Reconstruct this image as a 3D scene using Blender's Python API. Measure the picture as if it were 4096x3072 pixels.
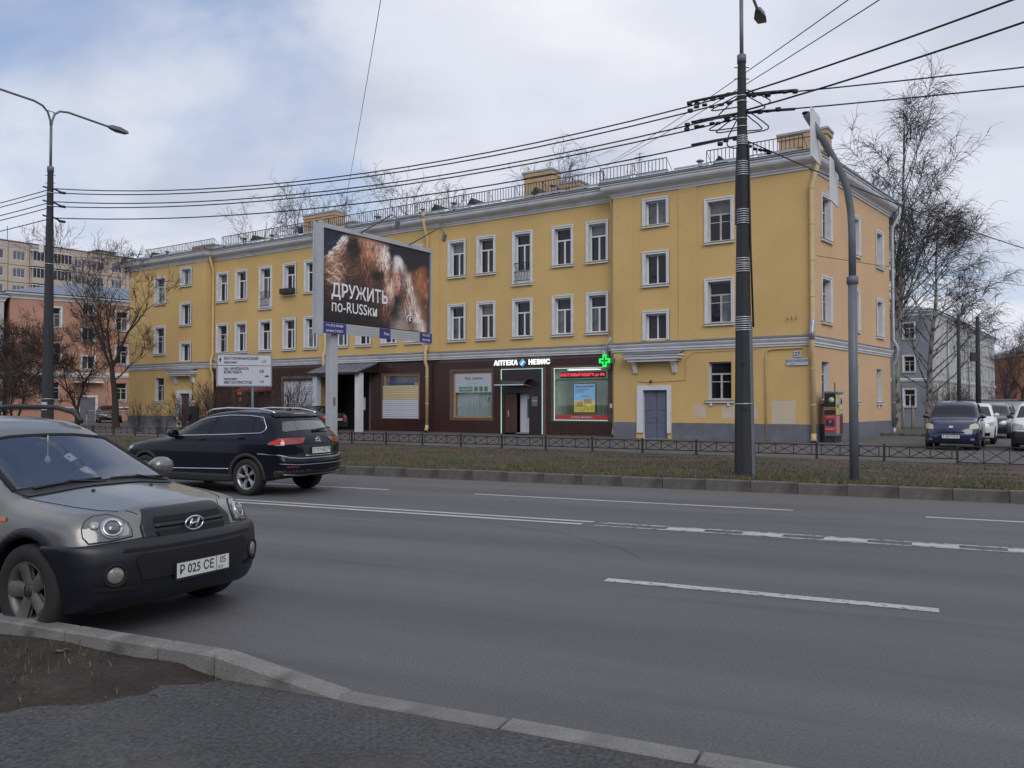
import bpy, bmesh, math, random
import numpy as np
from mathutils import Vector, Matrix
from mathutils.bvhtree import BVHTree
random.seed(7); RNG = np.random.default_rng(7)
PI = math.pi; R = math.radians
SC = bpy.context.scene; COL = SC.collection
for o in list(bpy.data.objects): bpy.data.objects.remove(o)

# ---------------------------------------------------------------- camera, sky, sun, exposure
cam = bpy.data.cameras.new('camera'); camo = bpy.data.objects.new('camera', cam); COL.objects.link(camo)
cam.sensor_width = 36; cam.lens = 29.88; cam.clip_end = 3000; cam.clip_start = .05
camo.location = (0, 0, 1.75); camo.rotation_euler = (R(90 + 1.331), 0, 0)
SC.camera = camo
SUN_EL, SUN_AZ = 36, 168          # azimuth measured clockwise from +Y: the veiled sun stands behind the photographer, a little to the right
sl = bpy.data.lights.new('sun', 'SUN'); so = bpy.data.objects.new('sun', sl); COL.objects.link(so)
sl.energy = 1.3; sl.angle = R(35); sl.color = (1, .955, .9)
so.rotation_euler = (R(90 - SUN_EL), 0, R(180 - SUN_AZ))
W = bpy.data.worlds.new('World'); SC.world = W; W.use_nodes = True
nt = W.node_tree; nt.nodes.clear()
def wn(t, **k):
    n = nt.nodes.new(t)
    for a, b in k.items(): setattr(n, a, b)
    return n
def wl(a, b): nt.links.new(a, b)
sky = wn('ShaderNodeTexSky', sky_type='NISHITA', sun_disc=False)
sky.sun_elevation = R(SUN_EL); sky.sun_rotation = R(SUN_AZ); sky.air_density = 1.0; sky.dust_density = .6; sky.ozone_density = 1.5
tc = wn('ShaderNodeTexCoord'); sep = wn('ShaderNodeSeparateXYZ'); wl(tc.outputs['Generated'], sep.inputs[0])
zc = wn('ShaderNodeMath', operation='MAXIMUM'); wl(sep.outputs[2], zc.inputs[0]); zc.inputs[1].default_value = 0
za = wn('ShaderNodeMath', operation='ADD'); wl(zc.outputs[0], za.inputs[0]); za.inputs[1].default_value = .22
dx = wn('ShaderNodeMath', operation='DIVIDE'); wl(sep.outputs[0], dx.inputs[0]); wl(za.outputs[0], dx.inputs[1])
dy = wn('ShaderNodeMath', operation='DIVIDE'); wl(sep.outputs[1], dy.inputs[0]); wl(za.outputs[0], dy.inputs[1])
cb = wn('ShaderNodeCombineXYZ'); wl(dx.outputs[0], cb.inputs[0]); wl(dy.outputs[0], cb.inputs[1])
def wnoise(scale, detail, rough, dist, off):
    mp = wn('ShaderNodeMapping'); mp.inputs['Location'].default_value = off; wl(cb.outputs[0], mp.inputs[0])
    n = wn('ShaderNodeTexNoise'); n.inputs['Scale'].default_value = scale; n.inputs['Detail'].default_value = detail
    n.inputs['Roughness'].default_value = rough; n.inputs['Distortion'].default_value = dist; wl(mp.outputs[0], n.inputs['Vector'])
    return n
def wramp(src, pts):
    r = wn('ShaderNodeValToRGB'); r.color_ramp.interpolation = 'EASE'
    while len(r.color_ramp.elements) < len(pts): r.color_ramp.elements.new(.5)
    for e, (p, c) in zip(r.color_ramp.elements, pts): e.position = p; e.color = (*c, 1)
    wl(src, r.inputs[0]); return r
cov = wramp(wnoise(.95, 7, .52, .35, (8.6, 2.1, 0)).outputs['Fac'], [(.345, (0, 0, 0)), (.55, (1, 1, 1))])
shade = wramp(wnoise(1.15, 6, .5, .2, (11.3, 1.9, 4)).outputs['Fac'], [(.33, (6.0, 6.3, 7.5)), (.5, (7.5, 7.8, 8.75)), (.66, (9.0, 9.15, 9.5))])
mixc = wn('ShaderNodeMixRGB'); wl(cov.outputs[0], mixc.inputs[0]); wl(shade.outputs[0], mixc.inputs[2])
skm = wn('ShaderNodeMixRGB', blend_type='MULTIPLY'); skm.inputs[0].default_value = 1; skm.inputs[2].default_value = (1.0, 1.0, 1.0, 1); wl(sky.outputs[0], skm.inputs[1])
ska = wn('ShaderNodeMixRGB'); ska.inputs[0].default_value = .42; wl(skm.outputs[0], ska.inputs[1]); ska.inputs[2].default_value = (4.6, 6.1, 9.4, 1)
wl(ska.outputs[0], mixc.inputs[1])
bg = wn('ShaderNodeBackground'); bg.inputs[1].default_value = .1; wl(mixc.outputs[0], bg.inputs[0])
ow = wn('ShaderNodeOutputWorld'); wl(bg.outputs[0], ow.inputs[0])
SC.view_settings.view_transform = 'Standard'; SC.view_settings.look = 'None'
SC.view_settings.exposure = 0; SC.view_settings.gamma = 1; SC.view_settings.use_curve_mapping = False
SC.cycles.max_bounces = 6; SC.cycles.diffuse_bounces = 3; SC.cycles.glossy_bounces = 3; SC.cycles.transparent_max_bounces = 8

# ---------------------------------------------------------------- materials
MATS = {}
def mat(name, col, rough=.7, metal=0, var=.12, scale=2.0, bump=0, bscale=30, spec=.5, coat=0, emit=0, fine=0, fscale=60, brick=None, stain=None, obj_rand=0, stretch=None):
    if name in MATS: return MATS[name]
    m = bpy.data.materials.new(name); m.use_nodes = True; t = m.node_tree; N = t.nodes; L = t.links
    b = N['Principled BSDF']; b.inputs['Roughness'].default_value = rough; b.inputs['Metallic'].default_value = metal
    b.inputs['Specular IOR Level'].default_value = spec; b.inputs['Coat Weight'].default_value = coat; b.inputs['Coat Roughness'].default_value = .05
    c = (*col, 1); tcn = N.new('ShaderNodeTexCoord'); vec = tcn.outputs['Object']
    if stretch:
        mp = N.new('ShaderNodeMapping'); mp.inputs['Scale'].default_value = stretch[:3]
        if len(stretch) > 3: mp.inputs['Rotation'].default_value = (0, 0, stretch[3])
        L.new(vec, mp.inputs[0]); vec2 = mp.outputs[0]
    else: vec2 = vec
    def noise(v, s, d=4):
        n = N.new('ShaderNodeTexNoise'); n.inputs['Scale'].default_value = s; n.inputs['Detail'].default_value = d; L.new(v, n.inputs['Vector']); return n.outputs['Fac']
    def mul(colsock, fac, lo, hi):
        mr = N.new('ShaderNodeMapRange'); L.new(fac, mr.inputs[0]); mr.inputs[1].default_value = .28; mr.inputs[2].default_value = .72
        mr.inputs[3].default_value = lo; mr.inputs[4].default_value = hi
        mx = N.new('ShaderNodeMixRGB'); mx.blend_type = 'MULTIPLY'; mx.inputs[0].default_value = 1; L.new(colsock, mx.inputs[1]); L.new(mr.outputs[0], mx.inputs[2]); return mx.outputs[0]
    rgb = N.new('ShaderNodeRGB'); rgb.outputs[0].default_value = c; cs = rgb.outputs[0]
    if var: cs = mul(cs, noise(vec2, scale), 1 - var, 1 + var)
    if fine: cs = mul(cs, noise(vec, fscale, 2), 1 - fine, 1 + fine)
    if stain:
        sc_, scol, lo, hi = stain
        r = N.new('ShaderNodeValToRGB'); r.color_ramp.elements[0].position = lo; r.color_ramp.elements[1].position = hi; L.new(noise(vec2, sc_, 6), r.inputs[0])
        mx = N.new('ShaderNodeMixRGB'); L.new(r.outputs[0], mx.inputs[0]); L.new(cs, mx.inputs[1]); mx.inputs[2].default_value = (*scol, 1); cs = mx.outputs[0]
    if obj_rand:
        oi = N.new('ShaderNodeObjectInfo'); mr = N.new('ShaderNodeMapRange'); L.new(oi.outputs['Random'], mr.inputs[0]); mr.inputs[3].default_value = 1 - obj_rand; mr.inputs[4].default_value = 1 + obj_rand
        mx = N.new('ShaderNodeMixRGB'); mx.blend_type = 'MULTIPLY'; mx.inputs[0].default_value = 1; L.new(cs, mx.inputs[1]); L.new(mr.outputs[0], mx.inputs[2]); cs = mx.outputs[0]
    L.new(cs, b.inputs['Base Color'])
    if emit:
        L.new(cs, b.inputs['Emission Color']); b.inputs['Emission Strength'].default_value = emit
    h = None
    if brick:
        bt = N.new('ShaderNodeTexBrick'); bt.inputs['Scale'].default_value = 1; bt.inputs['Brick Width'].default_value = brick[0]; bt.inputs['Row Height'].default_value = brick[1]
        bt.inputs['Mortar Size'].default_value = .012; bt.inputs['Mortar Smooth'].default_value = .8
        rot = N.new('ShaderNodeSeparateXYZ'); L.new(vec, rot.inputs[0]); ad = N.new('ShaderNodeMath'); ad.operation = 'ADD'; L.new(rot.outputs[0], ad.inputs[0]); L.new(rot.outputs[1], ad.inputs[1])
        cbn = N.new('ShaderNodeCombineXYZ'); L.new(ad.outputs[0], cbn.inputs[0]); L.new(rot.outputs[2], cbn.inputs[1]); L.new(cbn.outputs[0], bt.inputs['Vector'])
        inv = N.new('ShaderNodeMath'); inv.operation = 'SUBTRACT'; inv.inputs[0].default_value = 1; L.new(bt.outputs['Fac'], inv.inputs[1]); h = inv.outputs[0]
    if bump or brick:
        bn = N.new('ShaderNodeBump'); bn.inputs['Distance'].default_value = .02; bn.inputs['Strength'].default_value = bump if bump else .2
        if h is None: h = noise(vec, bscale, 5)
        L.new(h, bn.inputs['Height']); L.new(bn.outputs[0], b.inputs['Normal'])
    MATS[name] = m; return m
def sheet_glass(name, tint, gloss, base=.05):
    """clear pane: see-through, with a reflection that grows towards grazing angles, alike from both sides"""
    m = bpy.data.materials.new(name); m.use_nodes = True; N = m.node_tree.nodes; L = m.node_tree.links; N.clear()
    tr = N.new('ShaderNodeBsdfTransparent'); tr.inputs[0].default_value = (*tint, 1); gl = N.new('ShaderNodeBsdfGlossy'); gl.inputs['Roughness'].default_value = .02; gl.inputs[0].default_value = (*gloss, 1)
    lw = N.new('ShaderNodeLayerWeight'); lw.inputs[0].default_value = .5; pw_ = N.new('ShaderNodeMath'); pw_.operation = 'POWER'; pw_.inputs[1].default_value = 4; L.new(lw.outputs['Facing'], pw_.inputs[0])
    ma = N.new('ShaderNodeMath'); ma.operation = 'MULTIPLY_ADD'; ma.inputs[1].default_value = .9; ma.inputs[2].default_value = base; L.new(pw_.outputs[0], ma.inputs[0])
    mx = N.new('ShaderNodeMixShader'); om = N.new('ShaderNodeOutputMaterial'); L.new(ma.outputs[0], mx.inputs[0]); L.new(tr.outputs[0], mx.inputs[1]); L.new(gl.outputs[0], mx.inputs[2]); L.new(mx.outputs[0], om.inputs[0]); MATS[name] = m
RA = -25.173
mat('asphalt', (.104, .103, .106), .8, var=.16, scale=.5, fine=.28, fscale=55, bump=.25, bscale=120, stretch=(.25, 2.2, 1, -R(RA)), stain=(1.3, (.084, .083, .084), .55, .75))
mat('pavement', (.098, .093, .090), .88, var=.2, scale=.6, fine=.3, fscale=45, bump=.4, bscale=70, stain=(.9, (.125, .116, .108), .52, .72))
mat('near_asphalt', (.066, .065, .066), .92, var=.28, scale=1.1, fine=.5, fscale=38, bump=1.0, bscale=48, stain=(1.0, (.095, .090, .083), .5, .68))
mat('dirt', (.036, .025, .019), .95, var=.35, scale=3.0, fine=.45, fscale=34, bump=1.0, bscale=26, stain=(2.2, (.019, .0145, .0125), .45, .65))
mat('verge', (.080, .055, .040), .95, var=.3, scale=1.5, fine=.3, fscale=25, bump=.7, bscale=20, stain=(.8, (.050, .050, .027), .45, .62))
mat('lawn', (.055, .062, .030), .95, var=.3, scale=1.5, bump=.6, bscale=15)
mat('grass_green', (.066, .078, .028), .8, var=.3, scale=3); mat('grass_dry', (.17, .128, .072), .85, var=.3, scale=3); mat('leaf_brown', (.075, .045, .03), .85, var=.35, scale=4)
mat('line_paint', (.44, .44, .425), .75, var=.12, scale=3, fine=.25, fscale=40, bump=.2)
mat('kerb_stone', (.19, .185, .175), .85, var=.22, scale=4, fine=.2, fscale=60, bump=.35, bscale=60, stain=(3, (.10, .095, .09), .55, .75), obj_rand=.12)
mat('far_kerb', (.115, .108, .10), .88, var=.25, scale=3, fine=.2, fscale=40, bump=.35, bscale=40, stain=(2.0, (.065, .06, .055), .5, .72), obj_rand=.06)
mat('wall_yellow', (.60, .41, .165), .85, var=.07, scale=.5, fine=.05, fscale=12, brick=(.26, .078), stain=(.35, (.555, .372, .147), .52, .75))
mat('wall_peach', (.60, .395, .225), .85, var=.06, scale=.5, fine=.05, fscale=12, brick=(.26, .078))
mat('plinth', (.14, .147, .175), .85, var=.15, scale=2, fine=.1, bump=.4, bscale=9, stain=(1.8, (.19, .186, .182), .6, .72))
mat('trim_white', (.63, .64, .66), .75, var=.08, scale=2, bump=.1, bscale=20, stain=(1.6, (.50, .49, .48), .56, .8))
mat('frame_white', (.70, .71, .74), .4, var=.04); mat('frame_old', (.42, .40, .38), .7, var=.2, scale=6, bump=.3)
mat('patch_paint', (.56, .47, .36), .85, var=.06); mat('brown_tile', (.044, .014, .011), .3, var=.25, scale=5, obj_rand=.25, bump=.05, bscale=40); mat('grout', (.12, .08, .072), .9)
mat('roof_metal', (.20, .215, .24), .45, metal=.35, var=.15, scale=1.2); mat('dark_metal', (.03, .027, .026), .6, var=.2); mat('rust_rail', (.05, .036, .03), .75, var=.3, scale=6)
mat('pipe_yellow', (.58, .43, .225), .6, var=.1); mat('galv', (.36, .375, .40), .42, metal=.6, var=.12, scale=3); mat('chimney', (.46, .33, .20), .9, var=.15, scale=3, bump=.3, bscale=12, brick=(.26, .078))
mat('glass', (.014, .016, .022), .04, var=0, spec=.4, obj_rand=.35); mat('glass_pale', (.10, .105, .12), .06, var=.35, scale=2.5, spec=.55, obj_rand=.3)
mat('door_blue', (.12, .135, .19), .6, var=.1, scale=4); mat('door_brown', (.075, .028, .022), .5, var=.15); mat('door_maroon', (.10, .05, .06), .6)
mat('fence_black', (.028, .024, .023), .6, var=.25, scale=8); mat('concrete', (.030, .031, .036), .8, var=.12, scale=2.5, fine=.1, bump=.25, bscale=40, stretch=(3, 3, .5)); mat('concrete_dark', (.045, .046, .052), .7, var=.2, scale=2)
mat('steel_paint', (.13, .142, .162), .5, var=.12, scale=3); mat('white_plastic', (.66, .66, .68), .4, var=.04); mat('black', (.012, .012, .013), .5, var=0); mat('wire', (.02, .02, .022), .7, var=0)
mat('strap', (.55, .55, .58), .35, metal=.4, var=.05)
mat('bark_dark', (.045, .036, .031), .95, var=.3, scale=5, bump=.6, bscale=14); mat('twig', (.052, .036, .030), .9, var=.2); mat('twig_birch', (.050, .046, .048), .9, var=.2)
mat('birch_bark', (.24, .225, .215), .85, var=.2, scale=4, stretch=(1, 1, .6), stain=(4.5, (.04, .036, .035), .48, .6), bump=.4)

# ---------------------------------------------------------------- object helpers
def tag(o, label=None, cat=None, group=None, kind=None):
    if label: o['label'] = label
    if cat: o['category'] = cat
    if group: o['group'] = group
    if kind: o['kind'] = kind
    return o
def empty(name, loc=(0, 0, 0), rz=0, label=None, cat=None, group=None):
    o = bpy.data.objects.new(name, None); COL.objects.link(o); o.location = loc; o.rotation_euler = (0, 0, rz); o.empty_display_size = .2
    return tag(o, label, cat, group)
def link(name, me, parent=None, loc=None, rz=None):
    o = bpy.data.objects.new(name, me); COL.objects.link(o)
    if parent is not None: o.parent = parent
    if loc is not None: o.location = loc
    if rz is not None: o.rotation_euler = (0, 0, rz)
    return o
def cp(o, parent=None, loc=None):
    c = o.copy(); COL.objects.link(c); c.parent = parent
    if loc is not None: c.location = loc
    return c
def tree_cp(root, parent=None):
    c = cp(root, parent)
    for ch in root.children: tree_cp(ch, c)
    return c
class MB:
    """collects boxes, tubes, prisms and quads for ONE mesh object"""
    def __init__(s): s.v = []; s.f = []; s.m = []; s.mats = []; s.cur = 0; s.smooth = []
    def use(s, name):
        m = MATS[name]
        if m not in s.mats: s.mats.append(m)
        s.cur = s.mats.index(m); return s
    def add(s, v, f, smooth=False):
        b = len(s.v); s.v += [tuple(p) for p in v]
        for q in f: s.f.append(tuple(i + b for i in q)); s.m.append(s.cur); s.smooth.append(smooth)
        return s
    def box(s, x0, x1, y0, y1, z0, z1):
        v = [(x, y, z) for z in (z0, z1) for y in (y0, y1) for x in (x0, x1)]
        return s.add(v, [(0, 2, 3, 1), (4, 5, 7, 6), (0, 1, 5, 4), (2, 6, 7, 3), (0, 4, 6, 2), (1, 3, 7, 5)])
    def quad(s, a, b, c, d): return s.add([a, b, c, d], [(0, 1, 2, 3)])
    def poly(s, pts): return s.add(pts, [tuple(range(len(pts)))])
    def prism(s, pts, off):
        n = len(pts); off = Vector(off); v = [Vector(p) for p in pts] + [Vector(p) + off for p in pts]
        return s.add(v, [tuple(range(n))[::-1], tuple(range(n, 2 * n))] + [(i, (i + 1) % n, n + (i + 1) % n, n + i) for i in range(n)])
    def tube(s, pts, r, n=8, caps=True):
        pts = [Vector(p) for p in pts]; k = len(pts); rr = r if isinstance(r, (list, tuple)) else [r] * k
        v = []; f = []; up = None
        for i, p in enumerate(pts):
            t = (pts[min(i + 1, k - 1)] - pts[max(i - 1, 0)]).normalized()
            if up is None: up = Vector((0, 0, 1)) if abs(t.z) < .9 else Vector((1, 0, 0))
            a = t.cross(up).normalized(); b = a.cross(t).normalized(); up = b
            for j in range(n):
                an = 2 * PI * j / n; v.append(p + (a * math.cos(an) + b * math.sin(an)) * rr[i])
        for i in range(k - 1):
            for j in range(n): f.append((i * n + j, i * n + (j + 1) % n, (i + 1) * n + (j + 1) % n, (i + 1) * n + j))
        if caps: f += [tuple(range(n))[::-1], tuple(range((k - 1) * n, k * n))]
        return s.add(v, f, n > 4)
    def lathe(s, prof, n=20, axis='z', at=(0, 0, 0), smooth=True, caps=True):
        v = []; f = []; k = len(prof)
        for r, h in prof:
            for j in range(n):
                an = 2 * PI * j / n; c, d = math.cos(an) * r, math.sin(an) * r
                p = (c, d, h) if axis == 'z' else ((c, h, d) if axis == 'y' else (h, c, d))
                v.append((p[0] + at[0], p[1] + at[1], p[2] + at[2]))
        for i in range(k - 1):
            for j in range(n): f.append((i * n + j, i * n + (j + 1) % n, (i + 1) * n + (j + 1) % n, (i + 1) * n + j))
        if caps: f += [tuple(range(n))[::-1], tuple(range((k - 1) * n, k * n))]
        return s.add(v, f, smooth)
    def mesh(s, name, bevel=0):
        me = bpy.data.meshes.new(name); me.from_pydata(s.v, [], s.f)
        for m in s.mats: me.materials.append(m)
        me.polygons.foreach_set('material_index', s.m); me.polygons.foreach_set('use_smooth', s.smooth)
        bm = bmesh.new(); bm.from_mesh(me); bmesh.ops.recalc_face_normals(bm, faces=bm.faces)
        if bevel: bmesh.ops.bevel(bm, geom=[e for e in bm.edges if e.calc_face_angle(0) > .5], offset=bevel, segments=1, affect='EDGES')
        bm.to_mesh(me); bm.free(); me.update(); return me
    def build(s, name, parent=None, loc=None, rz=None, bevel=0): return link(name, s.mesh(name, bevel), parent, loc, rz)
def np_mesh(name, V, F, mats, midx=None, smooth=False):
    """fast mesh from numpy arrays; F is (n,3) or (n,4)"""
    me = bpy.data.meshes.new(name); n, k = F.shape
    me.vertices.add(len(V)); me.vertices.foreach_set('co', np.ascontiguousarray(V, dtype=np.float32).ravel())
    me.loops.add(n * k); me.loops.foreach_set('vertex_index', np.ascontiguousarray(F, dtype=np.int32).ravel())
    me.polygons.add(n); me.polygons.foreach_set('loop_start', np.arange(0, n * k, k, dtype=np.int32)); me.polygons.foreach_set('loop_total', np.full(n, k, dtype=np.int32))
    for m in mats: me.materials.append(MATS[m] if isinstance(m, str) else m)
    if midx is not None: me.polygons.foreach_set('material_index', np.ascontiguousarray(midx, dtype=np.int32))
    me.polygons.foreach_set('use_smooth', np.full(n, smooth)); me.update(calc_edges=True); return me
TS = bpy.data.scenes.new('lettering_bench')          # an empty side scene to turn writing into meshes quickly; removed at the end
def text_mesh(body, size, m, align='CENTER', extrude=0, bold=0, sx=1.0, spacing=1.0):
    cu = bpy.data.curves.new('lettering', 'FONT'); cu.body = body; cu.size = size; cu.align_x = align; cu.align_y = 'CENTER'; cu.extrude = extrude; cu.offset = bold; cu.resolution_u = 3; cu.space_character = spacing
    o = bpy.data.objects.new('lettering', cu); TS.collection.objects.link(o); 
    with bpy.context.temp_override(scene=TS, view_layer=TS.view_layers[0]): dg = bpy.context.evaluated_depsgraph_get(); me = bpy.data.meshes.new_from_object(o.evaluated_get(dg))
    bpy.data.objects.remove(o)
    me.materials.clear(); me.materials.append(MATS[m])
    # lay the writing upright: local X to the right, Z up, facing -Y
    me.transform(Matrix.Scale(sx, 4, (1, 0, 0))); me.transform(Matrix.Rotation(R(90), 4, 'X')); return me
def text(body, size, m, parent, loc, align='CENTER', extrude=0, bold=0, rz=0, sx=1.0, name='lettering', spacing=1.0):
    return link(name, text_mesh(body, size, m, align, extrude, bold, sx, spacing), parent, loc, rz)
def sweep(mb, path, prof, closed=False):
    """profile (out, z) swept along a plan path with mitred corners; out is to the right-hand side of the path"""
    P = [Vector(p) for p in path]; n = len(P); offs = []
    for i in range(n):
        d0 = (P[i] - P[i - 1]).normalized() if i else None; d1 = (P[(i + 1) % n] - P[i]).normalized() if i < n - 1 else None
        d0 = d0 or d1; d1 = d1 or d0
        n0 = Vector((d0.y, -d0.x)); n1 = Vector((d1.y, -d1.x)); b = (n0 + n1); b = b / max(.25, b.dot(n0)) if b.length > 1e-4 else n0
        offs.append(b)
    k = len(prof); v = []; f = []
    for p, o in zip(P, offs):
        for q in prof: v.append((p.x + o.x * q[0], p.y + o.y * q[0], q[1]))
    for i in range(n - 1):
        for j in range(k - 1): f.append((i * k + j, (i + 1) * k + j, (i + 1) * k + j + 1, i * k + j + 1))
    f += [tuple(range(k)), tuple(range((n - 1) * k, n * k))[::-1]]
    return mb.add(v, f)
def wall_holes(mb, u0, u1, z0, z1, holes, P, depth, reveal='trim_white', wallm='wall_yellow'):
    """wall rectangle with rectangular openings and reveals; P(u, z, d) gives the point at depth d behind the face"""
    us = sorted({u0, u1, *[h[0] for h in holes], *[h[1] for h in holes]}); zs = sorted({z0, z1, *[h[2] for h in holes], *[h[3] for h in holes]})
    us = [u for u in us if u0 <= u <= u1]; zs = [z for z in zs if z0 <= z <= z1]
    mb.use(wallm)
    for a, b in zip(us, us[1:]):
        for c, d in zip(zs, zs[1:]):
            um, zm = (a + b) / 2, (c + d) / 2
            if any(h[0] < um < h[1] and h[2] < zm < h[3] for h in holes): continue
            mb.quad(P(a, c, 0), P(b, c, 0), P(b, d, 0), P(a, d, 0))
    mb.use(reveal)
    for a, b, c, d in [h[:4] for h in holes]:
        for (p, q), (r_, s_) in (((a, c), (b, c)), ((b, c), (b, d)), ((b, d), (a, d)), ((a, d), (a, c))):
            mb.quad(P(p, q, 0), P(r_, s_, 0), P(r_, s_, depth), P(p, q, depth))
# ---------------------------------------------------------------- the ground: road frame (t along the road to the right, s across it, away from the photographer)
KA = Vector((-4.33, 21.13)); RD = Vector((math.cos(R(RA)), math.sin(R(RA)))); RN = Vector((-RD.y, RD.x))
def rp(t, s, z=0): p = KA + RD * t + RN * s; return (p.x, p.y, z)
FO = Vector((-6.48 + .18, 33.19 + .28)); FA = -32.58; FD = Vector((math.cos(R(FA)), math.sin(R(FA)))); FN = Vector((-FD.y, FD.x))
def fpt(t, v, z=0): p = FO + FD * t + FN * v; return (p.x, p.y, z)
def ss(x): x = min(1, max(0, x)); return x * x * (3 - 2 * x)
def gz(x, y): return .196 - .85 * ss((y - 43) / 38) * ss((x - 13) / 8)
ZV = .2
def structure(o): o['kind'] = 'structure'; return o
mb = MB().use('dirt'); mb.quad((-1500, -800, -1.6), (1500, -800, -1.6), (1500, 1800, -1.6), (-1500, 1800, -1.6)); structure(mb.build('ground'))
# road sheet in its own frame, so that wear can follow the lanes
me_road = MB().use('asphalt'); me_road.quad((-220, -13.2, 0), (160, -13.2, 0), (160, .12, 0), (-220, .12, 0))
road = me_road.build('road', None, (KA.x, KA.y, 0), R(RA)); structure(road)
m = MATS['asphalt']; N = m.node_tree.nodes; L = m.node_tree.links
b = N['Principled BSDF']; src = b.inputs['Base Color'].links[0].from_socket
tcn = N.new('ShaderNodeTexCoord'); sp = N.new('ShaderNodeSeparateXYZ'); L.new(tcn.outputs['Object'], sp.inputs[0])
nz = N.new('ShaderNodeTexNoise'); nz.inputs['Scale'].default_value = 1.1; nz.inputs['Detail'].default_value = 5; L.new(tcn.outputs['Object'], nz.inputs['Vector'])
ad = N.new('ShaderNodeMath'); ad.operation = 'MULTIPLY_ADD'; L.new(nz.outputs['Fac'], ad.inputs[0]); ad.inputs[1].default_value = .9; L.new(sp.outputs[1], ad.inputs[2])
rr = N.new('ShaderNodeMapRange'); L.new(ad.outputs[0], rr.inputs[0]); rr.inputs[1].default_value = -1.0; rr.inputs[2].default_value = .35; rr.inputs[3].default_value = 0; rr.inputs[4].default_value = .75
mx = N.new('ShaderNodeMixRGB'); L.new(rr.outputs[0], mx.inputs[0]); L.new(src, mx.inputs[1]); mx.inputs[2].default_value = (.15, .135, .122, 1)
wv = N.new('ShaderNodeMath'); wv.operation = 'SINE'; ml = N.new('ShaderNodeMath'); ml.operation = 'MULTIPLY_ADD'; L.new(sp.outputs[1], ml.inputs[0]); ml.inputs[1].default_value = 2 * PI / 1.75; ml.inputs[2].default_value = .6; L.new(ml.outputs[0], wv.inputs[0])
wr = N.new('ShaderNodeMapRange'); L.new(wv.outputs[0], wr.inputs[0]); wr.inputs[1].default_value = -1; wr.inputs[2].default_value = 1; wr.inputs[3].default_value = .92; wr.inputs[4].default_value = 1.1
mm = N.new('ShaderNodeMixRGB'); mm.blend_type = 'MULTIPLY'; mm.inputs[0].default_value = 1; L.new(mx.outputs[0], mm.inputs[1]); L.new(wr.outputs[0], mm.inputs[2]); L.new(mm.outputs[0], b.inputs['Base Color'])

# painted lines
mat('line_worn', (.42, .42, .405), .8, var=.12, fine=.2, fscale=40, stain=(14, (.11, .11, .112), .56, .64)); mat('line_faint', (.34, .34, .33), .85, var=.2, fine=.2, stain=(10, (.105, .105, .107), .45, .62))
def strip(name, t0, t1, s, w, m, z=.004, jag=.012):
    n = max(2, int((t1 - t0) / .35)); V = []; F = []
    for i in range(n + 1):
        t = t0 + (t1 - t0) * i / n; V += [(t, s - w / 2 + RNG.uniform(-jag, jag), z), (t, s + w / 2 + RNG.uniform(-jag, jag), z)]
    for i in range(n): F.append((2 * i, 2 * i + 2, 2 * i + 3, 2 * i + 1))
    mb = MB().use(m); mb.add(V, F); return structure(mb.build(name, None, (KA.x, KA.y, 0), R(RA)))
for k in range(-6, 4): strip('lane_line', 5.23 + 7.86 * k, 11.13 + 7.86 * k, -2.66, .11, 'line_paint', jag=.004)
strip('centre_line', -60, 8.63, -5.35, .115, 'line_paint', jag=.004); strip('centre_line', -60, 8.55, -5.64, .125, 'line_paint', jag=.01)
for k in range(-3, 12): strip('centre_dash', 9.79 + 1.035 * k, 10.31 + 1.035 * k, -5.53, .21, 'line_paint', .005, .006) if k >= 0 else None
strip('old_centre_line', 8.75, 40, -5.37, .12, 'line_faint', .0038); strip('old_centre_line', 8.75, 40, -5.67, .11, 'line_faint', .0038)
strip('lane_dash', 10.14, 13.1, -9.2, .155, 'line_worn', jag=.008); strip('lane_dash', 19.1, 22.1, -9.2, .15, 'line_worn', jag=.012); strip('lane_dash', -16.9, -13.9, -9.2, .15, 'line_worn')
# cracks in the asphalt
mat('crack', (.05, .048, .047), .95, var=0)
for pts in ([(7.1, -6.0), (7.9, -6.35), (8.6, -6.55), (9.2, -7.05), (9.7, -7.35), (10.0, -7.75), (10.25, -8.2)],):
    mb = MB().use('crack'); P = []
    for (a, b_), (c, d) in zip(pts, pts[1:]):
        for k in range(6): f = k / 6; P.append((a + (c - a) * f + RNG.uniform(-.02, .02), b_ + (d - b_) * f + RNG.uniform(-.02, .02)))
    V = []; F = []
    for i, (t, s) in enumerate(P):
        w = RNG.uniform(.002, .006); V += [(t, s - w, .003), (t, s + w, .003)]
    for i in range(len(P) - 1): F.append((2 * i, 2 * i + 2, 2 * i + 3, 2 * i + 1))
    mb.add(V, F); structure(mb.build('asphalt_crack', None, (KA.x, KA.y, 0), R(RA)))
# far verge, between the kerb and the low fence
V = []; F = []; nt_, nv = 150, 14
for i in range(nt_ + 1):
    t = -120 + 200 * i / nt_; a = Vector(rp(t, .2)[:2])
    # where the perpendicular meets the fence line
    den = RN.dot(FN); d = (FO - a).dot(FN) / den; d = max(.6, d + .12)
    for j in range(nv + 1):
        f = j / nv; p = a + RN * d * f
        V.append((p.x, p.y, ZV + (.012 + RNG.uniform(-.012, .018) if 0 < j < nv else -.01)))
for i in range(nt_):
    for j in range(nv): q = i * (nv + 1) + j; F.append((q, q + nv + 1, q + nv + 2, q + 1))
verge = link('grass_verge', np_mesh('grass_verge', np.array(V), np.array(F), ['verge'], smooth=True)); structure(verge)
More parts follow.
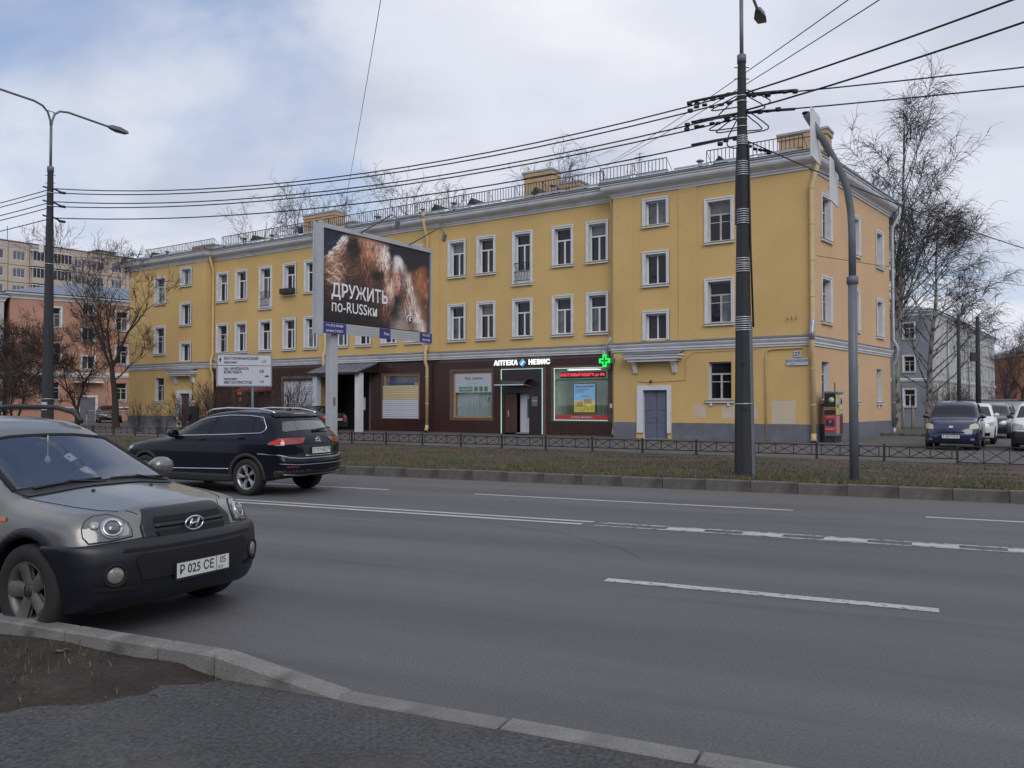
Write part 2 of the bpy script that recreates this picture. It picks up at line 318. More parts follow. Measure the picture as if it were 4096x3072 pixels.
# pavement and courtyard behind the fence
V = []; F = []; n1, n2 = 100, 60
for i in range(n1 + 1):
    for j in range(n2 + 1):
        x, y, _ = fpt(-140 + 240 * i / n1, 150 * (j / n2) ** 1.3); V.append((x, y, gz(x, y)))
for i in range(n1):
    for j in range(n2): q = i * (n2 + 1) + j; F.append((q, q + n2 + 1, q + n2 + 2, q + 1))
structure(link('pavement', np_mesh('pavement', np.array(V), np.array(F), ['pavement'])))
# lawn strip behind the yellow house, with its kerb
A0 = Vector((20.2, 39.6)); LD = Vector((.63, .777)); LN = Vector((-.777, .63)); V = []; F = []
for i in range(21):
    for j in range(9):
        p = A0 + LD * (48 * i / 20) + LN * (14 * j / 8); V.append((p.x, p.y, gz(p.x, p.y) + .09 + RNG.uniform(0, .03)))
for i in range(20):
    for j in range(8): q = i * 9 + j; F.append((q, q + 9, q + 10, q + 1))
structure(link('lawn', np_mesh('lawn', np.array(V), np.array(F), ['lawn'], smooth=True)))
def stone_mesh(name, L_, w, h, m, z0=0, h2=None, bev=.014):
    h2 = h if h2 is None else h2; mb = MB().use(m)
    v = [(0, 0, z0), (L_, 0, z0), (L_, w, z0), (0, w, z0), (0, 0, h), (L_, 0, h2), (L_, w, h2), (0, w, h)]
    mb.add(v, [(0, 3, 2, 1), (4, 5, 6, 7), (0, 1, 5, 4), (2, 3, 7, 6), (1, 2, 6, 5), (3, 0, 4, 7)]); return mb.mesh(name, bev)
lk = empty('lawn_kerb', (A0.x, A0.y, 0)); lk['kind'] = 'structure'; sm = stone_mesh('kerb_stone', .98, .16, .3, 'far_kerb', -.2)
for i in range(14):
    p = LD * (i * 1.0) - LN * .16; o = link('kerb_stone', sm, lk, (p.x, p.y, gz(A0.x + p.x, A0.y + p.y) - .16), math.atan2(LD.y, LD.x))
for i in range(9):
    p = LN * (i * 1.0); o = link('kerb_stone', sm, lk, (p.x, p.y, gz(A0.x + p.x, A0.y + p.y) - .16), math.atan2(LN.y, LN.x))
# far road kerb: single stones
fk = MB().use('far_kerb'); fk.box(-120, 80, .03, .17, -.1, .14); fk = structure(fk.build('road_kerb', None, (KA.x, KA.y, 0), R(RA)))
sm = [stone_mesh('kerb_stone', .885, .19, .215 + d, 'far_kerb', -.05) for d in (-.006, 0, .007)]
for i in range(-50, 22):
    o = link('kerb_stone', random.choice(sm), fk, (1.1 + .89 * i, random.uniform(-.008, .008), 0)); o.rotation_euler = (0, 0, random.uniform(-.004, .004))
# near kerb: full stones, a sloping one, then flush ones at the dropped crossing
nk = MB().use('near_asphalt'); nk.box(-60, 30, -13.17, -13.04, -.1, .01); nk = structure(nk.build('near_kerb', None, (KA.x, KA.y, 0), R(RA)))
sm = stone_mesh('kerb_stone', .893, .155, .16, 'kerb_stone', -.08, bev=.012)
j = 7.5
for i in range(-36, 1): link('kerb_stone', sm, nk, (7.5 + .9 * i, -13.185 + random.uniform(-.003, .003), random.uniform(-.003, .003)))
link('kerb_stone', stone_mesh('kerb_stone', .49, .155, .16, 'kerb_stone', -.08, bev=.012), nk, (8.405, -13.186, 0))
o = link('sloping_kerb_stone', stone_mesh('kerb_stone', .95, .165, .162, 'kerb_stone', -.08, .035, bev=.012), nk, (8.905, -13.192, 0)); o['label'] = 'kerb stone sloping down to the dropped crossing'
sm = stone_mesh('kerb_stone', 1.03, .155, .034, 'kerb_stone', -.08, bev=.009)
for i in range(8): link('kerb_stone', sm, nk, (9.865 + 1.045 * i, -13.19 - .012 * (i == 0), 0))
# near pavement and the bare earth patch at its corner
mb = MB().use('near_asphalt'); V = []; F = []
n1, n2 = 60, 30
for i in range(n1 + 1):
    for j in range(n2 + 1):
        t = -20 + 60 * i / n1; s = -13.17 - 14 * (j / n2) ** 1.5; z = .022 + .03 * ss(-(s + 13.2) / 2.5) + RNG.uniform(-.002, .002); V.append(rp(t, s, z))
for i in range(n1):
    for j in range(n2): q = i * (n2 + 1) + j; F.append((q, q + n2 + 1, q + n2 + 2, q + 1))
structure(link('near_pavement', np_mesh('near_pavement', np.array(V), np.array(F), ['near_asphalt'], smooth=True)))
def edge_t(s): return 9.02 - .35 * (-(s + 13.17)) - .17 * (s + 13.17) ** 2 + .05 * math.sin(s * 9) + .04 * math.sin(s * 23)
V = []; F = []; n1, n2 = 90, 60
def dirt_z(t, s):
    e = edge_t(s) - t
    return .02 + .052 * ss(e / .55) + .045 * ss((e - .3) / 2.5) * ss((-13.2 - s) / .5) + .01 * math.sin(t * 5.1 + s * 3) * math.sin(s * 6.3) * ss(e / .4)
for i in range(n1 + 1):
    for j in range(n2 + 1):
        s = -13.175 - 4.2 * j / n2; e = edge_t(s) + .12; t = e - 9.5 * (i / n1) ** 1.6
        V.append(rp(t, s, dirt_z(t, s) + RNG.uniform(-.006, .006) * (i > 4)))
for i in range(n1):
    for j in range(n2): q = i * (n2 + 1) + j; F.append((q, q + 1, q + n2 + 2, q + n2 + 1))
structure(link('earth_patch', np_mesh('earth_patch', np.array(V), np.array(F), ['dirt'], smooth=True)))

# grass blades, straw and dead leaves: far too many to count
def blades(name, pts, hs, ws, mi, lean=.7, mats=('grass_green', 'grass_dry', 'leaf_brown')):
    n = len(pts); a = RNG.uniform(0, 2 * PI, n); b = RNG.uniform(0, 2 * PI, n); ln = RNG.uniform(.1, lean, n)
    side = np.stack([np.cos(a), np.sin(a), np.zeros(n)], 1) * (ws / 2)[:, None]
    bend = np.stack([np.cos(b) * ln, np.sin(b) * ln, np.sqrt(np.maximum(.05, 1 - ln ** 2))], 1) * hs[:, None]
    mid = pts + bend * .55 + np.array([0, 0, 1.0]) * (hs * .12)[:, None]; tip = pts + bend
    V = np.stack([pts - side, pts + side, mid + side * .7, mid - side * .7, tip], 1).reshape(-1, 3)
    k = np.arange(n)[:, None] * 5; F1 = k + np.array([[0, 1, 2]]); F2 = k + np.array([[0, 2, 3]]); F3 = k + np.array([[3, 2, 4]])
    F = np.concatenate([F1, F2, F3]); me = np_mesh(name, V, F, mats, np.concatenate([mi, mi, mi])); o = link(name, me); return o
def blob(x, y, sc, seed):
    return (np.sin(x * sc + seed) * np.sin(y * sc * 1.3 + seed * 2.1) + .6 * np.sin(x * sc * 2.3 + y * sc * 1.7 + seed * 3.3) + .4 * np.sin(x * sc * 4.1 - y * sc * 3.7 + seed)) / 2
n = 120000; t = RNG.uniform(-26, 15, n); f = RNG.uniform(0, 1, n) ** 1.25
x = KA.x + RD.x * t + RN.x * .22; y = KA.y + RD.y * t + RN.y * .22; den = RN.dot(FN); d = ((FO.x - x) * FN.x + (FO.y - y) * FN.y) / den; d = np.maximum(.5, d - .1)
x = x + RN.x * d * f; y = y + RN.y * d * f; q = blob(x, y, .8, 1.7)
green = (.75 - f * 1.05 + q * .45) * np.clip(1.25 - np.clip(t - 7, 0, 9) / 9 * .9 * f * 2, 0, 1.3) > RNG.uniform(-.1, .75, n)
dry = RNG.uniform(0, 1, n) < .62; keep = green | (RNG.uniform(0, 1, n) < .5)
mi = np.where(green, np.where(RNG.uniform(0, 1, n) < .3, 1, 0), np.where(dry, 2, 1))
hs = np.where(green, RNG.uniform(.03, .10, n), RNG.uniform(.015, .05, n)); ws = np.where(mi == 2, RNG.uniform(.02, .05, n), RNG.uniform(.008, .018, n))
P = np.stack([x, y, np.full(n, ZV)], 1)[keep]
tag(blades('verge_grass', P, hs[keep], ws[keep], mi[keep], .9), 'short patchy green and dead brown grass on the far roadside verge', 'grass', kind='stuff')
# near earth patch: sparse tufts, straw, leaves
n = 26000; s = -13.2 - RNG.uniform(0, 1, n) * 3.9; t = 9.0 - RNG.uniform(0, 1, n) ** .8 * 8.5
et = np.array([edge_t(v) for v in s]); keep = t < et - .12; s, t = s[keep], t[keep]; n = len(s)
X = KA.x + RD.x * t + RN.x * s; Y = KA.y + RD.y * t + RN.y * s; q = blob(X * 3, Y * 3, 1.3, 4.2) + .35 * ((s > -13.9) & (t < 8.0)) + np.clip((7.6 - t) * .09, 0, .35)
keep = q > RNG.uniform(-.3, .75, n); s, t, X, Y, q = s[keep], t[keep], X[keep], Y[keep], q[keep]; n = len(s)
Z = np.array([dirt_z(a, b_) for a, b_ in zip(t, s)]); r_ = RNG.uniform(0, 1, n); mi = np.where(r_ < .5, 0, np.where(r_ < .85, 1, 2))
hs = np.where(mi == 2, RNG.uniform(.01, .03, n), RNG.uniform(.02, .07, n)); ws = np.where(mi == 2, RNG.uniform(.008, .02, n), RNG.uniform(.004, .008, n))
tag(blades('earth_grass', np.stack([X, Y, Z - .003], 1), hs, ws, mi, .95), 'sparse grass tufts, straw and leaf bits on the earth patch', 'grass', kind='stuff')
# grit on the near asphalt
n = 5000; t = RNG.uniform(6.5, 13.5, n); s = -13.2 - RNG.uniform(0, 1, n) * 2.2; et = np.array([edge_t(v) for v in s]); keep = (t > et - .25) & (RNG.uniform(0, 1, n) < np.exp(-np.clip(t - et, 0, 9) * .9) + .05); t, s = t[keep], s[keep]; n = len(t)
X = KA.x + RD.x * t + RN.x * s; Y = KA.y + RD.y * t + RN.y * s; c = np.stack([X, Y, np.array([.028 + .03 * ss(-(v + 13.2) / 2.5) for v in s])], 1); rr_ = RNG.uniform(.002, .007, n)[:, None]
V = np.concatenate([c + rr_ * np.array([math.cos(k * 2.1), math.sin(k * 2.1), 0.0]) for k in range(3)] + [c + rr_ * np.array([0, 0, .9])]); i = np.arange(n); F = np.concatenate([np.stack([i, i + n, i + 3 * n], 1), np.stack([i + n, i + 2 * n, i + 3 * n], 1), np.stack([i + 2 * n, i, i + 3 * n], 1)])
mat('grit', (.13, .125, .12), .9, var=.4, scale=20); tag(link('grit', np_mesh('grit', V, F, ['grit'])), 'loose grit scattered on the near asphalt beside the earth', 'grit', kind='stuff')
# fallen bits one can point to
mat('stone_pale', (.33, .27, .20), .9, var=.2, scale=20); mat('leaf_dead', (.13, .08, .055), .85, var=.3, scale=15)
def leaf(loc, rz, L_, label):
    mb = MB().use('leaf_dead'); pts = [(-.5, 0, .0), (-.25, .22, .12), (0, .3, .02), (.2, .16, .14), (.5, .02, .05), (.22, -.2, .16), (-.05, -.28, .03), (-.3, -.16, .1)]
    mb.add([(p[0] * L_, p[1] * L_, p[2] * L_ + .006) for p in pts] + [(0, 0, .01)] , [(i, (i + 1) % 8, 8) for i in range(8)]); o = mb.build('dead_leaf', None, loc, rz); tag(o, label, 'leaf')
leaf(rp(7.72, -13.36, dirt_z(7.72, -13.36)), .4, .11, 'curled dead brown leaf lying on the earth behind the near kerb')
mb = MB().use('stone_pale'); mb.lathe([(.012, 0), (.036, .004), (.034, .016), (.015, .026)], 6, smooth=False); tag(mb.build('pebble', None, rp(8.02, -14.25, dirt_z(8.02, -14.25) - .002), .5), 'pale angular stone at the edge of the earth patch', 'stone')
# ---------------------------------------------------------------- the yellow three-storey house
BO = (11.98, 34.05, 0); BA = R(-34.27)
yb = empty('apartment_building', BO, BA, 'long yellow three-storey house with white cornice and brown tiled shop floor', 'building')
SDX, SDY = .081, .9967; SLEN = 11.34; UL = 47.75; YM, YC = .5, .38
def sidep(d, z, inn=0): return (SDX * d - SDY * inn, SDY * d + SDX * inn, z)
sheet_glass('clear_glass', (.88, .92, .91), (1, 1, 1))
# (u0, u1, z0, z1) openings of each stretch of wall
WW = .92
def op(uc, z0, z1, w=WW): return (uc - w / 2, uc + w / 2, z0, z1)
mid_u = [9.95, 11.85, 14.2, 16.45, 18.35]; cen_u = [21.25, 23.05, 25.0, 26.8]; lef_u = [47.82 - u for u in mid_u]
F2 = (5.14, 6.88); F3 = (8.52, 10.27)
wins = []                                                    # (kind, u, z0, z1, width, y of wall)
for u in mid_u + lef_u:
    door = u in (14.2, 47.82 - 14.2)
    wins.append(('pvc_t' if random.random() < .8 else 'old_t', u, F2[0], F2[1], WW, YM)); wins.append(('door_t' if door else 'pvc_t', u, 7.8 if door else F3[0], F3[1], WW, YM))
for u in cen_u:
    wins.append(('pvc_t', u, F2[0], F2[1], WW, YC)); wins.append(('pvc_t', u, F3[0], F3[1], WW, YC))
for uc, big in ((6.72, 3.78), (47.82 - 6.72, 47.82 - 3.78)):
    for z0, z1 in ((9.78, 10.84), (7.1, 8.44), (4.62, 5.77)): wins.append(('pvc_2', uc, z0, z1, 1.0, 0))
    for z0, z1 in (F3[0] + .2, F3[1] + .16), (F2[0] + .08, F2[1] + .1): wins.append(('old_t', big, z0, z1, 1.02, 0))
    wins.append(('old_plain', big, 1.93, 3.54, 1.0, 0))
gf = [(9.42, 12.34, .98, 3.44), (13.02, 15.46, .2, 3.5), (16.1, 18.66, 1.02, 3.42), (21.0, 23.57, .96, 3.36), (24.7, 28.2, .2, 3.55), (29.2, 31.95, .2, 3.28), (33.0, 34.9, .2, 2.62), (35.8, 36.75, 1.0, 2.8)]
doors = [(6.19, 7.36, .2, 2.36), (40.58, 41.68, .2, 2.44)]
def wall(name, u0, u1, z0, z1, y, wallm='wall_yellow', extra=()):
    holes = [op(w[1], w[2], w[3], w[4]) for w in wins if w[5] == y and u0 < w[1] < u1 and w[2] >= z0 and w[3] <= z1] + list(extra)
    mb = MB(); wall_holes(mb, u0, u1, z0, z1, holes, lambda u, z, d: (-u, y + d, z), .28, wallm=wallm); return mb.build(name, yb)
wall('wall', 0, 8.85, .1, 11.3, 0, extra=[doors[0]]); wall('wall', 38.95, UL, .1, 11.3, 0, extra=[doors[1]])
wall('wall', 8.85, 19.5, 4.2, 11.3, YM); wall('wall', 28.32, 38.95, 4.2, 11.3, YM); wall('wall', 19.5, 28.32, 4.2, 11.3, YC)
mb = MB(); wall_holes(mb, 8.85, 38.95, .1, 4.2, gf, lambda u, z, d: (-u, YM + .02 + d, z), .3, reveal='grout', wallm='grout'); tile_wall = mb.build('shop_wall', yb)
mb = MB().use('wall_yellow')
for u, a, b_ in ((8.85, 0, YM + .1), (38.95, 0, YM + .1)): mb.quad((-u, a, .1), (-u, b_, .1), (-u, b_, 11.3), (-u, a, 11.3))
for u in (19.5, 28.32): mb.quad((-u, YC, 4.2), (-u, YM, 4.2), (-u, YM, 11.3), (-u, YC, 11.3))
mb.quad((-19.5, YC, 4.2), (-28.32, YC, 4.2), (-28.32, YM + .02, 4.2), (-19.5, YM + .02, 4.2))
bx, by = sidep(SLEN, 0)[:2]
mb.quad((bx, by, .1), (-UL, by, .1), (-UL, by, 11.3), (bx, by, 11.3)); mb.quad((-UL, 0, .1), (-UL, by, .1), (-UL, by, 11.3), (-UL, 0, 11.3)); mb.build('wall', yb)
sw = [('old_t', 1.95, 8.66, 10.4, 1.0), ('old_t', 5.85, 8.56, 10.2, 1.0), ('old_t', 9.6, 8.46, 10.08, .95), ('old_t', 1.9, 5.2, 6.95, 1.0), ('old_t', 5.7, 5.12, 6.84, 1.0), ('old_t', 9.55, 5.06, 6.72, .9), ('old_plain', 1.72, 1.9, 3.5, .9), ('old_plain', 5.75, 1.86, 3.45, .9), ('old_plain', 9.42, 1.84, 3.43, .85)]
mb = MB(); wall_holes(mb, 0, SLEN, .1, 11.3, [op(w[1], w[2], w[3], w[4]) for w in sw], lambda d, z, i: sidep(d, z, i), .28, wallm='wall_peach'); mb.build('side_wall', yb)['label'] = 'peach painted end wall'
# windows: frame mesh with pane, surround and sill children; meshes shared between alike windows
WC = {}
def win_meshes(kind, w, h):
    key = (kind, round(w, 2), round(h, 2))
    if key in WC: return WC[key]
    a = w / 2; y0, y1 = .20, .26; fm = 'frame_old' if kind.startswith('old') else 'frame_white'; t = .055; fr = MB().use(fm); panes = []
    fr.box(-a, -a + t, y0, y1, 0, h); fr.box(a - t, a, y0, y1, 0, h); fr.box(-a + t, a - t, y0, y1, 0, t); fr.box(-a + t, a - t, y0, y1, h - t, h)
    if kind == 'pvc_2':
        fr.box(-.03, .03, y0 - .006, y1, t, h - t); panes = [(-a + t, -.03, t, h - t), (.03, a - t, t, h - t)]
    else:
        zt = h * .68 if kind != 'door_t' else h * .78
        lo = t if kind != 'door_t' else h * .27
        if kind == 'door_t': fr.box(-a + t, a - t, y0 + .012, y1, t, lo)
        fr.box(-a + t, a - t, y0 - .006, y1, zt - .035, zt + .035); mx_ = -a + w * .5
        fr.box(mx_ - .04, mx_ + .04, y0 - .005, y1, lo, zt - .035)
        panes = [(-a + t, a - t, zt + .035, h - t), (-a + t, mx_ - .04, lo, zt - .035), (mx_ + .04, a - t, lo, zt - .035)]
        if kind.startswith('old'):
            zz = zt - .035 - .3; fr.box(-a + t, mx_ - .04, y0 + .008, y1 - .01, zz - .018, zz + .018); fr.box(mx_ + .04, a - t, y0 + .008, y1 - .01, zz - .018, zz + .018)
    pm = []
    for p in panes:
        mb = MB().use('glass'); mb.box(p[0], p[1], .23, .24, p[2], p[3]); pm.append(mb.mesh('pane'))
    b_ = .145; su = MB().use('trim_white')
    if kind != 'old_plain':
        for k, (i0, i1, pr) in enumerate(((0, b_, .035), (.085, b_, .062))):
            f = -pr; e = .0 if k == 0 else 0
            su.box(-a - i1, -a - i0, f, .012, -.03, h + i1 + e); su.box(a + i0, a + i1, f, .012, -.03, h + i1 + e); su.box(-a - i0, a + i0, f, .012, h + i0, h + i1 + e)
    sl_ = MB().use('roof_metal'); sw_ = a + (.2 if kind != 'old_plain' else .16); sl_.add([(-sw_, -.13, -.055), (sw_, -.13, -.055), (a, .2, .0), (-a, .2, 0), (-sw_, -.0, -.022), (sw_, 0, -.022)], [(0, 1, 5, 4), (4, 5, 2, 3)])
    sl_.use('trim_white'); sl_.box(-sw_ + .03, sw_ - .03, -.1, .01, -.14, -.06)
    if kind == 'old_plain':
        for s in (-1, 1): sl_.box(s * (a - .12) - .05, s * (a - .12) + .05, -.075, .01, -.27, -.14)
    WC[key] = (fr.mesh('window'), pm, su.mesh('surround') if su.f else None, sl_.mesh('sill')); return WC[key]
paleP = {}
def put_window(kind, w, h, loc, rz=0, sill=True, parent=yb):
    fr, pm, su, sl_ = win_meshes(kind, w, h); o = link('window', fr, parent, loc, rz)
    for p in pm:
        pal = random.random() < (.22 if kind != 'old_plain' else .1); me = p
        if pal:
            if p.name not in paleP: q = p.copy(); q.materials.clear(); q.materials.append(MATS['glass_pale']); paleP[p.name] = q
            me = paleP[p.name]
        link('pane', me, o)
    if su: link('surround', su, o)
    if sill: link('sill', sl_, o)
    return o
for k, u, z0, z1, w, y in wins: put_window(k, w, z1 - z0, (-u, y, z0), 0, sill=not (k == 'pvc_2' and z0 < 5))
SA = math.atan2(SDY, SDX)
for k, d, z0, z1, w in sw: put_window(k, w, z1 - z0, sidep(d, z0), SA)
# railings before the french windows
for u in (14.2, 47.82 - 14.2):
    mb = MB().use('dark_metal'); a = .46
    for z in (7.9, 8.35, 8.78): mb.box(-u - a, -u + a, YM - .09, YM - .06, z, z + .034)
    for i in range(9):
        x = -u - a + .1 + i * (2 * a - .2) / 8; mb.tube([(x, YM - .075, 7.9), (x + .03, YM - .10, 8.05), (x - .02, YM - .075, 8.2), (x, YM - .075, 8.36)], .014, 4)
        mb.tube([(x, YM - .075, 8.36), (x, YM - .075, 8.8)], .012, 4)
    mb.build('balcony_railing', yb)
# flower box hung under a window of the left wing
u = 47.82 - 16.45; mb = MB().use('bark_dark'); mb.box(-u - .58, -u + .58, YM - .34, YM - .1, F3[0] - .02, F3[0] + .3); mb.build('window_box', yb)
# pilaster strips, cornice, string course, plinths
for u0, u1 in ((4.79, 5.63), (7.87, 8.84), (47.82 - 5.63, 47.82 - 4.79), (38.96, 47.82 - 7.87)):
    mb = MB().use('wall_yellow'); mb.box(-u1, -u0, -.035, .01, 4.5, 11.28); mb.build('pilaster', yb)
path = [(-UL, by), (-UL, 0), (-38.95, 0), (-38.95, YM), (-28.32, YM), (-28.32, YC), (-19.5, YC), (-19.5, YM), (-8.85, YM), (-8.85, 0), (0, 0), sidep(SLEN, 0)[:2], sidep(SLEN + .01, 0)[:2]][:-1]
mb = MB().use('trim_white'); sweep(mb, path, [(-.05, 11.2), (.05, 11.2), (.06, 11.28), (.11, 11.3), (.12, 11.36), (.2, 11.42), (.3, 11.46), (.4, 11.54), (.44, 11.62), (.44, 11.7), (.49, 11.72), (.49, 11.8), (-.05, 11.82)]); mb.build('cornice', yb)
mb = MB().use('roof_metal'); sweep(mb, path, [(.2, 11.825), (.53, 11.79), (.54, 11.80), (.53, 11.86), (.2, 11.93)]); mb.build('eave_flashing', yb)
mb = MB().use('trim_white'); sweep(mb, path, [(-.05, 4.1), (.05, 4.1), (.055, 4.17), (.1, 4.2), (.1, 4.27), (.13, 4.3), (.18, 4.38), (.18, 4.45), (-.05, 4.48)]); mb.build('string_course', yb)
mb = MB().use('roof_metal'); sweep(mb, path, [(.0, 4.485), (.215, 4.455), (.215, 4.475), (.0, 4.55)]); mb.build('course_flashing', yb)
mb = MB().use('plinth')
for a, b_ in ((0, 5.95), (7.72, 8.85), (38.95, 40.3), (42.1, UL)): MB().use('plinth').box(-b_, -a, -.05, .0, .05, .92).build('plinth', yb)
v = [sidep(0, .05, -.05), sidep(SLEN, .05, -.05), sidep(SLEN, .92, -.05), sidep(0, .92, -.05), sidep(0, .05, .02), sidep(SLEN, .05, .02), sidep(SLEN, .92, .02), sidep(0, .92, .02)]
mb.add(v, [(0, 1, 2, 3), (3, 2, 6, 7), (1, 5, 6, 2), (0, 3, 7, 4)]); mb.box(-.001, .05, -.05, 0, .05, .92); mb.build('plinth', yb)
# entrance doors with surround and hood on brackets
def entrance(u0, u1, z1, leafm, two):
    a, b_ = -u1, -u0; c = (a + b_) / 2; mb = MB().use('trim_white')
    for x0, x1, za, zb in ((a - .3, a, .45, z1 + .2), (b_, b_ + .18, .45, z1 + .2), (a - .3, b_ + .18, z1, z1 + .2)):
        if za == z1: mb.box(a, b_, -.07, .02, z1, z1 + .2)
        else: mb.box(x0, x1, -.07, .02, za, zb)
    mb.build('door_surround', yb)
    n = 2 if two else 1
    for i in range(n):
        x0 = a + (b_ - a) * i / n + .008; x1 = a + (b_ - a) * (i + 1) / n - .008; mb = MB().use(leafm); mb.box(x0, x1, .12, .17, .21, z1 - .01)
        for za, zb in ((.3, .82), (.9, 1.35), (1.45, z1 - .12)): mb.box(x0 + .07, x1 - .07, .105, .12, za, zb)
        d = mb.build('door', yb, bevel=.006); h = MB().use('galv'); h.box(x1 - .06 if i == 0 else x0 + .03, x1 - .03 if i == 0 else x0 + .06, .06, .105, 1.15, 1.3); h.build('door_handle', d)
    mb = MB().use('trim_white'); x0, x1 = c - 1.36, c + 1.36
    mb.box(x0, x1, -.55, 0, 3.86, 3.94); mb.box(x0 + .06, x1 - .06, -.5, 0, 3.74, 3.86); mb.box(x0 + .2, x1 - .2, -.42, 0, 3.62, 3.74); mb.use('roof_metal').add([(x0 - .03, -.6, 3.945), (x1 + .03, -.6, 3.945), (x1 + .03, 0.0, 4.09), (x0 - .03, 0.0, 4.09)], [(0, 1, 2, 3)])
    h = mb.build('door_hood', yb)
    for x in (x0 + .42, x1 - .42):
        mb = MB().use('trim_white'); mb.prism([(x - .09, 0, 3.1), (x - .09, -.1, 3.12), (x - .09, -.16, 3.3), (x - .09, -.22, 3.45), (x - .09, -.4, 3.62), (x - .09, 0, 3.62)], (.18, 0, 0)); mb.build('bracket', h)
entrance(6.19, 7.36, 2.36, 'door_blue', True); entrance(40.58, 41.68, 2.44, 'door_maroon', False)
# fresh paint patches, cable duct, iron hooks
mb = MB().use('patch_paint')
for u0, u1, z0, z1 in ((4.42, 4.93, 1.15, 1.7), (2.19, 3.72, 1.12, 1.64), (.61, 1.59, .93, 1.87)):
    n = 9; pts = [(-u1 + (u1 - u0) * i / n, -.004, z1 + RNG.uniform(-.03, .03)) for i in range(n + 1)] + [(-u0 - (u1 - u0) * i / n, -.004, z0 + RNG.uniform(-.02, .02)) for i in range(n + 1)]; MB().use('patch_paint').poly(pts).build('paint_patch', yb)
mb = MB().use('pipe_yellow'); mb.tube([(-1.8, -.06, .25), (-1.8, -.06, 3.7), (-1.72, -.06, 3.95), (-1.5, -.06, 4.0), (-.3, -.06, 4.02)], .03, 6); mb.tube([(-7.6, -.03, 2.75), (-6.9, -.03, 2.72), (-5.35, -.03, 2.78), (-5.3, -.03, 3.7), (-5.0, -.03, 3.98), (-2.2, -.03, 4.03)], .012, 5); mb.build('conduit', yb)
mb = MB().use('dark_metal'); mb.lathe([(.03, 0), (.05, -.03), (.055, -.08), (.02, -.12)], 8, at=(-6.95, -.12, 2.78)); mb.box(-6.97, -6.93, -.12, 0, 2.76, 2.8); mb.build('door_lamp', yb)
for dx_ in (-.9, -.72, -.55): mb = MB().use('rust_rail'); mb.tube([(dx_, 0, 5.2), (dx_, -.09, 5.16), (dx_ - .02, -.1, 5.3)], .012, 5); mb.build('iron_hook', yb)
# number and street plates
mat('plate_blue', (.28, .33, .46), .45, var=.05); mat('plate_face', (.46, .49, .58), .4, var=.05); mat('ink', (.03, .035, .07), .6, var=0); mat('ink_black', (.012, .012, .014), .6, var=0)
p = MB().use('plate_face').box(-.66, -.37, -.06, -.03, 3.62, 3.89).build('number_plate', yb, bevel=.008); text('27', .23, 'ink', p, (-.515, -.064, 3.755), bold=.004)
p = MB().use('plate_face').box(-.95, -.09, -.06, -.03, 3.3, 3.58).build('street_plate', yb, bevel=.008); text('БЕСТУЖЕВСКАЯ', .125, 'ink', p, (-.52, -.064, 3.48), bold=.002, sx=.82); text('улица', .07, 'ink', p, (-.72, -.064, 3.365))
# downpipes: funnel, slanted neck, straight pipe, outlet shoe
def downpipe(pts, m='pipe_yellow', shoe=True, funnel=True, r=.088, extra=None):
    p = [Vector(q) for q in pts]; mb = MB().use(m); mb.tube(p, r, 12)
    if funnel: mb.lathe([(r, -.02), (.15, .1), (.16, .22), (.13, .23)], 12, at=p[0])
    o = mb.build('downpipe', yb)
    z = p[2].z - .1; top = z
    while z > 1.2:
        c = MB().use(m).lathe([(r + .012, -.02), (r + .016, 0), (r + .012, .02)], 12, at=(p[2].x, p[2].y, z)).build('pipe_collar', o); z -= 1.45
    if shoe:
        e = p[-1]; s = MB().use('galv' if m == 'galv' else m); s.tube([(e.x, e.y, e.z + .05), (e.x, e.y, e.z - .1), (e.x + .03, e.y - .12, e.z - .24)], [r + .008, r + .008, r + .02], 12); s.use('black').lathe([(r - .01, 0), (r - .01, .004)], 12, axis='y', at=(e.x + .035, e.y - .135, e.z - .255)); s.build('outlet_shoe', o)
    return o
def pipe_on(x, yw, yc, bandz=True): return [(x, yc - .42, 11.72), (x, yc - .42, 11.45), (x, yw - .12, 10.55), (x, yw - .12, 5.0), (x, yw - .26, 4.62), (x, yw - .26, 4.0), (x, yw - .12, 3.7), (x, yw - .12, .55)]
downpipe(pipe_on(-9.02, YM, YM)); downpipe(pipe_on(-20.2, YC, YC)); downpipe(pipe_on(-28.0, YC, YC)); o = downpipe(pipe_on(-38.72, YM, YM))
for x, yw in ((-38.72, YM),): MB().use('galv').tube([(x, yw - .12, 5.2), (x, yw - .12, 4.98), (x, yw - .262, 4.62), (x, yw - .262, 4.0), (x, yw - .122, 3.7), (x, yw - .122, 3.45)], .082, 12).build('steel_elbow', o)
o = downpipe([(.42, -.1, 11.75), (.42, -.1, 11.5), (.12, -.12, 10.5), (.12, -.12, 5.0), (.12, -.26, 4.62), (.12, -.26, 4.0), (.12, -.12, 3.7), (.12, -.12, .5)], r=.1)
MB().use('galv').tube([(.12, -.12, 5.15), (.12, -.12, 4.98), (.12, -.262, 4.62), (.12, -.262, 4.3)], .108, 12).build('steel_elbow', o)
sx_, sy_ = sidep(SLEN, 0)[:2]
downpipe([(sx_ + .45, sy_ + .3, 11.75), (sx_ + .45, sy_ + .3, 11.4), (sx_ + .12, sy_ + .12, 10.6), (sx_ + .12, sy_ + .12, 5.0), (sx_ + .3, sy_ + .16, 4.6), (sx_ + .3, sy_ + .16, 4.1), (sx_ + .12, sy_ + .12, 3.7), (sx_ + .12, sy_ + .12, .5)], 'galv')
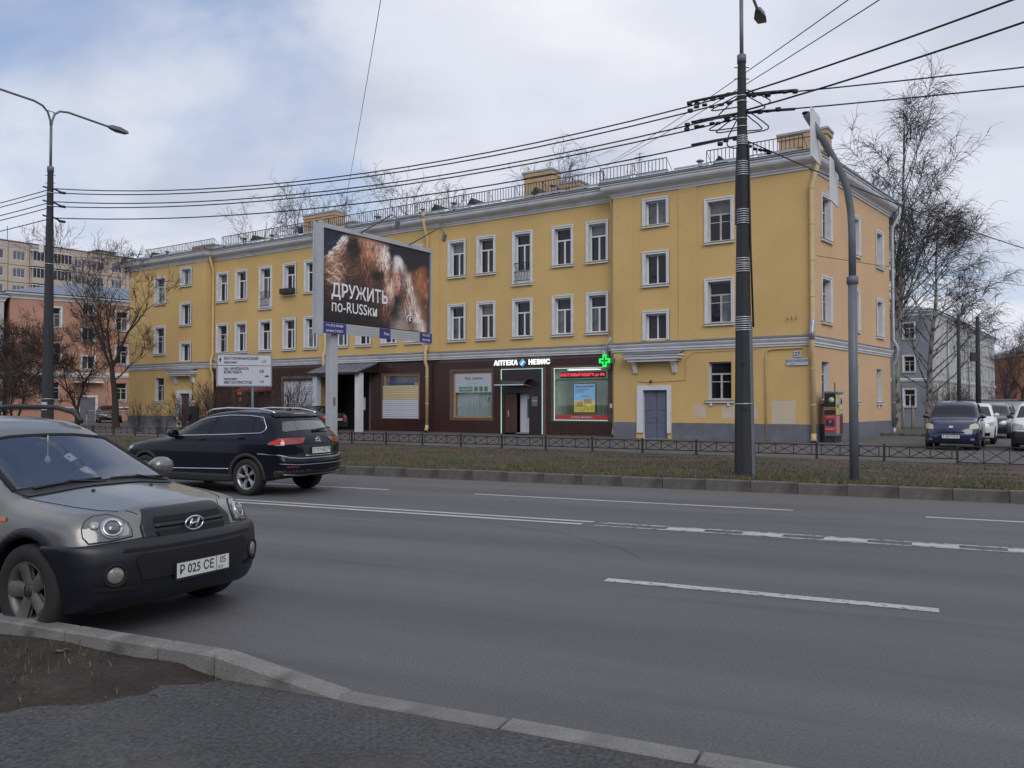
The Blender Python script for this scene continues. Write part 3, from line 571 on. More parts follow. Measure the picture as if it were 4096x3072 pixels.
# roof
rz_ = 13.45; yr = by / 2; eo = .5; ez = 11.9; mb = MB().use('roof_metal'); rr0, rr1 = -5.4, -UL + 5.4
er = sidep(SLEN, 0)[0]
fe = [(-UL - eo, -eo), (-38.95 + eo, -eo), (-38.95 + eo, YM - eo), (-28.32 - .0, YM - eo), (-28.32 + eo, YC - eo), (-19.5 - eo, YC - eo), (-19.5, YM - eo), (-8.85 - eo, YM - eo), (-8.85 - eo, -eo), (eo, -eo)]
def rpt(x): return (min(max(x, rr1), rr0), yr, rz_)
for a, b_ in zip(fe, fe[1:]): mb.poly([(a[0], a[1], ez), (b_[0], b_[1], ez), rpt(b_[0]), rpt(a[0])] if rpt(a[0]) != rpt(b_[0]) else [(a[0], a[1], ez), (b_[0], b_[1], ez), rpt(a[0])])
mb.poly([(eo, -eo, ez), (er + eo, by + eo, ez), (rr0, yr, rz_)]); mb.poly([(-UL - eo, by + eo, ez), (-UL - eo, -eo, ez), (rr1, yr, rz_)]); mb.poly([(er + eo, by + eo, ez), (-UL - eo, by + eo, ez), (rr1, yr, rz_), (rr0, yr, rz_)])
roof = mb.build('roof', yb)
mb = MB().use('galv')
for i in range(26):                                           # snow boards along the eave
    u = .4 + i * 1.85; y = -.32 if (u < 8.2 or u > 39.6) else .12
    if u + 1.6 < UL: mb.add([(-u, y, 11.97), (-u - 1.6, y, 11.97), (-u - 1.6, y + .02, 12.07), (-u, y + .02, 12.07)], [(0, 1, 2, 3)])
mb.build('snow_board', roof)
def railing(u0, u1, y, z0, z1):
    mb = MB().use('rust_rail'); x0, x1 = -u1, -u0
    for z in (z1, z0 + .1): mb.box(x0, x1, y - .016, y + .016, z - .018, z + .018)
    n = int((x1 - x0) / .17)
    for i in range(n + 1): x = x0 + (x1 - x0) * i / n; mb.box(x - .012, x + .012, y - .012, y + .012, z0 + .11, z1 - .014)
    n = max(1, round((x1 - x0) / 1.7))
    for i in range(n + 1):
        x = x0 + (x1 - x0) * i / n; mb.tube([(x, y, z0 - .12), (x, y, z1)], .018, 4); mb.tube([(x, y, z1 - .02), (x + .12, y + .5, z0 - .02)], .014, 4)
    return mb.build('roof_railing', roof)
railing(6.38, 9.75, .45, 12.2, 12.83); railing(.35, 4.46, .35, 12.15, 12.78); railing(9.8, 38.4, .8, 12.15, 12.84); railing(38.8, 46.6, .5, 12.15, 12.75)
def chimney_(u0, u1, y, z1):
    mb = MB().use('chimney'); mb.box(-u1, -u0, y, y + .9, 12.0, z1 - .3); mb.box(-u1 - .05, -u0 + .05, y - .05, y + .95, z1 - .3, z1 - .1); mb.use('galv').box(-u1 - .09, -u0 + .09, y - .09, y + .99, z1 - .1, z1); return mb.build('chimney', roof)
chimney_(14.4, 16.15, 3.6, 14.35); chimney_(13.0, 14.15, 4.1, 13.6); chimney_(30.7, 33.6, 3.6, 14.2); chimney_(29.2, 30.5, 3.8, 13.35); chimney_(42.9, 45.2, 3.4, 13.3); chimney_(.2, 2.3, 3.6, 13.95)
def vent(u, y, z, s=1):
    mb = MB().use('galv'); mb.lathe([(.1 * s, -.25), (.1 * s, .12 * s)], 10, at=(-u, y, z)); mb.lathe([(.2 * s, .13 * s), (.02, .24 * s)], 10, at=(-u, y, z)); mb.build('roof_vent', roof)
for u, y, z, s in ((5.1, 1.2, 12.5, 1), (19.2, 1.3, 12.5, 1), (21.5, 1.4, 12.5, .8), (24.7, 1.2, 12.4, 1.2), (12.7, 1.0, 12.45, 1), (34.0, 1.3, 12.4, 1), (36.6, 1.2, 12.45, 1.1), (44.8, 1, 12.4, 1)): vent(u, y, z, s)
for u in (4.05, 13.6, 17.6, 20.1, 35.2, 46.2): MB().use('dark_metal').add([(-u - .35, .75, 12.2), (-u + .35, .75, 12.2), (-u, .75, 12.62), (-u, 1.9, 12.6)], [(0, 1, 2), (1, 3, 2), (0, 2, 3)]).build('dormer_vent', roof)
mb = MB().use('dark_metal'); mb.tube([(-8.93, 3, 12.6), (-8.93, 3, 14.1)], .02, 5)
for z, l in ((14.05, .2), (13.9, .28), (13.75, .2)): mb.tube([(-8.93 - l, 3, z), (-8.93 + l, 3, z)], .012, 4)
mb.tube([(-8.93, 3, 13.8), (-8.0, 3.8, 12.9)], .006, 3); mb.tube([(-8.93, 3, 13.8), (-9.9, 3.6, 12.9)], .006, 3); mb.build('aerial', roof)

# ------------------------------------------------ the brown tiled shop floor
TW, TH = .158, .128; tm = MB().use('brown_tile'); tm.box(-TW / 2 + .008, TW / 2 - .008, -.012, .006, -TH / 2 + .007, TH / 2 - .007); tm = tm.mesh('tile', .004)
YT = YM + .018; cells = []
nu = int((38.9 - 8.9) / TW); nz_ = int((4.08 - .25) / TH)
for i in range(nu):
    for j in range(nz_):
        u = 8.9 + (i + .5) * TW; z = .25 + (j + .5) * TH
        if any(h[0] - .05 < u + TW / 2 and u - TW / 2 < h[1] + .05 and h[2] - .05 < z + TH / 2 and z - TH / 2 < h[3] + .05 for h in gf): continue
        cells.append((u, z))
cells.sort(key=lambda c: (c[0], c[1]))
for u, z in cells[:300]: link('tile', tm, tile_wall, (-u, YT, z))
base = np.array([v.co[:] for v in tm.vertices]); pf = [p.vertices[:] for p in tm.polygons if len(p.vertices) == 4 and p.normal.y < .5]
C = np.array([(-u, YT, z) for u, z in cells[300:]]); C = C[RNG.uniform(0, 1, len(C)) > .004]
V = (C[:, None, :] + base[None] + np.stack([np.zeros(len(C)), RNG.uniform(-.003, .003, len(C)), np.zeros(len(C))], 1)[:, None, :]).reshape(-1, 3); F = (np.array(pf)[None] + (np.arange(len(C)) * len(base))[:, None, None]).reshape(-1, 4)
o = link('tile_field', np_mesh('tile_field', V, F, ['brown_tile']), tile_wall); o['kind'] = 'stuff'
def part(name, m, *boxes, parent=yb, bevel=0):
    mb = MB().use(m)
    for b_ in boxes: mb.box(*b_)
    return mb.build(name, parent, bevel=bevel)
def fbox(u0, u1, y0, y1, z0, z1): return (-u1, -u0, y0, y1, z0, z1)
mat('led_white', (.62, .9, .8), .4, var=0, emit=.45); mat('letter_glow', (.9, .98, .95), .4, var=0, emit=.75); mat('cross_glow', (.03, .85, .10), .4, var=0, emit=.85); mat('cross_dark', (.0, .22, .04), .4, var=0, emit=.5)
mat('red_glow', (1, .06, .09), .4, var=0, emit=1.2); mat('red_band', (.50, .035, .04), .4, var=.05); mat('screen_blue', (.16, .42, .72), .3, var=.05, emit=.35); mat('screen_yellow', (.62, .46, .10), .3, var=.35, scale=6, emit=.3); mat('screen_tan', (.45, .22, .05), .3, var=.3, scale=9, emit=.2)
mat('shop_green', (.02, .14, .09), .4, var=0); mat('room_wall', (.50, .55, .45), .8, var=.06); mat('panel_dark', (.022, .016, .018), .35, var=.1, scale=3); mat('shop_sign_grey', (.42, .45, .50), .5, var=.04); mat('wood_pale', (.36, .23, .11), .6, var=.15, scale=6); mat('sign_green', (.05, .22, .06), .5, var=0); mat('room_lamp', (1, 1, .95), .4, var=0, emit=2.2)
mat('shutter_white', (.52, .53, .58), .5, var=.05, obj_rand=.05); mat('shutter_cream', (.55, .45, .27), .5, var=.05, obj_rand=.05); mat('blue_ink', (.03, .10, .42), .5, var=0); mat('orange', (.75, .16, .02), .5, var=0, emit=.12); mat('awning_maroon', (.16, .05, .055), .6, var=.1)
# pharmacy show window: lit room behind real glass
rm = MB().use('room_wall'); u0, u1, z0, z1 = gf[0]; a, b_ = -u1, -u0; y0, y1 = YM + .1, YM + 1.7
rm.quad((a, y1, z0), (b_, y1, z0), (b_, y1, z1), (a, y1, z1)); rm.quad((a, y0, z0), (a, y1, z0), (a, y1, z1), (a, y0, z1)); rm.quad((b_, y0, z0), (b_, y1, z0), (b_, y1, z1), (b_, y0, z1)); rm.quad((a, y0, z0), (b_, y0, z0), (b_, y1, z0), (a, y1, z0)); rm.quad((a, y0, z1), (b_, y0, z1), (b_, y1, z1), (a, y1, z1))
sw_ = rm.build('show_window', yb); sw_['label'] = 'lit pharmacy show window'
P_ = lambda n_, m_, *bx_, bevel=0: part(n_, m_, *[fbox(*q) for q in bx_], parent=sw_, bevel=bevel)
P_('ceiling_lamp', 'room_lamp', (10.2, 11.9, YM + .5, YM + .8, z1 - .05, z1 - .03))
P_('pane', 'clear_glass', (9.45, 12.3, YM + .12, YM + .13, 1.0, 3.42))
P_('led_frame', 'led_white', (9.4, 12.36, YM - .045, YM - .01, 3.445, 3.475), (12.31, 12.335, YM - .045, YM - .01, .96, 3.44), (9.4, 12.36, YM - .045, YM - .01, .95, .975))
P_('green_bar', 'shop_green', (9.46, 12.28, YM + .06, YM + .11, 2.86, 2.94), (9.42, 12.34, YM - .02, YM + .03, .88, .935))
tk = P_('ticker', 'black', (9.6, 12.05, YM + .04, YM + .1, 2.99, 3.27)); text('ЗАБОТЛИВЫЙ КЕШБЭК до 40%', .19, 'red_glow', tk, (-10.82, YM + .036, 3.13), bold=.003, sx=.86)
ps = P_('poster_screen', 'black', (10.15, 11.4, YM + .2, YM + .27, 1.3, 2.74)); P_2 = lambda n_, m_, *bx_: part(n_, m_, *[fbox(*q) for q in bx_], parent=ps)
P_2('picture', 'screen_blue', (10.2, 11.35, YM + .19, YM + .2, 1.9, 2.7)); P_2('picture', 'screen_yellow', (10.2, 11.35, YM + .19, YM + .2, 1.34, 1.9))
P_2('picture', 'screen_tan', (10.38, 10.8, YM + .185, YM + .19, 1.76, 1.98), (10.85, 11.2, YM + .185, YM + .19, 1.62, 1.84)); P_2('picture', 'plate_face', (10.45, 10.95, YM + .186, YM + .19, 2.06, 2.16)); P_2('picture', 'red_band', (10.27, 11.27, YM + .186, YM + .19, 2.53, 2.62))
text('АПТЕКА НЕВИС', .1, 'plate_face', ps, (-10.77, YM + .183, 2.575), bold=.002); text('ЭССЕНЦИАЛЕ', .105, 'blue_ink', ps, (-11.28, YM + .185, 2.42), 'LEFT', bold=.003); text('ФОРТЕ Н', .105, 'blue_ink', ps, (-11.28, YM + .185, 2.31), 'LEFT', bold=.003)
rb = P_('red_strip', 'red_band', (9.46, 12.28, YM + .07, YM + .11, 1.0, 1.2)); text('АПТЕКА ◆ НЕВИС', .13, 'plate_face', rb, (-10.85, YM + .066, 1.1), bold=.001)
P_('shelf_upright', 'galv', (11.9, 11.95, YM + .4, YM + .45, 1.2, 2.2), (9.78, 9.81, YM + .3, YM + .33, 1.2, 2.4)); P_('shelf', 'panel_dark', (9.5, 9.75, YM + .6, YM + .9, 1.0, 2.1))
# shop name in glowing letters
sg = text('АПТЕКА', .335, 'letter_glow', yb, (-15.18, YM - .06, 3.8), extrude=.03, bold=.010, sx=1.0, name='glowing_letters', spacing=1.12)
text('НЕВИС', .335, 'letter_glow', yb, (-13.18, YM - .06, 3.8), extrude=.03, bold=.010, name='glowing_letters', spacing=1.14)
mb = MB().use('screen_blue'); c = (-14.17, YM - .07, 3.8)
mb.prism([(c[0] - .2, c[1], c[2]), (c[0], c[1], c[2] - .2), (c[0] + .2, c[1], c[2]), (c[0], c[1], c[2] + .2)], (0, .05, 0)); dm = mb.build('glowing_emblem', yb); mb = MB().use('letter_glow')
for k in (-1, 1): mb.quad((c[0] - .2 + .1 * 1 - .015 + .05 * (k + 1), c[1] - .003, c[2] + .1 * -1 + .05 * (k + 1) - .0), (c[0] - .2 + .1 + .015 + .05 * (k + 1), c[1] - .003, c[2] - .1 + .05 * (k + 1) - .03), (c[0] + .1 + .015 - .05 * (1 - k), c[1] - .003, c[2] + .1 - .05 * (1 - k) - .03 + .05 * (k + 1) * 0), (c[0] + .1 - .015 - .05 * (1 - k), c[1] - .003, c[2] + .1 - .05 * (1 - k)))
mb.build('emblem_mark', dm)
# pharmacy doorway: dark panels, LED frame, awning, two door leaves, notice
dr = part('pharmacy_entrance', 'panel_dark', fbox(13.06, 13.8, YM - .02, YM + .25, .2, 3.46), fbox(15.28, 15.42, YM - .02, YM + .25, .2, 3.46), fbox(13.8, 15.28, YM - .02, YM + .25, 2.28, 3.46), fbox(13.8, 15.28, YM + 1.6, YM + 1.65, .2, 2.3))
P_ = lambda n_, m_, *bx_, bevel=0: part(n_, m_, *[fbox(*q) for q in bx_], parent=dr, bevel=bevel)
P_('led_frame', 'led_white', (13.0, 15.48, YM - .06, YM - .02, 3.475, 3.498), (13.0, 13.022, YM - .06, YM - .02, .25, 3.475), (15.458, 15.48, YM - .06, YM - .02, .25, 3.475))
d = P_('door', 'door_brown', (14.56, 15.27, YM - .0, YM + .05, .3, 2.26), bevel=.004); part('door_handle', 'strap', fbox(15.02, 15.05, YM - .06, YM - .0, 1.1, 1.4), parent=d)
d = P_('inner_door', 'frame_white', (13.82, 14.54, YM + .3, YM + .35, .32, 2.26)); part('pane', 'shop_green', fbox(13.84, 14.12, YM + .285, YM + .3, 1.05, 2.0), parent=d); part('white_panel', 'shutter_white', fbox(14.1, 14.52, YM + .28, YM + .3, .35, 2.2), parent=d)
P_('threshold', 'galv', (13.8, 14.56, YM - .05, YM + .3, .26, .31)); n_ = P_('notice_board', 'black', (13.26, 13.66, YM - .035, YM - .02, 1.6, 2.14)); part('notice', 'steel_paint', fbox(13.29, 13.63, YM - .04, YM - .035, 1.92, 2.11), fbox(13.29, 13.63, YM - .04, YM - .035, 1.63, 1.86), parent=n_); part('notice', 'frame_white', fbox(13.3, 13.62, YM - .042, YM - .035, 1.875, 1.905), parent=n_)
mb = MB().use('panel_dark'); pts = [(0, 2.98), (-.25, 2.96), (-.5, 2.88), (-.75, 2.72)]
for (ya, za), (yb_, zb) in zip(pts, pts[1:]): mb.prism([(-15.4, YM + ya, za), (-15.4, YM + yb_, zb), (-15.4, YM + yb_, zb - .015), (-15.4, YM + ya, za - .015)], (1.75, 0, 0))
aw = mb.build('awning', dr); mb = MB().use('strap'); mb.prism([(-15.4, YM - .75, 2.715), (-15.4, YM - .76, 2.66), (-15.4, YM - .74, 2.66)], (1.75, 0, 0)); mb.tube([(-15.38, YM - .7, 2.7), (-15.38, YM, 2.62)], .012, 5); mb.tube([(-13.67, YM - .7, 2.7), (-13.67, YM, 2.62)], .012, 5); mb.build('awning_rim', aw)
# green cross on its bracket
gx = empty('pharmacy_cross', (0, 0, 0), 0); gx.parent = yb
def plus(mb, x, z, a, w, y0, y1): mb.box(x - w, x + w, y0, y1, z - a, z + a); mb.box(x - a, x - w, y0, y1, z - w, z + w); mb.box(x + w, x + a, y0, y1, z - w, z + w)
cx_, cz_ = -9.12, 3.72; mb = MB().use('steel_paint'); mb.box(cx_ - .1, cx_ + .42, -.2, -.12, cz_ - .1, cz_ + .1); mb.box(cx_ + .25, cx_ + .33, -.18, .0, cz_ - .05, cz_ + .05); mb.build('bracket', gx)
mb = MB().use('cross_dark'); plus(mb, cx_, cz_, .3, .12, -.36, -.2); mb.build('cross_body', gx); mb = MB().use('cross_glow'); plus(mb, cx_, cz_, .285, .1, -.375, -.362); c_ = mb.build('cross_face', gx)
mb = MB().use('cross_dark'); plus(mb, cx_, cz_, .2, .045, -.38, -.376); mb.build('cross_inner', c_)
mb = MB().use('shutter_white'); mb.box(-9.36, -9.24, -.1, YM - .02, 3.35, 4.2); mb.tube([(-9.3, .2, 4.2), (-9.3, .2, 4.5), (-8.95, -.1, 4.75)], .05, 8); mb.build('junction_box', yb)
# lock shop window: timber frame, grey sign panel, vertical blinds
u0, u1, z0, z1 = gf[2]; sh = part('shop_window', 'wood_pale', fbox(u0, u0 + .05, YM + .1, YM + .22, z0, z1), fbox(u1 - .16, u1, YM + .1, YM + .22, z0, z1), fbox(u0 + .05, u1 - .16, YM + .1, YM + .22, z0, z0 + .1), fbox(u0 + .05, u1 - .16, YM + .1, YM + .22, z1 - .12, z1)); P_ = lambda n_, m_, *bx_: part(n_, m_, *[fbox(*q) for q in bx_], parent=sh)
pn = P_('sign_panel', 'shop_sign_grey', (u0 + .05, u1 - .16, YM + .05, YM + .1, 2.34, z1 - .12)); text('Мир замков', .2, 'ink_black', pn, (-17.28, YM + .045, 3.07)); text('Санкт-Петербург', .085, 'plate_blue', pn, (-17.35, YM + .045, 2.8))
part('green_mark', 'sign_green', fbox(17.35, 18.25, YM + .04, YM + .05, 2.55, 2.64), fbox(17.35, 18.25, YM + .04, YM + .05, 2.4, 2.49), fbox(17.02, 17.24, YM + .04, YM + .05, 2.4, 2.64), fbox(16.7, 16.92, YM + .04, YM + .05, 2.4, 2.64), fbox(16.38, 16.6, YM + .04, YM + .05, 2.4, 2.64), parent=pn)
text('ИНТЕРНЕТ ЗАКАЗЫ', .07, 'plate_face', pn, (-17.8, YM + .036, 2.595)); text('www.замки.рф', .06, 'plate_face', pn, (-17.8, YM + .036, 2.445)); P_('dark_room', 'black', (u0, u1, YM + .34, YM + .36, z0, z1)); P_('pane', 'clear_glass', (u0 + .05, u1 - .16, YM + .13, YM + .14, z0 + .1, 2.34))
sm = MB().use('shutter_white').box(-.034, .034, -.004, .004, 0, 1.2).mesh('blind_slat')
for i in range(24): o = link('blind_slat', sm, sh, (-(u0 + .12 + i * .097), YM + .24, z0 + .1)); o.rotation_euler = (0, 0, R(35 + random.uniform(-6, 6)))
part('pane_sticker', 'sign_green', fbox(16.28, 16.42, YM + .12, YM + .128, 1.95, 2.1), parent=sh)
# window with roller shutter slats
u0, u1, z0, z1 = gf[3]; sh = part('shuttered_window', 'wood_pale', fbox(u0, u0 + .07, YM + .06, YM + .2, 2.76, z1), fbox(u1 - .09, u1, YM + .06, YM + .2, 2.76, z1), fbox(u0 + .07, u1 - .09, YM + .06, YM + .2, z1 - .07, z1)); part('dark_room', 'black', fbox(u0, u1, YM + .34, YM + .36, z0, z1), parent=sh); part('pane', 'glass_pale', fbox(u0 + .07, u1 - .09, YM + .14, YM + .15, 2.7, z1 - .07), parent=sh)
text('СТРОИТЕЛЬНЫЙ ДОМ', .19, 'blue_ink', sh, (-22.35, YM + .12, 2.84), bold=.006, sx=.95); part('orange_mark', 'orange', fbox(21.12, 21.35, YM + .11, YM + .13, 2.79, 2.9), parent=sh)
for m_, za, zb in (('shutter_cream', 1.96, 2.76), ('shutter_white', z0 - .03, 1.96)):
    n_ = round((zb - za) / .1); hh = (zb - za) / n_; mb = MB().use(m_); pr = [(0, 0), (-.014, .012), (-.018, hh / 2), (-.012, hh - .012), (0, hh - .004)]; W_ = u1 - u0 + .06
    V = [(s * W_ / 2, p[0], p[1]) for s in (-1, 1) for p in pr]; mb.add(V, [(i, 5 + i, 6 + i, i + 1) for i in range(4)]); sm = mb.mesh('shutter_slat')
    for i in range(n_): link('shutter_slat', sm, sh, (-(u0 + u1) / 2, YM + .0 - (.02 if m_ == 'shutter_white' else 0), za + i * hh))
# portico with a metal canopy on two square posts
u0, u1, z0, z1 = gf[4]; pt = part('portico', 'black', fbox(u0, u1, YM + 1.5, YM + 1.55, .2, z1), fbox(u0, u0 + .02, YM + .3, YM + 1.5, .2, z1), fbox(u1 - .02, u1, YM + .3, YM + 1.5, .2, z1), fbox(u0, u1, YM + .3, YM + 1.5, z1 - .02, z1)); pt['label'] = 'dark recessed entrance under a sloping metal canopy'
for u in (24.2, 27.56): part('post', 'shutter_white' if u > 25 else 'trim_white', fbox(u - .17, u + .17, -.95, -.62, .2, 3.5), parent=pt)
mb = MB().use('roof_metal'); mb.prism([(-28.0, -1.15, 3.55), (-28.0, YM, 4.1), (-28.0, YM, 4.06), (-28.0, -1.15, 3.5)], (4.1, 0, 0)); cn = mb.build('canopy', pt)
for i in range(8): x = -27.9 + i * .56; MB().use('roof_metal').prism([(x, -1.15, 3.552), (x, YM, 4.102), (x, YM, 4.14), (x, -1.15, 3.59)], (.02, 0, 0)).build('seam', cn)
MB().use('black').prism([(-28.0, -1.1, 3.49), (-28.0, YM, 4.04), (-28.0, YM, 3.5)], (.03, 0, 0)).prism([(-23.95, -1.1, 3.49), (-23.95, YM, 4.04), (-23.95, YM, 3.5)], (.03, 0, 0)).box(-28.0, -23.9, -1.14, -1.08, 3.38, 3.5).build('canopy_frame', cn)
part('side_panel', 'wood_pale', fbox(27.5, 27.62, -.6, YM, .2, 3.3), parent=pt); part('notice', 'frame_white', fbox(25.2, 25.5, YM + .22, YM + .26, 1.4, 2.1), parent=pt)
# garage roller shutter, doorway with maroon awning, window with orange lights
u0, u1, z0, z1 = gf[5]; gs = part('roller_shutter', 'black', fbox(u0, u1, YM + .3, YM + .32, z0, z1)); sm = MB().use('shutter_white').box(-(u1 - u0) / 2, (u1 - u0) / 2, -.02, .02, .004, .13).mesh('shutter_slat', .01)
for i in range(22): link('shutter_slat', sm, gs, (-(u0 + u1) / 2, YM + .1, z0 + i * .135))
part('shutter_box', 'panel_dark', fbox(u0, u1, YM + .0, YM + .3, 3.16, z1), parent=gs)
u0, u1, z0, z1 = gf[6]; ds = part('shop_doorway', 'black', fbox(u0, u1, YM + .25, YM + .3, z0, z1)); mb = MB().use('awning_maroon'); mb.prism([(-35.4, YM, 2.95), (-35.4, YM - .9, 2.62), (-35.4, YM - .9, 2.5), (-35.4, YM, 2.6)], (2.5, 0, 0)); mb.build('awning', ds); part('door', 'door_brown', fbox(u0 + .2, u1 - .5, YM + .15, YM + .22, .2, 2.5), parent=ds)
u0, u1, z0, z1 = gf[7]; lw = part('shop_side_window', 'panel_dark', fbox(u0, u1, YM + .2, YM + .25, z0, z1))
for z in (2.35, 1.9, 1.5): part('orange_lamp', 'orange', fbox(36.1, 36.5, YM + .15, YM + .2, z, z + .24 - .05 * (z < 1.6)), parent=lw)
part('wall_box', 'awning_maroon', fbox(38.0, 38.25, YM - .25, YM - .0, 3.3, 4.0)); part('paper_notice', 'frame_white', fbox(9.12, 9.3, YM - .02, YM - .01, 1.55, 1.75))
# ---------------------------------------------------------------- houses behind
mat('wall_pink', (.44, .245, .17), .88, var=.1, scale=.6, fine=.06, fscale=10, stain=(.5, (.39, .213, .147), .5, .75)); mat('wall_greyblue', (.20, .22, .25), .88, var=.1, scale=.7, fine=.05, stain=(.6, (.16, .18, .205), .5, .75)); mat('wall_pale', (.44, .45, .43), .88, var=.1, scale=.8, stain=(.5, (.33, .34, .33), .5, .75))
mat('panel_beige', (.47, .40, .33), .9, var=.06, scale=1, obj_rand=.05, fine=.06, fscale=8); mat('seam', (.20, .15, .125), .9); mat('brick_far', (.23, .105, .06), .9, var=.15, scale=.8, brick=(.3, .09)); mat('roof_blue', (.21, .235, .28), .45, metal=.3, var=.12, scale=1); mat('garage_white', (.42, .45, .50), .6, var=.05)
def house(name, label, org, ang, length, depth, h, wallm, holes, zb=.1, sidem=None, roof=True, roofm='roof_blue', belt=(4.1, 4.5), ridge=1.9, left_wall=None, corn=.35):
    """house whose front faces local -y; holes = (kind, x, z0, z1, w)"""
    t = empty(name, (*org, 0), ang, label, 'building'); mb = MB(); wall_holes(mb, 0, length, zb, h, [(x - w / 2, x + w / 2, a, b) for k, x, a, b, w in holes], lambda u, z, d: (u, d, z), .2, wallm=wallm); mb.build('wall', t)
    mb = MB().use(sidem or wallm); mb.quad((length, 0, zb), (length, depth, zb), (length, depth, h), (length, 0, h)); mb.quad((length, depth, zb), (0, depth, zb), (0, depth, h), (length, depth, h)); mb.build('wall', t)
    mb = MB()
    wall_holes(mb, 0, depth, zb, h, [(d - w / 2, d + w / 2, a, b) for k, d, a, b, w in (left_wall or [])], lambda u, z, d: (d, u, z), .2, wallm=sidem or wallm); mb.build('wall', t)
    for k, x, a, b, w in holes: put_window(k, w, b - a, (x, 0, a), 0, parent=t)
    for k, d, a, b, w in (left_wall or []): put_window(k, w, b - a, (0, d, a), -PI / 2, parent=t)
    pth = [(0, depth), (0, 0), (length, 0), (length, depth)]
    if corn: mb = MB().use('trim_white'); sweep(mb, pth, [(-.05, h - .25), (.06, h - .25), (.1, h - .1), (corn * .7, h + .05), (corn, h + .12), (corn, h + .25), (-.05, h + .27)]); mb.build('cornice', t)
    if belt: mb = MB().use('trim_white'); sweep(mb, pth, [(-.05, belt[0]), (.06, belt[0]), (.14, belt[0] + .2), (.14, belt[1]), (-.05, belt[1] + .04)]); mb.build('string_course', t)
    if roof:
        e = corn + .1; z = h + .3; q = min(depth, length) / 2; mb = MB().use(roofm); A, B_, C_, D_ = (-e, -e, z), (length + e, -e, z), (length + e, depth + e, z), (-e, depth + e, z); r0, r1 = (q, depth / 2, z + ridge), (length - q, depth / 2, z + ridge)
        mb.poly([A, B_, r1, r0]); mb.poly([B_, C_, r1]); mb.poly([C_, D_, r0, r1]); mb.poly([D_, A, r0]); rf = mb.build('roof', t)
        s = MB().use(roofm); k = int((length - 2 * q) / .7)
        for i in range(k): x = q + i * .7; s.prism([(x, -e, z + .004), (x, depth / 2, z + ridge + .004), (x, depth / 2, z + ridge + .05), (x, -e, z + .05)], (.025, 0, 0))
        k = int(q / .7)
        if s.f: o = s.build('roof_seam', rf); o['kind'] = 'stuff'
    return t
hs_ = []
for x in (3.4, 8.97, 12.2, 14.8): hs_ += [('old_t', x, 8.46, 10.1, .95), ('old_t', x, 5.4, 7.0, .95), ('old_plain', x, 2.1, 3.62, .95)]
hs_ += [('pvc_2', 6.15, 9.74, 10.6, .95), ('pvc_2', 6.15, 7.35, 8.5, .95), ('pvc_2', 6.15, 4.85, 5.95, .95)]
pk = house('apartment_building', 'salmon pink three-storey house behind bare trees at the far left', (-42.4, 71.6), math.atan2(.652, .758), 17, 11, 10.95, 'wall_pink', hs_, ridge=1.7)
part('door', 'steel_paint', (5.52, 6.75, -.03, .04, .15, 2.3), parent=pk); part('door_surround', 'trim_white', (5.3, 5.5, -.08, .02, .15, 2.5), (6.77, 6.97, -.08, .02, .15, 2.5), (5.5, 6.77, -.08, .02, 2.32, 2.5), parent=pk); part('door_hood', 'trim_white', (4.95, 7.3, -.6, 0, 3.6, 3.75), parent=pk)
for a_, b_ in ((0, 5.0), (7.2, 17)): MB().use('trim_white').tube([(a_, -.12, 1.4), (b_, -.12, 1.38)], .07, 8).build('heating_pipe', pk)
MB().use('pipe_yellow').tube([(9.62, -.45, 11.1), (9.62, -.15, 10.3), (9.62, -.15, .5), (9.66, -.35, .25)], .08, 8).build('downpipe', pk)
wg = house('side_house', 'brown grey rendered house at the left edge of the picture', (-52.0, 62.2), math.atan2(.7, .714), 13.0, 9, 10.6, 'wall_pale', [('old_t', x, z, z + 1.6, .95) for x in (8.6, 11.6) for z in (2.0, 5.3, 8.4)], sidem='wall_pale', corn=.3); MATS['wall_side'] = None
# grey house on the right: short end with windows, long pale side going away
end_w = [('old_t', d, a, b, .95) for d in (2.1, 6.2, 9.4) for a, b in ((8.25, 9.72), (4.95, 6.45))] + [('pvc_t', d, 1.5, 3.15, .98) for d in (2.1, 6.2, 9.4)]
lng = [('old_t', 2.7 + 3.3 * i, z, z + 1.55, 1.0) for i in range(14) for z in (1.6, 4.9, 8.1)]
gh = house('apartment_building', 'grey-blue three-storey house with a pale long side behind the parked cars', (41.1, 83.0), math.atan2(.81, .587), 48, 12, 10.7, 'wall_pale', lng, zb=-.9, sidem='wall_greyblue', left_wall=end_w, roofm='roof_metal', belt=(3.95, 4.25), ridge=1.6)
for x in (8.2, 15.0, 22.4, 30.1): MB().use('galv').tube([(x, -.15, 10.6), (x, -.15, -.4)], .09, 8).build('downpipe', gh)
# brick house and low white garage wall at the right edge
house('brick_house', 'brown brick house behind bare trees at the right edge', (76.0, 128.0), R(-10), 26, 10, 9.2, 'brick_far', [('old_t', 3 + 3.2 * i, z, z + 1.5, 1.2) for i in range(7) for z in (2.0, 5.2)], zb=-1, belt=None, roofm='roof_metal', corn=.3)
ga = empty('garage', (33.9, 62.3, 0), R(-16), 'low pale garage block behind the parked cars at the right', 'garage'); part('wall', 'garage_white', (0, 22, 0, 5, -.8, 2.0), parent=ga); part('roof', 'roof_metal', (-.1, 22.1, -.12, 5.1, 2.0, 2.08), parent=ga)
for i in range(5): part('door', 'shutter_white', (1.0 + 4.2 * i, 3.6 + 4.2 * i, -.03, .0, -.6, 1.6), parent=ga)
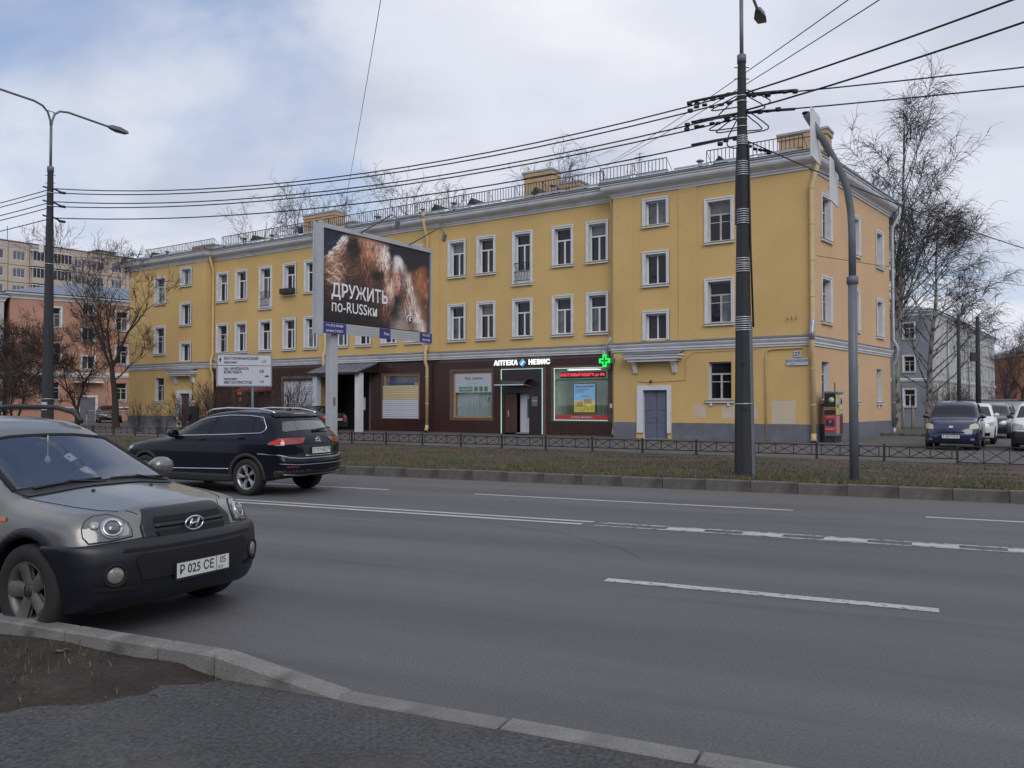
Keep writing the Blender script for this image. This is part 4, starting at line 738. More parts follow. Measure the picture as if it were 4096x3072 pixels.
# nine-storey panel block far left
pb = empty('panel_block', (-81.3, 135.0, 0), math.atan2(.807, .59), 'tall beige nine-storey panel block rising behind the pink house', 'building')
part('wall', 'seam', (-9.5, 41, .15, 12, 0, 27.9), parent=pb); part('roof', 'roof_metal', (-9.7, 41.2, -.15, 12.2, 27.9, 28.02), parent=pb)
pw, ph = 3.28, 2.8; x0_ = 10.74 - pw * 6
hb = MB(); wall_holes(hb, .04, pw - .04, .04, ph - .04, [(.72, 2.62, .82, 2.3)], lambda u, z, d: (u, d, z), .15, reveal='panel_beige', wallm='panel_beige'); pm_a = hb.mesh('facade_panel')
plain = MB().use('panel_beige').box(.04, pw - .04, 0, .15, .04, ph - .04).mesh('facade_panel')
wf = MB().use('frame_white'); wf.box(.72, .79, .08, .14, .82, 2.3); wf.box(2.55, 2.62, .08, .14, .82, 2.3); wf.box(.79, 2.55, .08, .14, .82, .9); wf.box(.79, 2.55, .08, .14, 2.22, 2.3); wf.box(1.32, 1.38, .08, .14, .9, 2.22); wf.box(1.95, 2.0, .08, .14, .9, 2.22); wf = wf.mesh('window')
lg = MB().use('panel_beige'); lg.box(.1, pw - .1, -.9, .02, .1, 1.05); lg.use('frame_white')
for i in range(6): x = .12 + i * (pw - .3) / 5; lg.box(x, x + .06, -.88, -.82, 1.05, 2.6)
lg.box(.1, pw - .1, -.9, .0, 2.58, 2.68); lg = lg.mesh('loggia'); lgp = MB().use('glass').box(.14, pw - .14, -.86, -.85, 1.05, 2.58).mesh('pane'); wp = MB().use('glass_pale').box(.79, 2.55, .1, .11, .9, 2.22).mesh('pane')
for i in range(14):
    for j in range(10):
        z = 27.75 - ph * (j + 1) + ph * .3; z = 27.3 - ph * j - .35; x = x0_ + i * pw
        if j == 0: q = MB().use('panel_beige'); q.box(.04, pw - .04, 0, .15, 0, .9); link('facade_panel', q.mesh('facade_panel'), pb, (x, 0, 26.95)); continue
        z = 26.95 - ph * j
        if z < 0: continue
        p = link('facade_panel', pm_a, pb, (x, 0, z)); w_ = link('window', wf, p); link('pane', wp, w_)
        if i in (4, 5) or (i == 10): g_ = link('loggia', lg, p); link('pane', lgp, g_)
part('stair_tower', 'panel_beige', (16.6, 19.8, 2, 6, 27.9, 28.8), parent=pb); part('stair_tower', 'panel_beige', (-3.5, -.2, 2, 6, 27.9, 29.2), parent=pb); MB().use('dark_metal').tube([(1.6, 2, 28), (1.6, 2, 30.6)], .05, 5).build('aerial', pb)
for p_ in [(16.6, 19.8, 2, 6, 28.8), (-3.5, -.2, 2, 6, 29.2)]: part('tower_roof', 'seam', (p_[0] - .3, p_[1] + .3, p_[2] - .3, p_[3] + .3, p_[4], p_[4] + .15), parent=pb)
# ---------------------------------------------------------------- low fence between verge and pavement
fence = empty('low_fence', (FO.x, FO.y, ZV), R(FA), 'long low black railing with crossed bars along the pavement', 'fence')
PW = 1.765
post = MB().use('fence_black').box(-.028, .028, -.028, .028, -.1, .47).mesh('post', .004)
rail = MB().use('fence_black').box(.03, PW - .03, -.014, .014, -.015, .015).mesh('rail'); upr = MB().use('fence_black').box(-.012, .012, -.012, .012, .12, .40).mesh('upright')
def dia(dx_, z0, z1, n_):
    return MB().use('fence_black').tube([(0, 0, z0), (dx_, 0, z1)], .0105, 4).mesh(n_)
cw = (PW - .26) / 3; d1, d2 = dia(cw, .12, .40, 'diagonal'), dia(cw, .40, .12, 'diagonal'); plt = MB().use('fence_black').prism([(-.05, -.006, 0), (0, -.006, -.02), (.05, -.006, 0), (0, -.006, .02)], (0, .012, 0)).mesh('rosette')
x = -30 * PW; n_std = 42
for i in range(-14, 28):
    x = i * PW; p = link('post', post, fence, (x, 0, 0)); p.rotation_euler = (random.uniform(-.02, .02), random.uniform(-.02, .02), 0)
    if i >= 12:
        # taller plain panels at the right-hand end
        pn = link('panel', MB().use('fence_black').box(.02, PW - .02, -.012, .012, .435, .46).mesh('panel'), fence, (x, 0, 0)); link('rail', rail, pn, (0, 0, .03))
        w3 = (PW - .04) / 3
        for k in range(3):
            if k: u_ = link('upright', MB().use('fence_black').box(-.011, .011, -.009, .009, .03, .435).mesh('upright') if i == 12 else u_.data, pn, (.02 + k * w3, 0, 0))
            a_ = dia(w3, .04, .435, 'diagonal') if (i == 12 and k == 0) else a_; b_ = dia(w3, .435, .04, 'diagonal') if (i == 12 and k == 0) else b_
            link('diagonal', a_, pn, (.02 + k * w3, .004, 0)); link('diagonal', b_, pn, (.02 + k * w3, -.004, 0))
        continue
    pn = link('panel', rail, fence, (x, 0, .40)); r2_ = link('rail', rail, pn, (0, 0, -.28))
    for k in range(4): link('upright', upr, pn, (.13 + k * cw, 0, -.40))
    for k in range(3):
        link('diagonal', d1, pn, (.13 + k * cw, .004, -.40)); link('diagonal', d2, pn, (.13 + k * cw, -.004, -.40)); link('rosette', plt, pn, (.13 + (k + .5) * cw, 0, -.14))

# ---------------------------------------------------------------- street lamp poles
def lamp_pole(loc, label, bands, cover, base_r=.195):
    t = empty('street_lamp', (*loc, ZV), 0, label, 'street lamp', 'concrete lamp poles along the road'); x0 = 0
    mb = MB().use('concrete'); n = 8; zs = [-.2, 9.1]; rs = [base_r, .085]
    V = []; F = []
    for z, r_ in zip(zs, rs):
        for j in range(n): a = 2 * PI * (j + .5) / n + .1; V.append((math.cos(a) * r_, math.sin(a) * r_, z))
    for j in range(n): F.append((j, (j + 1) % n, n + (j + 1) % n, n + j))
    F.append(tuple(range(n, 2 * n))); mb.add(V, F); mb.build('pole', t)
    rad = lambda z: base_r + (.085 - base_r) * (z + .2) / 9.3
    for z0, z1, k in bands:
        for i in range(k):
            z = z0 + (z1 - z0) * i / max(1, k - 1); r_ = rad(z) + .012; o = MB().use('strap').lathe([(r_ - .014, -.009), (r_, -.009), (r_, .009), (r_ - .014, .009)], 16).build('strap', t, (0, 0, z)); o.rotation_euler = (random.uniform(-.03, .03), random.uniform(-.03, .03), 0)
    if cover:
        MB().use('steel_paint').prism([(.13, -.14, 0), (.21, -.1, 0), (.21, .1, 0), (.13, .14, 0)], (-.045, 0, 3.3)).build('cable_cover', t)
        MB().use('wire').tube([(.2, -.06, 3.2), (.15, -.06, 5.0), (.12, -.05, 7.2)], .022, 6).build('pole_cable', t); MB().use('wire').tube([(-.17, -.08, 5.4), (-.16, -.07, 6.3), (-.13, -.06, 7.1)], .016, 6).build('pole_cable', t)
    cap = MB().use('steel_paint'); cap.lathe([(.10, 8.95), (.10, 9.12), (.05, 9.14)], 12); cap.build('pole_cap', t)
    for z in (8.85, 8.6): MB().use('steel_paint').tube([(-.16, 0, z), (.16, 0, z)], .012, 5).build('bolt', t)
    MB().use('steel_paint').tube([(0, 0, 9.0), (0, 0, 10.45)], .042, 10).build('mast', t)
    for s in (1, -1):
        d = Vector((RN.x, RN.y, 0)) * s; pts = [(0, 0, 10.35)] + [tuple(d * r_ + Vector((0, 0, z))) for r_, z in ((.03, 10.6), (.12, 10.85), (.3, 11.0), (.6, 11.06), (2.2, 11.05))]
        arm = MB().use('steel_paint').tube(pts, .034, 8).build('arm', t)
        hd = MB().use('steel_paint'); e = d * 2.15 + Vector((0, 0, 11.05)); sd = Vector((-d.y, d.x, 0))
        sec = [(0, .05, .05, .03), (.12, .09, .09, .05), (.4, .15, .10, .06), (.75, .11, .05, .045)]; V = []; F = []
        for q, w, up, dn in sec:
            for a_, b_ in ((-w, -dn), (w, -dn), (w * .7, up), (-w * .7, up)): V.append(e + d * q + sd * a_ + Vector((0, 0, b_)))
        for i in range(3):
            for j in range(4): F.append((i * 4 + j, i * 4 + (j + 1) % 4, i * 4 + 4 + (j + 1) % 4, i * 4 + 4 + j))
        F += [(0, 1, 2, 3), (12, 13, 14, 15)]; hd.add(V, F); h = hd.build('lamp_head', arm, bevel=.01)
        ln = MB().use('glass_pale'); ln.add([e + d * q + sd * w * .8 + Vector((0, 0, -.065)) for q, w in ((.2, .1), (.65, .1), (.65, -.1), (.2, -.1))], [(0, 1, 2, 3)]); ln.build('lamp_lens', h) if False else None
    MB().use('steel_paint').tube([tuple(Vector((RN.x, RN.y, 0)) * .16 + Vector((0, 0, 10.9))), tuple(Vector((RN.x, RN.y, 0)) * -.16 + Vector((0, 0, 10.9)))], .014, 6).build('brace', t)
    return t
RP = Vector((4.99, 18.3)); LP = Vector((-14.75, 27.0))
rpole = lamp_pole(RP, 'thick grey concrete lamp pole with steel straps on the grass before the yellow house', [(7.16, 7.34, 5), (6.50, 6.78, 7), (5.44, 5.74, 7), (4.40, 4.68, 7), (3.13, 3.41, 7), (7.55, 7.72, 2), (8.1, 8.22, 2), (1.55, 1.56, 1)], True, .21)
lpole = lamp_pole(LP, 'grey concrete lamp pole at the left behind the silver car', [(8.28, 8.3, 1), (7.85, 7.87, 1), (6.0, 6.02, 1), (1.7, 1.72, 1)], False)
bx_ = MB().use('white_plastic').box(-.26, -.12, -.14, .0, 6.35, 6.6).build('meter_box', lpole); MB().use('plate_face').box(-.09, .09, -.2, -.19, 1.35, 1.6).build('notice', lpole)
mat('stencil', (.01, .01, .01), .8, var=0)
for s_, z in (('0', 2.38), ('24', 1.42)): text(s_, .13, 'stencil', rpole, (-.05, -.198 + z * .011, z), bold=.003)

# ---------------------------------------------------------------- overhead cables
def cable(name, a, b, sag, r_, label, cat='cable', n=18, group=None):
    a, b = Vector(a), Vector(b); pts = [a.lerp(b, i / n) - Vector((0, 0, sag * 4 * (i / n) * (1 - i / n))) for i in range(n + 1)]
    o = MB().use('wire').tube(pts, r_, 5).build(name); tag(o, label, cat, group); return o
def clampset(p, d, k, parent):
    """dead-end clamps and connectors strung along a cable end"""
    d = Vector(d).normalized(); p = Vector(p)
    for i in range(k):
        q = p + d * (i * .16 + random.uniform(0, .05)); o = MB().use('black').lathe([(.012, -.05), (.035, -.035), (.035, .035), (.012, .05)], 6, axis='x').build('clamp', parent, None); o.matrix_world = Matrix.Translation(q) @ d.to_track_quat('X', 'Z').to_matrix().to_4x4()
R3 = lambda dx_, dy_, z: (RP.x + dx_, RP.y + dy_, z); L3 = lambda z: (LP.x, LP.y, z)
dl = (Vector((LP.x, LP.y, 0)) - Vector((RP.x, RP.y, 0))).normalized()
for k, (zr, zl, off, nm) in enumerate(((8.5, 8.62, 0, 'topmost'), (8.38, 8.5, .06, 'second'), (8.06, 8.2, 0, 'third'), (7.96, 8.06, .06, 'fourth'), (7.55, 7.68, 0, 'lowest'))):
    cable('overhead_cable', R3(-.05, off, zr), (LP.x + .1, LP.y + off, zl), .75 - .04 * k, .017, f'{nm} of the five cables strung between the two lamp poles', group='cables between the lamp poles')
    c2 = L3(zl - .03); cable('overhead_cable', (LP.x - .1, LP.y + off, zl - .05), (LP.x - 22, LP.y + 10.4, zl - .1), .5, .015, f'{nm} of the five cables leaving the left lamp pole', group='cables beyond the left pole')
cable('overhead_cable', R3(.1, 0, 8.5), (15, 3, 8.8), .35, .02, 'upper cable rising from the strapped pole to the top right'); cable('overhead_cable', R3(.1, 0, 8.12), (15, 3, 8.4), .4, .02, 'lower cable rising from the strapped pole to the top right')
cable('overhead_cable', R3(.1, 0, 8.42), (32, 5.4, 8.6), .5, .016, 'upper of two flat cables from the strapped pole to the right edge'); cable('overhead_cable', R3(.1, 0, 8.06), (32, 5.4, 8.2), .5, .016, 'lower of two flat cables from the strapped pole to the right edge')
cable('overhead_cable', R3(.1, 0, 7.45), (40, 42, 8.0), 1.5, .014, 'cable dropping from the strapped pole across the roof edge to the right')
cable('thin_wire', (4.85, 42, 13.75), (5.62, 8, 7.35), .15, .01, 'left of two thin wires from the roof over the strapped pole top'); cable('thin_wire', (4.65, 42, 13.55), (5.9, 8, 7.15), .15, .01, 'right of two thin wires from the roof over the strapped pole top')
cable('thin_wire', (-11.6, 58, 14.55), (3.2, -6, 13.0), .4, .011, 'single thin wire rising from the roof above the billboard')
for k in range(4): cable('thin_wire', (-75 + 2 * k, 125, 25.5 - .9 * k), (-26, 66, 13.4 - .25 * k), .6, .018, f'faint telephone wire {("first", "second", "third", "fourth")[k]} from the top beside the left lamp pole', group='telephone wires at the far left')
cable('span_wire', (BO[0] + .3, BO[1] + .1, 7.72), (52, 60, 8.6), .3, .012, 'thin span wire from the house corner across the yard')
# fittings on the strapped pole
for z in (8.5, 8.06, 7.55): clampset(R3(-.28, .12, z - .01) if False else Vector(R3(0, 0, z)) + dl * .35 - Vector((0, 0, .02)), dl, 6 if z > 7.8 else 3, None) if False else None
fit = empty('cable_fittings', (RP.x, RP.y, 0), 0, 'tangle of clamps and cable loops hung on the strapped lamp pole', 'cable fittings')
def loc_clamps(d, z, s0, k, m='black'):
    d = Vector(d).normalized()
    for i in range(k):
        q = d * (s0 + i * .17 + random.uniform(0, .06)) + Vector((0, 0, z - .012 * i + random.uniform(-.05, .03))); o = MB().use(m).lathe([(.014, -.06), (.034, -.045), (.034, .045), (.014, .06)], 6, axis='x').build('clamp', fit, q); o.rotation_euler = d.to_track_quat('X', 'Z').to_euler()
        if i == k - 1: MB().use(m).lathe([(.02, -.03), (.06, -.02), (.06, .02), (.02, .03)], 8, axis='z').build('clamp', fit, q + Vector((0, 0, -.03)))
dr_ = Vector((27, -12.9, 0)).normalized(); du_ = Vector((10, -15.3, .3)).normalized(); dd_ = Vector((35, 24, 0)).normalized()
for z in (8.5, 8.36): loc_clamps(dl, z, .25, 6)
for z in (8.05, 7.93): loc_clamps(dl, z, .3, 6)
loc_clamps(dl, 7.52, .12, 3); loc_clamps(dr_, 8.42, .2, 6); loc_clamps(dr_, 8.06, .2, 4); loc_clamps(dd_, 7.4, .2, 5); loc_clamps(du_, 8.3, .3, 3)
def loop(d, z0, z1, reach, drop, r_=.014):
    d = Vector(d).normalized(); pts = []
    for i in range(15):
        f = i / 14; a = PI * f; pts.append(d * (.1 + reach * math.sin(a)) + Vector((random.uniform(-.01, .01), .04 * math.sin(a * 2), z0 + (z1 - z0) * f - drop * math.sin(a))))
    MB().use('wire').tube(pts, r_, 5).build('cable_loop', fit)
for z0, z1, rc, dp in ((8.45, 8.2, .55, .12), (8.4, 8.0, .4, .15), (8.05, 7.75, .6, .12), (8.0, 7.7, .45, .14), (7.95, 7.3, .22, .2)): loop(dl, z0, z1, rc, dp)
for z0, z1, rc, dp in ((8.55, 8.1, .5, .1), (8.42, 8.05, .38, .12), (8.1, 7.6, .45, .18), (8.0, 7.65, .32, .16)): loop(dr_, z0, z1, rc, dp)
for z, s_ in ((8.52, 1), (8.06, 1), (7.55, 1), (8.45, -1), (8.05, -1)): MB().use('wire').tube([(0, 0, z), tuple(dl * .5 * s_ + Vector((0, 0, z - .02))), tuple(dl * 1.1 * s_ + Vector((0, 0, z - .06)))], .03, 6).build('strain_arm', fit)
# brackets on the left pole
fl = empty('cable_fittings', (LP.x, LP.y, 0), 0, 'small cable brackets on the left lamp pole', 'cable fittings')
for z in (8.6, 8.16, 7.68): MB().use('black').tube([(-.25, .05, z + .1), (-.1, 0, z + .05), (.15, -.02, z), (.35, -.03, z - .1)], .03, 6).build('bracket', fl); MB().use('black').tube([(.3, 0, z - .1), (.5, -.05, z - .14)], .045, 6).build('clamp', fl)

# ---------------------------------------------------------------- curved pole with two sign plates seen nearly edge-on
sp_ = empty('sign_pole', (6.85, 17.05, ZV), 0, 'bent grey steel pole with two narrow edge-on signs at the right', 'sign pole')
MB().use('steel_paint').tube([(0, 0, -.2), (0, 0, 4.1)], .088, 14).build('lower_pole', sp_); MB().use('steel_paint').lathe([(.088, 3.95), (.112, 3.96), (.112, 4.1), (.08, 4.12)], 14).build('collar', sp_)
arm_pts = [(0, 0, 4.05), (0, 0, 5.0), (-.02, 0, 5.45), (-.09, -.02, 5.85), (-.2, -.05, 6.15), (-.36, -.09, 6.42), (-.62, -.16, 6.82), (-1.0, -.26, 7.32)]
MB().use('steel_paint').tube(arm_pts, .072, 12).build('bent_arm', sp_); MB().use('black').lathe([(.074, 0), (.074, .03)], 12).build('end_cap', sp_, arm_pts[-1])
for c, hh, ww in (((-.80, -.22, 6.88), .98, .82), ((-.40, -.12, 5.98), .86, .78)):
    pl = MB().use('white_plastic').box(-.012, .012, -ww / 2, ww / 2, -hh / 2, hh / 2).build('sign_plate', sp_, c, R(-31.5)); MB().use('steel_paint').box(-.03, -.013, -ww / 2 + .02, ww / 2 - .02, -.2, -.16).box(-.03, -.013, -ww / 2 + .02, ww / 2 - .02, .16, .2).build('stiffener', pl)

# ---------------------------------------------------------------- direction sign
ds_ = empty('direction_sign', (-7.42, 23.55, ZV), R(14), 'white road direction sign with three street names and arrows on a post', 'road sign')
MB().use('steel_paint').tube([(.22, .06, -.2), (.22, .06, 2.8)], .038, 10).build('post', ds_)
bd = MB().use('steel_paint').box(-.74, .74, 0, .025, 2.02, 2.93).build('sign_panel', ds_, bevel=.01); mat('sign_white', (.50, .52, .57), .45, var=.04); MB().use('sign_white').box(-.73, .73, -.004, .0, 2.03, 2.92).build('sign_face', bd)
MB().use('ink_black').box(-.72, .72, -.008, -.0045, 2.60, 2.612).build('sign_line', bd)
MB().use('ink_black').box(-.72, .72, -.008, -.0045, 2.9, 2.912).box(-.72, .72, -.008, -.0045, 2.04, 2.052).box(-.72, -.708, -.008, -.0045, 2.052, 2.9).box(.708, .72, -.008, -.0045, 2.052, 2.9).build('sign_border', bd)
for s_, sz, x, z, al in (('ЕКАТЕРИНИНСКИЙ', .108, -.54, 2.8, 'LEFT'), ('проспект', .09, -.54, 2.695, 'LEFT'), ('1,7', .108, .52, 2.72, 'CENTER'), ('пр. МАРШАЛА', .108, -.54, 2.52, 'LEFT'), ('БЛЮХЕРА', .108, -.54, 2.42, 'LEFT'), ('0,8', .108, .46, 2.45, 'CENTER'), ('проспект', .09, -.54, 2.235, 'LEFT'), ('МЕТАЛЛИСТОВ', .108, -.54, 2.135, 'LEFT'), ('1,4', .108, .46, 2.165, 'CENTER')): text(s_, sz * .94, 'ink_black', bd, (x, -.009, z), al, bold=.0026, sx=.93)
MB().use('ink_black').prism([(-.65, -.009, 2.70), (-.62, -.009, 2.70), (-.62, -.009, 2.76), (-.595, -.009, 2.76), (-.635, -.009, 2.825), (-.675, -.009, 2.76), (-.65, -.009, 2.76)], (0, .003, 0)).build('arrow', bd); MB().use('ink_black').prism([(.54, -.009, 2.30), (.54, -.009, 2.33), (.60, -.009, 2.33), (.60, -.009, 2.355), (.665, -.009, 2.315), (.60, -.009, 2.275), (.60, -.009, 2.30)], (0, .003, 0)).build('arrow', bd)

# ---------------------------------------------------------------- billboard
bbA = math.atan2(.842, .539); bb = empty('billboard', (-5.84, 26.0, ZV), bbA, 'large roadside billboard with a brown bear and a girl on a white post', 'billboard'); BWD = 5.32; z0, z1 = 4.10, 6.95
mat('alu', (.47, .48, .51), .45, metal=.3, var=.06); mat('bb_blue', (.035, .04, .20), .45, var=.03); mat('poster_white', (.86, .86, .88), .5, var=.02); mat('paint_white', (.72, .72, .74), .5, var=.02)
MB().use('alu').box(.52, .8, .08, .34, -.2, 3.9).build('post', bb, bevel=.01); MB().use('steel_paint').box(.6, .68, .06, .08, 1.5, 1.75).build('lock_plate', bb)
MB().use('alu').box(-.13, -.07, -.1, .02, z0 - .45, z1 + .22).build('edge_frame', bb); MB().use('alu').box(-.05, -.0, -.08, .02, z0 - .45, z1 + .2).build('edge_frame', bb); MB().use('alu').box(-.1, .0, .03, .2, z0 - .4, z1 + .15).build('edge_core', bb); MB().use('alu').box(-.13, -.04, .2, .26, z0 - .45, z1 + .22).build('edge_frame', bb)
MB().use('alu').box(0, BWD + .1, -.07, .06, z1 + .02, z1 + .16).build('top_frame', bb); MB().use('alu').box(BWD + .01, BWD + .09, -.06, .22, z0 - .42, z1 + .02).build('edge_frame', bb); MB().use('dark_metal').box(0, BWD, .02, .2, z0, z1).build('back_board', bb)
for i in range(4): MB().use('alu').box(0, BWD + .02, -.05, .0, z0 - .36 + .084 * i, z0 - .36 + .078 + .084 * i).build('apron_board', bb)
for x0, x1, lines in ((-.02, 1.0, ('тел.: (812) 438-4848', 'договор: Т-03/2017')), (2.6, 3.12, ('Russ',)), (4.72, BWD + .06, ('РМ 110174', 'SP0110178A'))):
    pl = MB().use('bb_blue').box(x0, x1, -.075, -.052, z0 - .38, z0 - .04).build('name_plate', bb)
    for k, s_ in enumerate(lines): text(s_, .105 if len(lines) > 1 else .14, 'paint_white', pl, ((x0 + x1) / 2 + (.06 if len(lines) == 1 else 0), -.079, z0 - .125 - .165 * k if len(lines) > 1 else z0 - .21), bold=.002, sx=.82 if len(lines) > 1 else 1)
# the printed picture: a fine sheet whose print is painted cell by cell
nx, ny = 340, 186; fx, fy = np.meshgrid((np.arange(nx) + .5) / nx, (np.arange(ny) + .5) / ny)
def sm(e0, e1, v): t_ = np.clip((v - e0) / (e1 - e0), 0, 1); return t_ * t_ * (3 - 2 * t_)
def ell(cx, cy, rx, ry, ang=0, soft=.15):
    c, s = math.cos(ang), math.sin(ang); dx_ = (fx - cx) * 1.83; dy_ = fy - cy; a = (dx_ * c + dy_ * s) / rx; b = (-dx_ * s + dy_ * c) / ry; return 1 - sm(1 - soft, 1 + soft, np.sqrt(a * a + b * b))
def vn(freq, seed, ax=1, ay=1):
    r = np.random.default_rng(seed); g = r.uniform(0, 1, (64, 64)); x = (fx * freq * ax * 1.83) % 63; y = (fy * freq * ay) % 63; i, j = x.astype(int), y.astype(int); a, b = x - i, y - j; a = a * a * (3 - 2 * a); b = b * b * (3 - 2 * b); i1, j1 = (i + 1) % 64, (j + 1) % 64
    return g[j, i] * (1 - a) * (1 - b) + g[j, i1] * a * (1 - b) + g[j1, i] * (1 - a) * b + g[j1, i1] * a * b
ROWS = [(0, '0 35 35 55,.1 40 40 60,.17 90 85 92,.2 70 60 62,.25 120 85 65,.3 150 95 65,.4 175 120 95,.5 120 85 70,.56 60 50 55,.6 45 40 50,.7 35 33 45,.8 35 33 45,.9 35 32 42,1 33 30 40'),
 (.125, '0 38 38 58,.1 50 50 68,.15 190 182 185,.19 205 195 195,.225 70 50 45,.27 75 52 46,.31 150 98 72,.36 165 105 75,.42 185 130 100,.5 180 135 110,.55 190 165 155,.585 80 70 75,.62 42 37 46,.75 36 33 43,.9 38 33 40,1 34 30 38'),
 (.25, '0 48 45 60,.05 120 112 118,.09 205 193 192,.14 175 145 130,.2 75 52 45,.25 42 29 29,.3 60 40 35,.35 150 95 65,.42 160 105 75,.48 175 125 98,.53 222 200 188,.575 205 185 175,.61 55 46 50,.66 100 92 96,.72 55 46 48,.85 60 38 34,.93 95 52 34,1 40 30 32'),
 (.375, '0 160 130 112,.05 195 168 150,.1 145 105 80,.15 120 82 62,.2 90 58 45,.27 60 40 34,.33 115 70 48,.4 132 82 56,.46 140 92 66,.51 190 150 125,.56 218 192 172,.6 110 78 66,.64 200 186 184,.69 222 214 214,.74 140 115 104,.78 70 50 44,.85 95 52 36,.92 140 78 46,1 60 36 28'),
 (.5, '0 112 78 58,.06 140 100 78,.11 168 126 100,.16 120 80 62,.22 85 55 42,.3 88 54 40,.4 98 60 42,.45 58 38 34,.49 42 28 28,.535 80 52 42,.57 165 120 95,.605 95 60 48,.64 172 108 84,.68 150 95 75,.71 88 62 54,.75 168 138 124,.785 205 180 168,.82 110 70 52,.9 158 90 52,1 105 58 36'),
 (.625, '0 70 46 38,.05 110 76 58,.1 172 130 104,.15 120 84 66,.2 66 44 38,.3 58 38 31,.4 84 52 40,.5 62 41 36,.54 120 84 64,.575 178 134 106,.61 190 145 118,.645 190 122 96,.675 165 102 80,.7 80 54 46,.75 95 70 60,.8 205 178 164,.84 130 90 68,.9 130 76 46,.96 150 86 48,1 85 48 30'),
 (.75, '0 44 30 27,.1 70 48 40,.2 46 32 29,.3 46 31 28,.4 52 34 30,.5 70 46 37,.54 130 92 70,.59 168 122 96,.63 90 68 60,.655 36 34 42,.69 60 44 42,.73 96 70 60,.78 120 92 80,.83 196 168 152,.87 140 102 84,.92 96 62 44,1 82 48 31'),
 (.875, '0 32 22 21,.1 44 31 28,.2 34 24 23,.4 38 26 25,.5 56 37 31,.545 120 76 57,.58 90 60 50,.61 42 34 38,.65 36 34 42,.68 80 66 64,.72 124 104 99,.78 130 104 94,.84 150 120 106,.88 205 180 166,.92 130 92 72,1 70 42 30'),
 (1, '0 27 19 19,.2 30 21 20,.5 34 24 23,.58 50 40 40,.62 110 92 88,.68 150 132 127,.75 140 116 108,.82 108 80 68,.88 170 144 130,.93 214 194 180,.97 120 84 66,1 74 46 35')]
fur = .5 * vn(16, 1, .7, 2.6) + .3 * vn(40, 2, .6, 1.8) + .2 * vn(70, 4); furv = .5 * vn(26, 5, 2.2, .7) + .5 * vn(55, 6, 1.8, .8)
wx = fx + (fur - .5) * .030; wy = fy + (furv - .5) * .05; rows = []
for ry, sdat in ROWS:
    k = np.array([[float(v) for v in q.split()] for q in sdat.split(',')]); k[:, 1:] = ((k[:, 1:] / 255 + .055) / 1.055) ** 2.4; rows.append(np.stack([np.interp(wx, k[:, 0], k[:, i]) for i in (1, 2, 3)], -1))
rows = np.stack(rows); yk = np.array([0, .07, .15, .25, .38, .51, .64, .81, 1]); i0 = np.clip(np.searchsorted(yk, np.clip(wy, 0, .999), 'right') - 1, 0, 7); f_ = ((np.clip(wy, 0, 1) - yk[i0]) / (yk[i0 + 1] - yk[i0]))[..., None]; f_ = f_ * f_ * (3 - 2 * f_); jj, ii = np.mgrid[0:ny, 0:nx]; img = rows[i0, jj, ii] * (1 - f_) + rows[i0 + 1, jj, ii] * f_
def lay(m_, col):
    global img
    img = img * (1 - m_[..., None]) + np.asarray(col) * m_[..., None]
oy = np.interp(wx, [0, .012, .068, .11, .147, .2, .21], [.36, .325, .227, .15, .078, 0, -1]); lay(sm(-.005, .025, oy - wy), [.016, .016, .036])
oy = np.interp(wx, [.57, .585, .60, .617, .64, .66, .68, .70, .74, .78, .83, .9, 1], [-1, 0, .11, .2, .19, .13, .115, .12, .2, .27, .27, .2, .16]); lay(sm(-.03, .04, oy - wy), [.017, .014, .022])
lay(ell(.255, .135, .10, .115, .25, .3) * .9, [.022, .013, .011]); lay(ell(.47, .415, .085, .055, 0, .45) * .85, [.012, .008, .008]); lay(ell(.645, .655, .06, .05, 0, .25), [.011, .011, .019]); lay(ell(.60, .56, .05, .13, -.35, .5) * .45, [.62, .45, .34])
lay(ell(.66, .43, .07, .105, -.1, .25) * .85, [.40, .20, .135]); lay(ell(.678, .395, .014, .009, 0, .4), [.03, .015, .013]); lay(ell(.642, .40, .010, .008, 0, .4), [.04, .02, .016]); lay(ell(.655, .50, .024, .008, -.2, .4), [.22, .06, .05]); lay(ell(.70, .36, .03, .14, -.25, .4) * .8, [.16, .10, .075]); lay(ell(.675, .175, .08, .05, .2, .5) * .8, [.70, .66, .66])
for cx_, cy_, a_ in ((.10, .40, .5), (.14, .45, .7), (.09, .49, .4), (.13, .54, .6), (.07, .57, .3), (.16, .37, .8), (.05, .46, .5)): lay(ell(cx_, cy_, .08, .011, a_, .6) * .6, [.45, .31, .22])
for cx_, cy_, r_ in ((.90, .30, .03), (.95, .42, .035), (.97, .54, .03), (.92, .49, .02), (.86, .28, .02), (.98, .35, .025), (.96, .68, .02)): lay(ell(cx_, cy_, r_ * .7, r_, 0, .5) * .6, [.45, .20, .08])
lum = img.mean(-1, keepdims=True); img = lum + (img - lum) * .80
rs = np.random.default_rng(12); gain = np.ones((ny, nx))
def stroke(x, y, a, ln, w, g):
    x0, y0 = x * nx, y * ny; L_ = ln * ny; x1, y1 = x0 + math.cos(a) * L_, y0 + math.sin(a) * L_; i0, i1 = int(max(0, min(x0, x1) - 3)), int(min(nx, max(x0, x1) + 4)); j0, j1 = int(max(0, min(y0, y1) - 3)), int(min(ny, max(y0, y1) + 4))
    if i1 <= i0 or j1 <= j0: return
    Y, X = np.mgrid[j0:j1, i0:i1]; t = np.clip(((X - x0) * (x1 - x0) + (Y - y0) * (y1 - y0)) / (L_ * L_ + 1e-6), 0, 1); d = np.hypot(X - x0 - t * (x1 - x0), Y - y0 - t * (y1 - y0)); gain[j0:j1, i0:i1] *= 1 + (g - 1) * np.clip(1.3 - d / (w * (1.1 - t * .7)), 0, 1)
